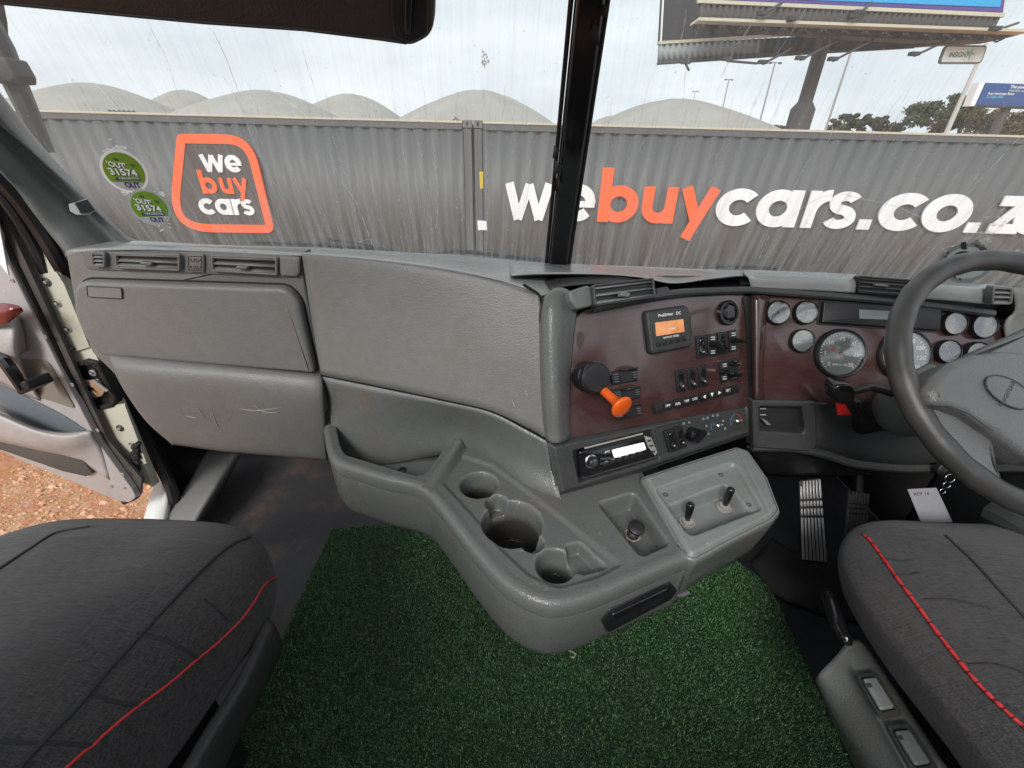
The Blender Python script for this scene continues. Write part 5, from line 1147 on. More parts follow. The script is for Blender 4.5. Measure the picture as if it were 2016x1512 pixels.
# heater controls
q1 = rocker([(1308, 849), (1327, 843), (1338, 886), (1319, 891)], bz, PR); q2 = rocker([(1328, 842), (1344, 838), (1354, 880), (1338, 884)], bz, PR)
kc = PR.uv(1369, 857, .01)
kn = MB().lathe(PR.P(*kc, -.004), PR.n, [(.0185, 0), (.0175, .012), (.0165, .020), (.008, .022)], 32).build('fan_knob', M['gloss'], bz)
R3m = Matrix((PR.u, PR.v, PR.n)).transposed().to_3x3() @ Matrix.Rotation(.55, 3, 'Z')
MB().box(PR.P(*kc, .022), (.033, .011, .018), R3m).build('knob_grip', M['gloss'], kn)
for (x, y, tint) in ((1413, 838, 1), (1451, 829, 2)):
    kc = PR.uv(x, y, .0); r_ = .0165
    sh = MB().lathe(PR.P(*kc, -.004), PR.n, [(.0062, 0), (.0062, .009), (.004, .011)], 14).build('bare_shaft', M['chrome'], bz)
    MB().tube([PR.P(kc[0]+.002, kc[1], .006), PR.P(kc[0]+.011, kc[1]+.002, .004)], .0012, 5).build('shaft_clip', M['chrome'], sh)
    for (a0, a1, cl) in (((150, 215, (.03, .20, .42)),) if tint == 1 else ((95, 215, (.03, .20, .42)), (-20, 90, (.42, .03, .03)))):
        mm = plain('arc_print', cl, .5); pts = arc(kc[0], kc[1], r_, a0, a1, 14)
        mb = MB(); V = []
        for x_, y_ in pts:
            d = Vector((x_-kc[0], y_-kc[1])).normalized()*.0008; V += [PR.P(x_-d.x, y_-d.y, -.0034), PR.P(x_+d.x, y_+d.y, -.0034)]
        mb.add(V, [(2*i, 2*i+1, 2*i+3, 2*i+2) for i in range(len(pts)-1)]); mb.build('arc_print', mm, bz, 0)
for (x, y) in ((1387, 825), (1395, 823), (1406, 819), (1415, 818), (1426, 829), (1393, 839), (1430, 844), (1397, 855), (1348, 834), (1359, 832)):
    u, v = PR.uv(x, y); MB().frame(PR, circ((u, v), .0028, 8), circ((u, v), .0019, 8), -.0038, -.0032).build('heater_symbol', M['white_dim'], bz)

# ================================================================== INSTRUMENT CLUSTER
PC = Pl((1500, 585, 1.01), (1950, 637, .955), (1480, 785, .905))
ic = thing('instrument_cluster', 'burgundy instrument panel of round gauges behind the steering wheel', 'instrument panel', tuple(PC.at(1650, 760)))
cp = rounded(PC.px([(1480, 577), (1700, 590), (1952, 622), (1980, 650), (1985, 800), (1600, 800), (1480, 792)]), [.01, 0, .03, .02, 0, 0, 0], 6)
MB().prism(PC, cp, -.02, 0, .002).build('cluster_face', M['wood'], ic, 40)
MB().grid(sheet([[PC.at(x_, y_, h_) for x_, h_ in zip(xs__, (.004, .020, .014, .001))] for y_, xs__ in ((582, (1478, 1488, 1500, 1514)), (640, (1480, 1489, 1498, 1506)), (720, (1482, 1489, 1495, 1501)), (786, (1483, 1490, 1497, 1503)))], 5, 5)).build('panel_edge_curve', M['wood'], ic, 60, .003, -1)
M['gface'] = plain('gauge_face', (.15, .165, .16), .3); M['gface2'] = plain('gauge_face_dark', (.03, .034, .034), .35)
gm = D.materials.new('gauge_glass'); gm.use_nodes = True; t = gm.node_tree; t.nodes.clear(); o_ = t.nodes.new('ShaderNodeOutputMaterial')
a_ = t.nodes.new('ShaderNodeBsdfTransparent'); b_ = t.nodes.new('ShaderNodeBsdfGlossy'); b_.inputs['Roughness'].default_value = .06; m_ = t.nodes.new('ShaderNodeMixShader'); m_.inputs[0].default_value = .12
d_ = t.nodes.new('ShaderNodeBsdfDiffuse'); d_.inputs['Color'].default_value = (.6, .6, .57, 1); m3 = t.nodes.new('ShaderNodeMixShader')
nz_ = noise(t, t.nodes.new('ShaderNodeTexCoord').outputs['Object'], 22, 1, .4, .6); t.links.new(mth(t, 'MULTIPLY', ramp(t, nz_, .48, .66), .22), m3.inputs[0])  # pale diffuse patches painted in as reflections on the glass
t.links.new(a_.outputs[0], m_.inputs[1]); t.links.new(b_.outputs[0], m_.inputs[2]); t.links.new(m_.outputs[0], m3.inputs[1]); t.links.new(d_.outputs[0], m3.inputs[2]); t.links.new(m3.outputs[0], o_.inputs['Surface'])
M['gglass'] = gm
def gauge(x, y, rpx, label=None, big=0, nums=None, needle=200, a0=225, a1=-45, face='gface'):
    u, v = PC.uv(x, y, .010); sc_ = abs(PC.uv(x+10, y, .01)[0]-u)/10; r = rpx*sc_
    g = MB().lathe(PC.P(u, v, 0), PC.n, [(r*1.06, 0), (r*1.04, .010), (r*.98, .014), (r*.93, .013), (r*.90, .006), (r*.3, .006)], 44).build('gauge', M['black_soft'], ic, 30)
    if label: g['label'] = label
    MB().lathe(PC.P(u, v, .0062), PC.n, [(r*.9, 0), (r*.9, .0008)], 44).build('dial', M[face], g)
    mb = MB(); n = 31 if big else 7
    for k in range(n):
        a = math.radians(a0+(a1-a0)*k/(n-1)); L_ = .10 if (k % 5 == 0 and big) or not big else .05
        d = Vector((math.cos(a), math.sin(a))); n_ = Vector((-d.y, d.x))*r*.012; p0 = d*r*.84; p1 = d*r*(.84-L_)
        mb.add([PC.P(u+q.x, v+q.y, .0073) for q in (p0+n_, p0-n_, p1-n_, p1+n_)], [(0, 1, 2, 3)])
    mb.build('dial_ticks', M['white'], g, 0)
    if nums:
        for k, s_ in enumerate(nums):
            a = math.radians(a0+(a1-a0)*k/(len(nums)-1)); sz_ = r*.235
            mtext('dial_number', s_, PC, (u+math.cos(a)*r*.63, v+math.sin(a)*r*.63-sz_*.35), sz_, M['white'], g, .0073, align='CENTER')
    na = math.radians(needle); d = Vector((math.cos(na), math.sin(na))); n_ = Vector((-d.y, d.x))*r*.02
    MB().add([PC.P(u+q.x, v+q.y, .0085) for q in (n_*1.5-d*r*.15, -n_*1.5-d*r*.15, d*r*.72-n_*.5, d*r*.72+n_*.5)], [(0, 1, 2, 3)]).build('needle', M['red'] if big else M['white_dim'], g, 0, .0004)
    MB().lathe(PC.P(u, v, .007), PC.n, [(r*.09, 0), (r*.08, .003)], 14).build('needle_hub', M['black'], g)
    MB().lathe(PC.P(u, v, .0115), PC.n, [(r*.93, 0), (r*.6, .0012), (r*.05, .0018)], 44).build('gauge_glass', M['gglass'], g)
    return u, v, r, g
gauge(1533, 615, 24, 'blank upper left gauge with a bright reflection', needle=180)
gauge(1588, 615, 23.5, 'upper gauge beside the display panel', needle=30)
gauge(1581, 671, 23.5, 'lower small gauge left of the tachometer', needle=150)
u, v, r, g = gauge(1657, 696, 49, 'large tachometer reading 0 to 30', 1, ['0', '5', '10', '15', '20', '25', '30'], needle=160, a0=226, a1=-46)
mtext('dial_text', 'RPM X 100', PC, (u, v-r*.52), r*.13, M['white'], g, .0073, align='CENTER')
u, v, r, g = gauge(1784, 699, 51, 'large speedometer partly hidden by the wheel rim', 1, ['0', '20', '40', '60', '80', '100', '120', '140'], needle=226, a0=226, a1=-46)
mtext('dial_text', 'km/h', PC, (u, v-r*.52), r*.13, M['white'], g, .0073, align='CENTER')
gauge(1881, 637, 24, 'gauge right of the wheel rim, upper row', needle=100, face='gface2'); gauge(1939, 642, 26, 'rightmost upper gauge', needle=40, face='gface2')
gauge(1869, 692, 24, 'gauge right of the speedometer, lower row', needle=120, face='gface2'); gauge(1926, 697, 25, 'rightmost lower gauge, cut by the wheel spoke', needle=60, face='gface2')
dp = rounded(PC.px([(1622, 593), (1853, 607), (1851, 651), (1617, 635)], .012), .003, 3)
dm = MB().prism(PC, dp, 0, .014, .003).build('message_display', M['black_soft'], ic, 40); MB().prism(PC, inset(dp, -.004), 0, .003).build('display_gasket', M['black'], dm)
MB().prism(PC, rounded(PC.px([(1692, 609), (1768, 613), (1768, 630), (1692, 627)], .015), .002), .014, .0146).build('display_window', plain('display_grey', (.20, .24, .22), .15), dm)
MB().grid(sheet([[(1930, 590, 1.03), (2020, 600, 1.02), (2110, 610, 1.01)], [(1930, 760, .99), (2020, 770, .98), (2110, 780, .97)], [(1930, 930, .95), (2020, 935, .94), (2110, 940, .93)]], 3, 3)).build('rear_cover', M['black'], ic, 0, .003)
# trim under the cluster with the little recessed switch
lt = thing('lower_dash_trim', 'dark grey lower dash trim right of the heater controls', 'dash trim', tuple(at(1540, 870, Y=.96)))
PL = Pl((1480, 787, .895), (1600, 790, .892), (1480, 880, .865))
fo = rounded(PL.px([(1478, 786), (1600, 788), (1604, 872), (1590, 886), (1480, 878)]), [.004, .006, .01, .01, .002], 4); fi = rounded(PL.px([(1490, 798), (1575, 799), (1580, 840), (1576, 851), (1492, 846)]), [.004, .004, .006, .006, .004], 4)
MB().frame(PL, fo, fi, -.03, .012, .004).build('trim_frame', M['grey_dark'], lt, 40)
MB().prism(PL, inset(fi, -.003), -.03, -.012).build('switch_recess', M['black_soft'], lt)
for y in (804, 816): MB().prism(PL, PL.px([(1497, y), (1509, y+.5), (1509, y+2), (1497, y+1.5)], -.01), -.012, -.0112).build('switch_mark', M['white_dim'], lt)
MB().prism(PL, PL.px([(1498, 824), (1508, 827), (1517, 836), (1508, 836)], .0), -.012, .004, .001).build('small_lever', M['grey'], lt)
MB().grid(sheet([[(1600, 790, .895), (1700, 798, .895), (1850, 800, .88), (2090, 800, .86)], [(1601, 830, .885), (1700, 840, .885), (1850, 845, .87), (2090, 850, .85)], [(1602, 870, .875), (1700, 888, .87), (1850, 900, .86), (2090, 905, .85)], [(1590, 888, .89), (1700, 910, .885), (1850, 925, .88), (2090, 925, .87)]], 6, 5)).build('knee_panel', M['grey_dark'], lt, 60, .004, -1)
MB().tube(cr_pts([A3(p) for p in [(1480, 880, .87), (1560, 882, .87), (1620, 893, .865), (1680, 912, .86), (1760, 921, .858), (1850, 922, .855), (2090, 920, .85)]], 5), .011, 8).build('lower_rib', M['grey_dark'], lt)
MB().grid(sheet([[(1470, 880, .88), (1560, 890, .90), (1700, 915, .91)], [(1490, 905, .91), (1570, 915, .94), (1700, 930, .96)], [(1505, 935, .98), (1580, 940, 1.02), (1720, 935, 1.04)]], 5, 4)).build('lower_shroud', M['black_soft'], lt, 60, .004)

# ================================================================== STEERING WHEEL AND COLUMN
T = math.radians(45.5); wn = Vector((0, -math.cos(T), math.sin(T))); wc = Vector((.882, .640, .838))
PW = Pl(wc, wc+Vector((1, 0, 0)), wc+Vector((0, math.sin(T), math.cos(T))))
M['wheelrub'] = plastic('wheel_rubber', (.040, .040, .039), .36, 1900, .14, .25, .35); M['pad'] = plastic('wheel_pad_grey', (.105, .11, .108), .30, 800, .35, .2, .25)
sw = thing('steering_wheel', 'large dark grey truck steering wheel with a padded oval-badged hub', 'steering wheel', tuple(wc))
mb = MB(); ring = []; NR = 96
for k in range(NR):
    a = 2*pi*k/NR; ring.append(PW.P(.2255*math.cos(a), .2255*math.sin(a), 0))
mb.tube(ring, [.0186+.0007*math.sin(k*2*pi/4) for k in range(NR)], 14, closed=True).build('rim', M['wheelrub'], sw, 0)
pad = rounded(PW.px([(1822, 766), (1838, 740), (1872, 712), (1915, 697), (1968, 689), (2040, 694), (2110, 718), (2160, 768), (2172, 830), (2140, 885), (2090, 915), (2040, 908), (2012, 892), (1955, 850), (1905, 817), (1868, 803), (1834, 796)], .03), [.012, .02, .03, .03, .03, .03, .03, .03, .03, .03, .03, .02, .02, .03, .03, .02, .01], 5)
cxm = PW.uv(1988, 775, .03)
def mirror(ps): return [(2*cxm[0]-x, 2*cxm[1]-y) for x, y in ps]
padf = MB(); padf.prism(PW, pad, -.01, .034, .014, 6); pd_ = padf.build('hub_pad', M['pad'], sw, 60)
sp1 = rounded(PW.px([(1818, 782), (1872, 798), (1925, 832), (1957, 860), (1951, 886), (1956, 915), (1972, 946), (1945, 950), (1880, 900), (1832, 842)], .005), [.02, .0, 0, .01, .02, .02, .01, 0, .0, .0], 4)
MB().prism(PW, sp1, -.022, .012, .010, 4).build('spoke', M['pad'], sw, 60)
sp2 = rounded(PW.px([(1888, 712), (1925, 690), (2016, 650), (2110, 606), (2150, 640), (2060, 720)], .015), .01, 4)
MB().prism(PW, sp2, -.012, .026, .008, 4).build('spoke', M['pad'], sw, 60)
MB().prism(PW, [(.07, -.035), (.215, -.02), (.215, .03), (.07, .045)], -.02, .012, .01, 4).build('spoke', M['pad'], sw, 60)
em = PW.uv(1985, 772, .036); ea = .036; eb = .0235; er = -.55
ep = [(em[0]+ea*math.cos(k*pi/20)*math.cos(er)-eb*math.sin(k*pi/20)*math.sin(er), em[1]+ea*math.cos(k*pi/20)*math.sin(er)+eb*math.sin(k*pi/20)*math.cos(er)) for k in range(40)]
MB().prism(PW, ep, .030, .0375, .002).build('badge', M['pad'], sw, 60)
MB().frame(PW, inset(ep, -.0008), inset(ep, .0012), .033, .0385, .0004).build('badge_rim', M['grey_dark'], sw)
mtext('badge_text', 'FREIGHTLINER', PW, (em[0], em[1]-.003), .0085, M['grey_dark'], sw, .0378, rot=.9, align='CENTER')
MB().tube([PW.at(1835, 797, .0355), PW.at(1870, 799, .0365), PW.at(1905, 813, .0365), PW.at(1955, 848, .0365)], .0012, 5).build('pad_seam', M['grey_dark'], sw)
col = thing('steering_column', 'grey plastic steering column shroud behind the wheel', 'steering column', tuple(wc-wn*.3))
ax = -wn
MB().lathe(wc+ax*.03, ax, [(.045, 0), (.058, .02), (.060, .06), (.066, .12), (.064, .20), (.056, .235), (.040, .245)], 32).build('shroud', M['grey_mid'], col, 50)
MB().lathe(wc+ax*.25, ax, [(.035, 0), (.032, .30), (.030, .75)], 18).build('column_shaft', M['black_soft'], col, 50)
MB().lathe(wc+ax*.0-wn*.0, ax, [(.03, 0), (.042, .035)], 20).build('wheel_boss', M['grey_dark'], col)
st = thing('column_stalk', 'black multifunction stalk with a square knob and a red tab left of the column', 'stalk', tuple(at(1660, 780, Y=.80)))
MB().tube([at(1760, 775, Y=.80), at(1715, 762, Y=.80), at(1678, 772, Y=.79)], [.009, .008, .007], 8).build('stalk_arm', M['black_soft'], st)
PS = Pl((1640, 758, .785), (1682, 756, .785), (1642, 795, .785))
MB().prism(PS, rounded(PS.px([(1638, 764), (1648, 756), (1672, 755), (1680, 762), (1682, 786), (1674, 793), (1652, 794), (1641, 788)]), .008, 4), -.028, .006, .008, 4).build('stalk_knob', M['gloss'], st, 50)
MB().prism(PS, PS.px([(1645, 793), (1662, 794), (1675, 815), (1650, 817)], -.01), -.012, -.009).build('red_tab', M['red'], st)
MB().prism(PS, rounded(PS.px([(1683, 790), (1698, 792), (1702, 815), (1716, 830), (1700, 838), (1688, 822)], -.01), .004), -.03, -.008, .004).build('stalk_clip', M['black_soft'], st)
MB().tube([at(1800, 742, Y=.80), at(1830, 733, Y=.80), at(1852, 740, Y=.79)], [.012, .02, .014], 8).build('column_cap', M['grey_mid'], col)

# ================================================================== CENTRE CONSOLE
ZC = .5
PT = Pl(Vector((0, .6, ZC)), Vector((1, .6, ZC)), Vector((0, 1.2, ZC)))
M['liner'] = plastic('grimy_liner', (.035, .032, .028), .5, 400, .2, .2, .6, (.08, .06, .04))
cons = thing('centre_console', 'worn grey moulded console with three cup holders, a tray and a small switch well', 'console', tuple(at(1058, 1292, Y=.44)))
rimpx = [(640, 835), (645, 870), (652, 893), (668, 910), (700, 921), (755, 938), (800, 948), (830, 958), (852, 975), (890, 1022), (940, 1086), (985, 1135), (1020, 1162), (1060, 1180), (1095, 1186), (1150, 1176), (1227, 1146), (1300, 1115), (1357, 1092)]
rim = [tuple(p[:2]) for p in cr_pts([tuple(PT.uv(*p))+(0,) for p in rimpx], 6)]
rim = [(p[0], p[1]) for p in rim]
back = PT.px([(1263, 925), (1180, 905), (1105, 925), (1060, 925), (985, 885), (900, 845), (850, 835), (745, 830), (660, 810)])
outl = rim + [tuple(p) for p in back]
tray = rounded(PT.px([(655, 838), (662, 872), (676, 893), (760, 918), (822, 936), (840, 930), (868, 890), (884, 862), (820, 820), (700, 800)]), [.02, .03, .03, .0, .03, .02, .02, 0, 0, 0], 6)
well = rounded(PT.px([(905, 893), (971, 914), (1031, 958), (1126, 1031), (1228, 1112), (1180, 1138), (1100, 1160), (1040, 1135), (985, 1084), (925, 1012), (868, 950)]), [.01, .02, .02, .01, .01, .03, .03, .04, .04, .04, .02], 5)
cc = [PT.uv(943, 950), PT.uv(1008, 1025), PT.uv(1094, 1108)]; crad = [.043, .062, .037]; fA, fB = PT.uv(903, 884), PT.uv(842, 962)
swl = rounded(PT.px([(1176, 990), (1248, 968), (1318, 1072), (1262, 1097)]), .014, 6)
note = rounded(PT.px([(1116, 1070), (1142, 1064), (1168, 1090), (1196, 1112), (1152, 1124), (1124, 1120)]), .006, 4)
def hc(X, Y):
    S = sd_poly(X, Y, outl); h = np.zeros(X.shape)
    st_ = sd_poly(X, Y, tray); h -= .085*sm(-st_, -.003, .012)
    sw_ = sd_poly(X, Y, well); w = sm(-sw_, -.002, .010)
    d = [np.hypot(X-c_[0], Y-c_[1])-r_ for c_, r_ in zip(cc, crad)]
    # shoulder recess that joins the cups
    sh = -.006*w; w = 1.0
    ft = np.clip(((X-fA[0])*(fB[0]-fA[0])+(Y-fA[1])*(fB[1]-fA[1]))/((fB[0]-fA[0])**2+(fB[1]-fA[1])**2), 0, 1)
    fd_ = np.hypot(X-fA[0]-ft*(fB[0]-fA[0]), Y-fA[1]-ft*(fB[1]-fA[1])); fin = (.024*(1-ft)**1.2+.004)*np.exp(-(fd_/.0145)**4)
    # cup bores with a wider mouth
    deep = np.zeros(X.shape)
    for dd, dep, mouth in zip(d, (.095, .11, .06), (.006, .004, .004)):
        deep = np.maximum(deep, dep*sm(-dd, -.001, .006)*.55 + dep*.45*sm(-dd, .006, .012))
    # raised saddle notches between the cups
    br = np.minimum(np.minimum(np.hypot(X-(cc[0][0]+cc[1][0])/2-.004, Y-(cc[0][1]+cc[1][1])/2)-.022, 9), 9)
    br2 = np.hypot(X-(cc[1][0]+cc[2][0])/2, Y-(cc[1][1]+cc[2][1])/2)-.020
    nt_ = sd_poly(X, Y, note)
    sh2 = np.maximum(np.maximum(.040*sm(-br, -.004, .006), .034*sm(-br2, -.004, .006)), .028*sm(-nt_, -.004, .004))
    h += sh - np.maximum(deep, sh2)*w
    h -= .042*sm(-sd_poly(X, Y, swl), -.002, .010)
    h -= .0035*sm(S, -.016, -.004)
    return np.maximum(h, h*0+fin-.001*(fin < .002)-(fin < .001)*9)
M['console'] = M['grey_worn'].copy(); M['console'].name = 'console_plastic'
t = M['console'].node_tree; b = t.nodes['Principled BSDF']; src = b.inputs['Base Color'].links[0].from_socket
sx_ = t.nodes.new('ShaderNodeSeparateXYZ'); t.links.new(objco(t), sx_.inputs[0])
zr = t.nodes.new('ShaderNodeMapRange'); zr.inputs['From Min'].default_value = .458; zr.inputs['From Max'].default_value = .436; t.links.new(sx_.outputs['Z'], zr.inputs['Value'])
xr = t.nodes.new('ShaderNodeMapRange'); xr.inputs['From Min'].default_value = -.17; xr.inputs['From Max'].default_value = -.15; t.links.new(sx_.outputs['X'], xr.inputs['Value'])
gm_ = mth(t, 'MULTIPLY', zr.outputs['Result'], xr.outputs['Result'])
t.links.new(mixc(t, mth(t, 'MULTIPLY', gm_, .85), src, (.022, .018, .014)), b.inputs['Base Color'])   # brown grime plus the shade of the deep cups, painted by height
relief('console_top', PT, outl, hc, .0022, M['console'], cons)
# rim roll and skirt
def offs(poly, d):   # inward offset of an open polyline (interior on the left)
    o = []; N = len(poly)
    for i in range(N):
        a, b_ = Vector(poly[max(i-1, 0)]), Vector(poly[min(i+1, N-1)]); t_ = (b_-a).normalized(); o.append((poly[i][0]-t_.y*d, poly[i][1]+t_.x*d))
    return o
prof = [(.026, -.0006), (.019, .0002), (.014, .0010), (.009, .0014), (.004, .0004), (-.001, -.0028), (-.004, -.007), (-.006, -.014), (-.006, -.030), (-.0045, -.0355), (-.0030, -.0358), (-.0030, -.037), (-.0048, -.0374), (-.005, -.06), (-.004, -.10), (-.001, -.14), (.004, -.158), (.012, -.168), (.03, -.172)]
rows = []
fade = lambda i: 1
for d, z in prof:
    P = offs(rim, d); rows.append([PT.P(p[0], p[1], z) for p in P])
MB().grid(rows).build('console_skirt', M['grey_worn'], cons, 60, .003, -1)
MB().prism(PT, [tuple(p) for p in offs(rim, .02)]+[tuple(p) for p in back], -.172, -.165).build('console_bottom', M['black_soft'], cons)
for k, (c_, r_) in enumerate(zip(cc, crad)):
    if 0: MB().lathe(PT.P(c_[0], c_[1], 0), (0, 0, 1), [(r_-.0005, (-.042, -.036, -.026)[k]), (r_*.90, (-.046, -.040, -.030)[k]), (r_*.86, (-.10, -.112, -.06)[k])], 40, cap=False).build('cup_liner', M['liner'], cons, 50)
    MB().lathe(PT.P(c_[0], c_[1], (-.104, -.117, -.067)[k]), (0, 0, 1), [(r_*.8, 0), (r_*.8, .002)], 36).build('cup_mat', M['rubber'], cons)
u, v = PT.uv(792, 923, -.08); sc1 = MB().lathe(PT.P(u, v, -.086), (0, -.2, 1), [(.011, 0), (.011, .003), (.006, .003), (.005, .001), (.001, .001)], 20).build('tray_screw', M['black'], cons)
for (x, y) in ((757, 896), (768, 893), (778, 900)): MB().box(at(x, y, Y=.905), (.010, .004, .003)).build('moulded_mark', M['grey_dark'], cons)
# upstand from console to dash seam
W0 = [A3(p) for p in [(636, 741, .93), (745, 763, .872), (870, 789, .82), (965, 811, .785), (1035, 845, .757), (1077, 868, .735)]]
W2a = [(655, 868, 'z', .455), (745, 893, 'z', .45), (905, 880, 'z', .497), (971, 906, 'z', .497), (1031, 951, 'z', .498), (1104, 977, 'z', .503)]
W2a = [A3(p) for p in W2a]; W1_ = [a*.45+b_*.55+Vector((0, .012, -.006)) for a, b_ in zip(W0, W2a)]
W3a = [(660, 905, 'z', .415), (745, 915, 'z', .415), (900, 890, 'z', .470), (967, 916, 'z', .470), (1028, 962, 'z', .470), (1108, 985, 'z', .490)]
MB().grid(sheet([W0, W1_, W2a, W3a], 7, 7)).build('upstand', M['grey_worn'], cons, 60, .003, -1)
# small black pull knob in the switch well
pk_ = thing('pull_knob', 'small black push-pull knob standing in the narrow console well', 'knob', tuple(at(1245, 1052, Z=.46)))
bpt = at(1245, 1054, Z=.459); ax = Vector((.05, -.25, 1)).normalized()
MB().lathe(bpt, ax, [(.017, 0), (.017, .003), (.012, .004)], 6).build('nut', M['steel'], pk_)
MB().lathe(bpt, ax, [(.013, .002), (.013, .012), (.008, .014), (.006, .016), (.006, .022), (.012, .026), (.0165, .030), (.0165, .034), (.010, .038), (.002, .039)], 24).build('knob', M['black_soft'], pk_, 50)
for (x, y, z) in ():
    pass
# raised right-hand module with two toggles
PM = Pl((1265, 936, 'z', .524), (1450, 880, 'z', .530), (1355, 1092, 'z', .507))
md_ = thing('switch_module', 'light grey raised console module with two black toggle switches', 'switch module', tuple(PM.at(1430, 1060, -.1)))
mo = rounded(PM.px([(1266, 936), (1352, 908), (1452, 877), (1474, 884), (1512, 938), (1536, 1000), (1520, 1018), (1440, 1058), (1370, 1096), (1354, 1090), (1305, 1005)]), [.008, 0, .01, .01, .0, .02, .02, 0, .012, .008, 0], 5)
r1 = rounded(PM.px([(1288, 962), (1446, 907), (1502, 1003), (1358, 1058)]), .016, 6); r2 = rounded(PM.px([(1316, 990), (1432, 944), (1482, 1002), (1364, 1052)]), .014, 6)
def hm(X, Y):
    S = sd_poly(X, Y, mo); h = -.010*sm(S, -.012, .0)**2
    h -= .010*sm(-sd_poly(X, Y, r1), -.002, .008); h -= .034*sm(-sd_poly(X, Y, r2), -.002, .012)
    g_ = np.abs((X-gx0)*gn[0]+(Y-gy0)*gn[1]); h -= .003*(1-sm(g_, .0005, .0022))
    return h
ga, gb = Vector(PM.uv(1450, 880)), Vector(PM.uv(1516, 1014)); gd = (gb-ga).normalized(); gn = (-gd.y, gd.x); gx0, gy0 = ga
M['grey_light'] = plastic('light_grey_plastic', (.19, .205, .20), .32, 600, .2, .8, .6)
relief('module_top', PM, mo, hm, .0024, M['grey_light'], md_)
n_ = len(mo)
rr_ = []
for d, z in ((.002, -.008), (-.001, -.013), (-.002, -.022), (0, -.05), (.004, -.09), (.012, -.145), (.03, -.165), (.06, -.17)):
    q_ = inset(mo, d); rr_.append([PM.P(x, y, z) for x, y in q_+[q_[0]]])
MB().grid(rr_).build('module_body', M['grey_worn'], md_, 60, .003)
for (x, y) in ((1310, 974), (1419, 935), (1474, 994), (1345, 1043)):
    MB().lathe(PM.P(*PM.uv(x, y, -.01), -.0105), PM.n, [(.0055, 0), (.0055, .0015), (.003, .0015), (.0025, .0002), (.0005, .0002)], 14).build('screw', M['jambdark'], md_)
def toggle(x, y, tx, ty, label):
    b0_ = PM.at(x, y, -.043); t_ = thing('toggle_switch', label, 'toggle switch', tuple(b0_), 'black toggle switches on the console module')
    MB().lathe(b0_, PM.n, [(.0165, 0), (.0165, .004), (.012, .004), (.012, .010), (.007, .012)], 12).build('collar', M['steel'], t_)
    tip = PM.at(tx, ty, .022); d = (tip-b0_).normalized(); L_ = (tip-b0_).length
    MB().lathe(b0_, d, [(.005, .008), (.0055, .014), (.0075, L_*.55), (.0082, L_*.9), (.007, L_*.98), (.003, L_*1.02)], 18).build('toggle_lever', M['gloss'], t_, 50)
toggle(1352, 1029, 1360, 992, 'left black toggle switch, nearer the edge of the console module')
toggle(1425, 1000, 1440, 962, 'right black toggle switch under the rear corner of the console module')
# black drawer under the console front
sk_ = [tuple(p) for p in offs(rim, -.006)]
dq = Pl(PT.P(*PT.uv(1190, 1160), -.07), PT.P(*PT.uv(1340, 1098), -.07), PT.P(*PT.uv(1190, 1160), -.16))
ad = thing('ash_drawer', 'black drawer under the front edge of the console', 'drawer', tuple(dq.at(1250, 1210)))
MB().prism(dq, rounded(dq.px([(1183, 1222), (1200, 1200), (1320, 1146), (1334, 1163), (1322, 1180), (1196, 1247)], .008), .006, 4), -.02, .010, .006).build('drawer_front', M['black_soft'], ad, 50)
MB().prism(dq, rounded(dq.px([(1205, 1210), (1315, 1158), (1319, 1166), (1210, 1220)], .016), .003, 3), .008, .018, .004).build('drawer_lip', M['gloss'], ad, 50)
hk = thing('hook', 'small metal hook hanging under the console', 'hook', tuple(at(1127, 1285, Y=.5)))
MB().tube([at(1110, 1278, Y=.5), at(1122, 1281, Y=.5), at(1133, 1287, Y=.5), at(1131, 1294, Y=.5), at(1124, 1294, Y=.5)], .0016, 6).build('hook_wire', M['steel'], hk)

# wear marks and crumbs on the dashboard skins
def bv_of(name, par):
    o = [c_ for c_ in par.children if c_.name.split('.')[0] == name][0]
    return BVHTree.FromPolygons([v.co.copy() for v in o.data.vertices], [tuple(p.vertices) for p in o.data.polygons])
def hits(bvh, pts, lift=.0012, n=4):
    o = []
    for p in cr_pts([(x, y, 0) for x, y in pts], n):
        loc, nr, i_, d = bvh.ray_cast(CAM, ray(p.x, p.y).normalized())
        if loc is not None: o.append(loc+nr*(lift if nr.dot(CAM-loc) > 0 else -lift))
    return o
M['scuff'] = plain('scuff', (.42, .41, .38), .6); M['crumb'] = plain('crumb', (.16, .11, .08), .9)
bl_, bs_, bu_ = bv_of('lower_lid', dash), bv_of('side_panel', dash), bv_of('upstand', cons)
for bvh, par, pts in ((bl_, dash, [(472, 804), (505, 808), (555, 802)]), (bl_, dash, [(500, 798), (520, 810), (548, 812)]), (bl_, dash, [(388, 800), (398, 815), (404, 822)]), (bl_, dash, [(418, 812), (425, 830), (433, 846)]), (bl_, dash, [(366, 818), (380, 821), (388, 822)]),
                      (bu_, cons, [(890, 848), (893, 858), (896, 866)]), (bs_, dash, [(1034, 768), (1038, 776), (1039, 780)]), (bs_, dash, [(1008, 786), (1012, 796), (1014, 801)])):
    h_ = hits(bvh, pts)
    if len(h_) > 3: MB().tube(h_, [.0003+.0005*math.sin(pi*k/(len(h_)-1)) for k in range(len(h_))], 5).build('scuff_mark', M['scuff'], par, 0)
mb = MB(); R_ = np.random.default_rng(8)
for i in range(110):
    x = 968+R_.normal()*13; y = 810+R_.normal()*4+(x-968)*.35; h_ = hits(bu_, [(x, y), (x+1, y)], .001, 1)
    if not h_: continue
    mb.box(h_[0], tuple(R_.uniform(.001, .003, 3)), Matrix.Rotation(R_.uniform(0, 3), 3, 'Z'))
if mb.v: tag(mb.build('crumbs', M['crumb'], cons, 0), kind='stuff')

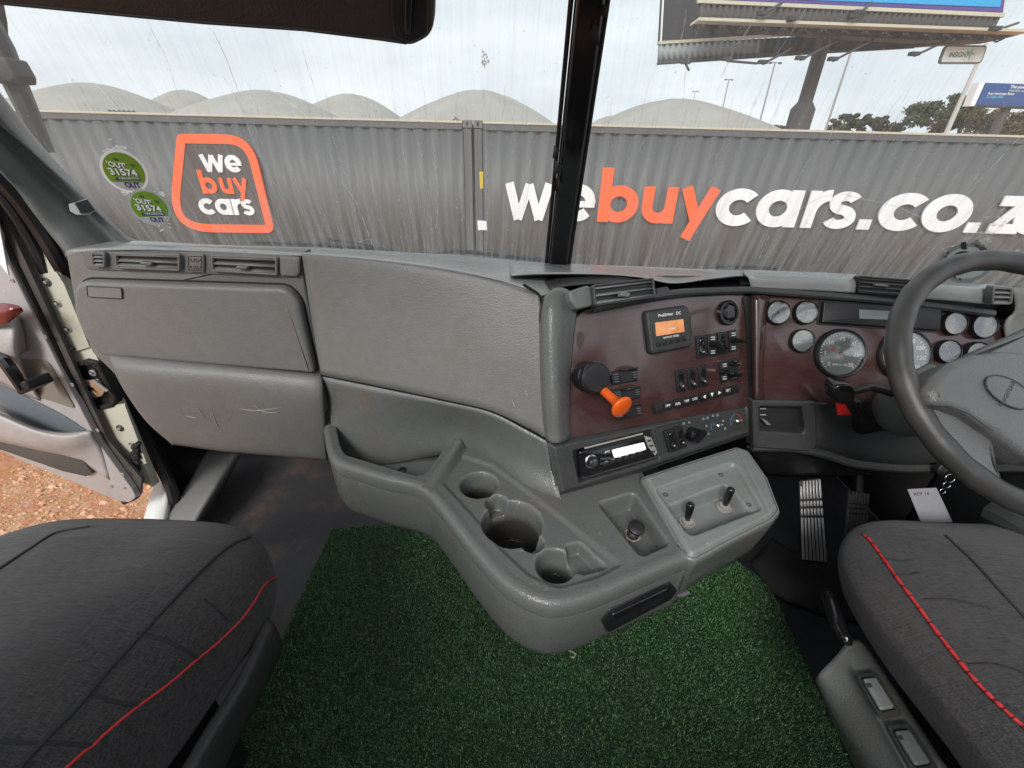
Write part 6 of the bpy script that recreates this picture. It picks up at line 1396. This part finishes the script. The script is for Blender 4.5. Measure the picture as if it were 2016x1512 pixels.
# ================================================================== SEATS
mt, t, b = newmat('seat_cloth'); o_ = objco(t)
th1 = noise(t, objco(t, (1, 14, 5), (0, 0, .08)), 46, 5, .75); th2 = noise(t, objco(t, (14, 1, 3), (0, 0, .08)), 46, 5, .75)
wv = mth(t, 'ADD', mth(t, 'MULTIPLY', th1, .6), mth(t, 'MULTIPLY', th2, .5))
c = mixc(t, ramp(t, wv, .44, .72), (.022, .021, .021), (.095, .091, .090))
c = mixc(t, mth(t, 'MULTIPLY', ramp(t, noise(t, o_, 5, 5, .6), .5, .75), .5), c, (.075, .068, .062))
c = mixc(t, mth(t, 'MULTIPLY', ramp(t, noise(t, o_, 11, 6, .7, .5), .66, .76), .45), c, (.16, .11, .085))
c = mixc(t, mth(t, 'MULTIPLY', ramp(t, noise(t, objco(t, (1, 1, 1), (.3, .2, 1)), 21, 6, .7, .5), .72, .78), .5), c, (.22, .22, .22))
t.links.new(c, b.inputs['Base Color']); b.inputs['Roughness'].default_value = .92; b.inputs['Sheen Weight'].default_value = .15; b.inputs['Specular IOR Level'].default_value = .2
bump(t, b, mth(t, 'ADD', wv, mth(t, 'MULTIPLY', noise(t, objco(t, (2, 9, 3), (0, 0, .5)), 4, 4, .6, .6), 3)), .55, .003); M['cloth'] = mt
M['piping'] = plain('red_piping', (.60, .03, .035), .6); M['seamdark'] = plain('seam_thread', (.028, .027, .028), .9)
def cushion(c, a, b_, h, fn=None, n1=4.2, nv=2.6, nu=120, nvv=60):
    V = []; 
    pw_ = lambda x, e: math.copysign(abs(x)**e, x)
    for j in range(nvv+1):
        ph = -pi/2+pi*j/nvv
        for i in range(nu):
            th = 2*pi*i/nu; k = abs(math.cos(ph))**(2/nv)
            p = Vector((c[0]+a*pw_(math.cos(th), 2/n1)*k, c[1]+b_*pw_(math.sin(th), 2/n1)*k, c[2]+h*pw_(math.sin(ph), 2/nv)))
            V.append(fn(p) if fn else p)
    Fs = [(j*nu+i, j*nu+(i+1) % nu, (j+1)*nu+(i+1) % nu, (j+1)*nu+i) for j in range(nvv) for i in range(nu)]
    return V, Fs
def onmesh(bvh, pts, lift=.002, n=6):
    P = [p[:] for p in cr_pts([(x, y, 0) for x, y in pts], n)]; o = []
    for x, y, _ in P:
        loc, nr, i_, d = bvh.ray_cast(CAM, ray(x, y).normalized())
        if loc is not None: o.append(loc+nr*(lift if nr.dot(CAM-loc) > 0 else -lift))
    return o
# passenger seat
def fp(p):
    x, y, z = p; k = max(0, .50-y)
    if z < .36: z = .36-(.36-z)*.42
    if x > -.72: x -= .24*k*min(1, (x+.72)/.3)
    if z > .33: z += .16*k*min(1, (z-.33)/.1)
    e = math.hypot((x+.72)/.34, (y-.15)/.45)
    z += .012*(1-min(1, e))+ .004*math.sin(x*26+y*9)*math.sin(y*15)*(1 if z > .4 else 2)
    return Vector((x, y, z))
ps1 = thing('passenger_seat', 'dark woven cloth seat cushion with thin red piping beside the open door', 'seat', (-.72, .2, 0))
V, Fs = cushion((-.775, .12, .365), .335, .545, .150, fp, nv=3.2)
mb = MB(); mb.add(V, Fs); mb.build('cushion', M['cloth'], ps1, 0)
bv = BVHTree.FromPolygons(V, Fs)
MB().tube(onmesh(bv, [(546, 1134), (522, 1150), (498, 1188), (470, 1225), (425, 1268), (380, 1305), (330, 1348), (262, 1398), (205, 1446), (183, 1468), (165, 1480), (130, 1512), (100, 1540)], .0005), .0019, 6).build('red_piping', M['piping'], ps1)
sm1 = onmesh(bv, [(492, 1058), (462, 1070), (430, 1092), (370, 1150), (300, 1225), (215, 1318), (150, 1395), (90, 1455), (40, 1510), (10, 1545)], .0005)
MB().tube(sm1, .0032, 6).build('seam', M['seamdark'], ps1)
MB().tube(onmesh(bv, [(-30, 1140), (0, 1120), (60, 1080), (110, 1050), (175, 1038)], .0005), .003, 6).build('seam', M['seamdark'], ps1)
for pts in ([(270, 1246), (330, 1262), (398, 1302)], [(400, 1180), (430, 1205), (448, 1222)], [(180, 1365), (225, 1382), (275, 1390)], [(0, 1458), (60, 1462), (130, 1464), (185, 1470)]):
    MB().tube(onmesh(bv, pts, -.0008), .0028, 6).build('crease', M['seamdark'], ps1)
# grey skirt under the cushion
MB().grid(sheet([[(520, 1215, 'z', .36), (470, 1330, 'z', .36), (400, 1440, 'z', .36), (330, 1560, 'z', .36)], [(541, 1228, 'z', .35), (488, 1345, 'z', .35), (415, 1465, 'z', .35), (372, 1545, 'z', .35)], [(556, 1268, 'z', .28), (515, 1360, 'z', .28), (455, 1475, 'z', .28), (425, 1545, 'z', .28)], [(553, 1290, 'z', .20), (510, 1380, 'z', .20), (452, 1490, 'z', .20), (425, 1560, 'z', .20)]], 6, 4)).build('seat_skirt', M['grey_dark'], ps1, 60, .006, -1)
MB().box((-.76, .12, .14), (.44, .56, .26)).build('seat_base', M['black_soft'], ps1)
V2, F2 = cushion((-.76, -.36, .85), .27, .09, .46); mb = MB(); mb.add(V2, F2); mb.build('backrest', M['cloth'], ps1, 0)  # backrest out of view, put in to block light from behind
# driver seat
def fd(p):
    x, y, z = p; k = max(0, .5-y)
    if z < .36: z = .36-(.36-z)*.42
    if x < 1.02 and z < .44: x += .55*(.44-z)
    if z > .33: z += .07*k
    z += .010*(1-min(1, math.hypot((x-1.02)/.36, (y-.15)/.5))) + .005*math.sin(y*34+x*5)*math.exp(-((x-.78)/.10)**2) + .004*math.sin(x*15+y*12)
    return Vector((x, y, z))
ds = thing('driver_seat', 'dark grey cloth driver seat cushion edged with bright red twisted cord', 'seat', (1.0, .2, 0))
V, Fs = cushion((1.02, .12, .365), .39, .595, .158, fd, nv=3.2)
mb = MB(); mb.add(V, Fs); mb.build('cushion', M['cloth'], ds, 0)
bv = BVHTree.FromPolygons(V, Fs)
pip = onmesh(bv, [(1700, 1054), (1712, 1064), (1738, 1100), (1770, 1145), (1800, 1185), (1840, 1240), (1880, 1292), (1915, 1335), (1950, 1372), (1985, 1405), (2025, 1440)], .002, 10)
MB().tube(pip, [.0027+.0005*math.sin(k*.9) for k in range(len(pip))], 8).build('red_piping', M['piping'], ds, 0)
for k in range(3, len(pip)-1, 5):
    d = (pip[k+1]-pip[k-1]).normalized(); MB().lathe(pip[k]-d*.001, d, [(.0033, 0), (.0033, .0014)], 8).build('stitch', M['black'], ds)
MB().tube(onmesh(bv, [(1862, 1055), (1920, 1110), (1970, 1165), (2030, 1230)], .0003), .0028, 6).build('seam', M['seamdark'], ds)
for pts in ([(1906, 1309), (1950, 1308), (1990, 1316), (2020, 1328)], [(1820, 1180), (1880, 1182), (1950, 1198)], [(1742, 1100), (1775, 1105), (1795, 1103)], [(1760, 1130), (1790, 1132), (1810, 1128)]):
    MB().tube(onmesh(bv, pts, -.0006), .0024, 6).build('crease', M['seamdark'], ds)
MB().box((1.04, .12, .12), (.46, .6, .22)).build('seat_base', M['black_soft'], ds)
V2, F2 = cushion((1.02, -.36, .85), .27, .09, .46); mb = MB(); mb.add(V2, F2); mb.build('backrest', M['cloth'], ds, 0)  # unseen backrest, added to screen the footwell from rear light
sc = thing('seat_control_box', 'grey plastic seat control box with two rocker switches beside the driver seat', 'control box', tuple(at(1700, 1400, Z=.3)))
MB().grid(sheet([[(1612, 1352, 'z', .17), (1638, 1420, 'z', .16), (1672, 1490, 'z', .16), (1705, 1560, 'z', .16)],
                 [(1607, 1334, 'z', .27), (1640, 1400, 'z', .25), (1690, 1480, 'z', .25), (1735, 1560, 'z', .25)],
                 [(1645, 1292, 'z', .312), (1680, 1355, 'z', .307), (1728, 1440, 'z', .307), (1785, 1540, 'z', .307)],
                 [(1668, 1266, 'z', .325), (1692, 1330, 'z', .325), (1742, 1424, 'z', .325), (1800, 1530, 'z', .325)],
                 [(1690, 1260, 'z', .326), (1726, 1318, 'z', .326), (1786, 1412, 'z', .326), (1850, 1512, 'z', .326)],
                 [(1704, 1268, 'z', .318), (1740, 1320, 'z', .318), (1800, 1412, 'z', .318), (1866, 1512, 'z', .318)]], 6, 5)).build('box_shell', M['grey_worn'], sc, 60, .004, -1)
PB = Pl((1682, 1327, 'z', .334), (1724, 1324, 'z', .335), (1773, 1409, 'z', .335))
for q, nm, r_, mm in (([(1683, 1328), (1724, 1322), (1776, 1407), (1733, 1416)], 'a', [(1696, 1340), (1721, 1337), (1758, 1396), (1731, 1401)], 'grey_light'), ([(1744, 1428), (1790, 1424), (1850, 1518), (1800, 1526)], 'b', [(1758, 1443), (1786, 1440), (1828, 1505), (1798, 1510)], 'grey_mid')):
    P = rounded(PB.px(q), .006, 4); o = MB().prism(PB, P, -.004, .0025, .0015).build('switch_frame', M['grey_dark'], sc, 40)
    P2_ = rounded(PB.px(r_), .004, 4); MB().prism(PB, inset(P2_, -.0025), 0, .0032).build('switch_gap', M['black'], o)
    MB().prism(PB, P2_, .001, .0085, .003, 4).build('rocker_paddle', M[mm], o, 60)
    for k in range(3):
        x, y = r_[0][0]+8+k*1.6, r_[0][1]+6+k*3; MB().prism(PB, PB.px([(x, y), (x+10, y-1), (x+11, y+.6), (x+1, y+1.6)], .009), .0085, .0095).build('grip_line', M['grey_dark'], o)
lv = thing('seat_lever', 'black curved lever with a worn end left of the driver seat', 'lever', tuple(at(1640, 1200, Z=.3)))
MB().tube(cr_pts([A3(p) for p in [(1629, 1164, 'z', .335), (1638, 1190, 'z', .335), (1650, 1228, 'z', .33), (1664, 1256, 'z', .325), (1668, 1272, 'z', .32)]], 5), [.008]+[.0135]*3+[.0145]*8+[.013]*5+[.009]*4, 12).build('lever_grip', M['gloss'], lv, 60)
MB().tube([at(1664, 1250, Z=.32), at(1672, 1290, Z=.31)], .006, 6).build('lever_rod', M['steel'], lv)

# ================================================================== GRASS MAT
mpoly = [(-.602, 1.018), (-.2, 1.06), (.3, 1.06), (.70, .98), (.80, .84), (.735, .30), (.735, -.12), (-.575, -.12), (-.578, .38)]
PZ = Pl(Vector((0, .4, .0)), Vector((1, .4, 0)), Vector((0, 1.2, 0)))
mo_ = [(x-PZ.o.x, y-PZ.o.y) for x, y in mpoly]
mat_ = thing('grass_mat', 'green artificial grass mat covering the floor between the seats', 'mat', (0, .4, 0))
MB().prism(PZ, mo_, .001, .006).build('mat_backing', plain('mat_backing', (.010, .025, .012), .9), mat_)
n = 330000
X_ = rng.uniform(-.61, .81, n); Y_ = rng.uniform(.22, 1.07, n)
keep = sd_poly(X_, Y_, mpoly) < .003; X_, Y_ = X_[keep], Y_[keep]; n = len(X_)
ang = rng.uniform(0, 2*pi, n); ln = rng.uniform(.0055, .010, n)*(.72+.28*np.clip((np.sin(X_*9+1)*np.sin(Y_*8+2)+np.sin(X_*23+Y_*17)*.4)+1, 0, 1)); lean = rng.uniform(.15, 1.1, n); w = rng.uniform(.0006, .0011, n)
lean *= 1
dx, dy = np.cos(ang)*np.sin(lean)*ln, np.sin(ang)*np.sin(lean)*ln; dz = np.cos(lean)*ln
px_, py_ = -np.sin(ang)*w, np.cos(ang)*w
Vn = np.empty((n, 5, 3)); z0 = .005
Vn[:, 0] = np.stack([X_-px_, Y_-py_, np.full(n, z0)], 1); Vn[:, 1] = np.stack([X_+px_, Y_+py_, np.full(n, z0)], 1)
Vn[:, 2] = np.stack([X_+px_*.8+dx*.45, Y_+py_*.8+dy*.45, z0+dz*.62], 1); Vn[:, 3] = np.stack([X_-px_*.8+dx*.45, Y_-py_*.8+dy*.45, z0+dz*.62], 1)
Vn[:, 4] = np.stack([X_+dx, Y_+dy, z0+dz], 1)
me = D.meshes.new('grass_blades'); me.vertices.add(n*5); me.vertices.foreach_set('co', Vn.reshape(-1))
base = (np.arange(n)*5)[:, None]; quads = base+np.array([0, 1, 2, 3]); tris = base+np.array([3, 2, 4])
loops = np.concatenate([quads, tris], 1).reshape(-1); me.loops.add(len(loops)); me.loops.foreach_set('vertex_index', loops)
me.polygons.add(n*2); ls = np.empty(n*2, int); ls[0::2] = np.arange(n)*7; ls[1::2] = np.arange(n)*7+4; me.polygons.foreach_set('loop_start', ls)
me.update(calc_edges=True)
at_ = me.attributes.new('tint', 'FLOAT', 'POINT'); at_.data.foreach_set('value', np.repeat(rng.random(n), 5))
mt, t, b = newmat('grass_blade'); o_ = objco(t)
an = t.nodes.new('ShaderNodeAttribute'); an.attribute_name = 'tint'
cr2 = t.nodes.new('ShaderNodeValToRGB'); e = cr2.color_ramp.elements; e[0].position = 0; e[0].color = (.017, .054, .017, 1); e[1].position = 1; e[1].color = (.27, .46, .22, 1)
m_ = cr2.color_ramp.elements.new(.72); m_.color = (.052, .155, .044, 1)
t.links.new(an.outputs['Fac'], cr2.inputs['Fac']); c = cr2.outputs['Color']
c = mixc(t, mth(t, 'MULTIPLY', ramp(t, noise(t, o_, 4, 5, .65), .52, .72), .30), c, (.085, .055, .032))
c = mixc(t, mth(t, 'MULTIPLY', ramp(t, noise(t, o_, 2.2, 3), .4, .7), .35), c, (.03, .05, .022))
t.links.new(c, b.inputs['Base Color']); b.inputs['Roughness'].default_value = .42; b.inputs['Specular IOR Level'].default_value = .45; M['blade'] = mt
g_ = link('grass_blades', me, mt, mat_, 0); g_['kind'] = 'stuff'

# ================================================================== OPEN DOOR
door = thing('open_door', 'open passenger door with grey-pink trim, map pocket and black pull handle', 'door', tuple(at(262, 950, Y=.98)))
PD = Pl((110, 640, .985), (268, 978, .955), (0, 870, 1.02))
do = PD.px([(-160, 150), (-60, 330), (20, 520), (58, 598), (116, 716), (196, 871), (262, 962), (270, 978), (256, 988), (232, 984), (190, 966), (130, 940), (60, 912), (0, 884), (-160, 850)])
MB().prism(PD, rounded([tuple(p) for p in do], [0, 0, 0, 0, 0, 0, .02, .02, .02, .02, .05, 0, 0, 0, 0], 4), -.012, .004, .003).build('trim_panel', M['door_pink'], door, 40)
MB().prism(PD, PD.px([(-160, 60), (-60, 250), (0, 440), (38, 520), (130, 716), (203, 871), (270, 948), (268, 978), (262, 988), (240, 990), (190, 972), (0, 890), (-160, 860)]), -.022, -.014).build('door_edge', M['jambdark'], door, 40)
MB().tube([PD.at(x, y, -.01) for x, y in ((-20, 420), (28, 520), (82, 630), (122, 716), (198, 871), (260, 956), (264, 980), (245, 988))], .009, 8).build('edge_seal', M['rubber'], door)
for (x, y) in ((25, 552), (90, 663), (143, 757), (193, 847), (242, 933), (220, 957), (245, 960)):
    MB().lathe(PD.P(*PD.uv(x, y, .004), .004), PD.n, [(.0055, 0), (.0055, .002), (.003, .003), (.002, .0015)], 12).build('trim_clip', M['steel'], door)
# raised upper armrest form
MB().grid(sheet([[PD.at(-60, 560, .004), PD.at(0, 600, .004), PD.at(40, 625, .004), PD.at(56, 690, .004)], [PD.at(-60, 640, .05), PD.at(0, 655, .05), PD.at(30, 665, .045), PD.at(40, 705, .03)], [PD.at(-60, 690, .055), PD.at(0, 705, .055), PD.at(26, 716, .05), PD.at(60, 760, .03)], [PD.at(-60, 740, .02), PD.at(0, 755, .02), PD.at(40, 775, .015), PD.at(80, 790, .004)]], 5, 5)).build('armrest', M['door_pink'], door, 60, .004)
M['burg_gloss'] = plain('burgundy_gloss', (.16, .012, .012), .15, 0, .6, .4)
MB().grid(sheet([[PD.at(-60, 600, .05), PD.at(0, 597, .05), PD.at(20, 598, .048), PD.at(38, 602, .04)], [PD.at(-60, 625, .062), PD.at(0, 617, .062), PD.at(20, 612, .058), PD.at(42, 606, .045)], [PD.at(-60, 655, .055), PD.at(0, 643, .055), PD.at(22, 632, .052), PD.at(46, 613, .042)]], 5, 5)).build('grab_cap', M['burg_gloss'], door, 60, .004)
MB().prism(PD, rounded(PD.px([(42, 702), (100, 709), (154, 803), (88, 782), (62, 760)]), [.01, .02, .01, .02, .03], 5), .004, .008, .002).build('insert_panel', plastic('speaker_cloth', (.22, .19, .16), .8, 900, .3, .1, .7, (.25, .13, .07)), door, 40)
MB().tube([PD.at(-20, 690, .05), PD.at(10, 712, .075), PD.at(30, 740, .08), PD.at(46, 765, .078)], [.012, .013, .013, .012], 8).build('pull_handle', M['gloss'], door)
MB().prism(PD, rounded(PD.px([(38, 752), (60, 745), (72, 762), (50, 775)], .07), .006), .03, .085, .006).build('handle_end', M['black_soft'], door, 40)
# map pocket
MB().grid(sheet([[PD.at(-60, 735, .006), PD.at(0, 757, .006), PD.at(60, 785, .006), PD.at(120, 815, .006), PD.at(168, 846, .006)], [PD.at(-60, 800, .0061), PD.at(0, 810, .0061), PD.at(60, 835, .0061), PD.at(110, 848, .0061), PD.at(165, 850, .0061)]], 5, 3)).build('pocket_back', plastic('pocket_blue_grey', (.13, .15, .165), .45, 600, .2, .2, .3), door, 0)
MB().grid(sheet([[PD.at(-60, 792, .045), PD.at(0, 812, .045), PD.at(70, 842, .043), PD.at(130, 852, .03), PD.at(172, 848, .010)], [PD.at(-60, 800, .062), PD.at(0, 822, .062), PD.at(70, 850, .058), PD.at(130, 860, .042), PD.at(178, 852, .014)], [PD.at(-60, 825, .062), PD.at(0, 845, .062), PD.at(70, 868, .058), PD.at(135, 875, .042), PD.at(188, 868, .010)], [PD.at(-60, 850, .05), PD.at(0, 864, .05), PD.at(80, 882, .045), PD.at(140, 890, .03), PD.at(200, 890, .006)], [PD.at(-60, 855, .02), PD.at(0, 870, .02), PD.at(80, 888, .018), PD.at(150, 905, .012), PD.at(215, 945, .006)]], 6, 5)).build('pocket_front', M['door_pink'], door, 60, .004)
MB().prism(PD, rounded(PD.px([(-60, 850), (0, 864), (142, 888), (152, 896), (178, 934), (165, 940), (120, 930), (0, 888), (-60, 868)], .02), .003), .004, .016, .003).build('carpet_strip', plastic('brown_carpet', (.085, .075, .066), .9, 900, .5, .1, .5), door, 40)
MB().prism(PD, PD.px([(-160, 150), (-160, 470), (0, 512), (22, 540), (0, 420), (-60, 300)], .0), .004, .006).build('upper_trim', M['signwhite'], door)

# ================================================================== PEDALS, KEYS
def pedal(quad, ytop, ybot, label, mat, nm):
    (a, b_, c_, d_) = quad; P = Pl((a[0], a[1], ytop), (b_[0], b_[1], ytop), (d_[0], d_[1], ybot))
    r = thing('pedal', label, 'pedal', tuple(P.at(*d_)))
    MB().prism(P, rounded(P.px(quad), .006, 3), -.014, 0, .003).build('pedal_pad', M['black_soft'], r, 40)
    MB().tube([P.at((a[0]+b_[0])/2, (a[1]+b_[1])/2+20, -.014), P.at((a[0]+b_[0])/2, a[1]-40, -.08)], .010, 6).build('pedal_arm', M['black_soft'], r)
    A_, B_, C_, D_ = [Vector(p) for p in P.px(quad)]
    for i in range(7):
        s0, s1 = (i+.20)/7.1, (i+.80)/7.1
        for j, (t0, t1) in enumerate(((.02, .24), (.27, .33), (.36, .44), (.47, .97))):
            if i == 0 and j == 0: t0 = .08
            q = [A_.lerp(B_, s).lerp(D_.lerp(C_, s), t_) for s, t_ in ((s0, t0), (s1, t0), (s1, t1), (s0, t1))]
            MB().prism(P, [tuple(p) for p in q], 0, .003, .0008).build('pad_rib', M[mat], r, 40)
M['pedal_alu'] = plain('pedal_metal', (.55, .54, .52), .35, .6); M['pedal_dull'] = plain('pedal_dull', (.06, .06, .055), .5)
pedal([(1573, 945), (1616, 940), (1630, 1112), (1578, 1106)], 1.0, .85, 'ribbed silver accelerator pedal in the dark footwell', 'pedal_alu', 'a')
pedal([(1672, 965), (1712, 972), (1706, 1062), (1662, 1068)], 1.02, .91, 'dull ribbed brake pedal in shadow right of the silver one', 'pedal_dull', 'b')
key = thing('key_tag', 'white card tag hanging on split rings from the ignition key', 'key tag', tuple(at(1870, 950, Y=.80)))
PK = Pl((1786, 962, .80), (1845, 960, .80), (1812, 1026, .76))
ct = MB().prism(PK, PK.px([(1786, 963), (1843, 960), (1875, 1028), (1818, 1028), (1811, 1024)]), 0, .0008).build('card', plain('card_shaded_white', (.36, .355, .38), .5), key)  # white card toned down in colour for the shade it hangs in
pxtext('card_text', 'KEY 14', PK, (1799, 976), (1828, 975), 7, M['grey_dark'], ct, .001)
q_ = circ(PK.uv(1841, 994, .001), .010, 16); MB().frame(PK, q_, circ(PK.uv(1841, 994, .001), .0092, 16), .0008, .0012).build('card_emboss', M['white_dim'], ct)
for (x, y, r_) in ((1870, 942, .012), (1864, 955, .009), (1856, 967, .007)):
    c_ = at(x, y, Y=.80); MB().tube([c_+Vector((r_*math.cos(a), .3*r_*math.sin(a), r_*math.sin(a)*.8)) for a in np.linspace(0, 2*pi, 17)[:-1]], .0013, 6, closed=True).build('split_ring', M['chrome'], key, 0)
MB().lathe(at(1850, 922, Y=.84), (0, -1, .3), [(.017, 0), (.017, .012), (.011, .016), (.006, .02)], 20).build('ignition_barrel', M['black_soft'], key)
MB().box(at(1858, 930, Y=.82), (.004, .014, .022)).build('key_blade', M['chrome'], key)
MB().tube([at(1960, 1010, Y=.70), at(2000, 1030, Y=.66), at(2050, 1060, Y=.62)], .03, 10).build('tilt_lever_boot', M['grey_dark'], col)
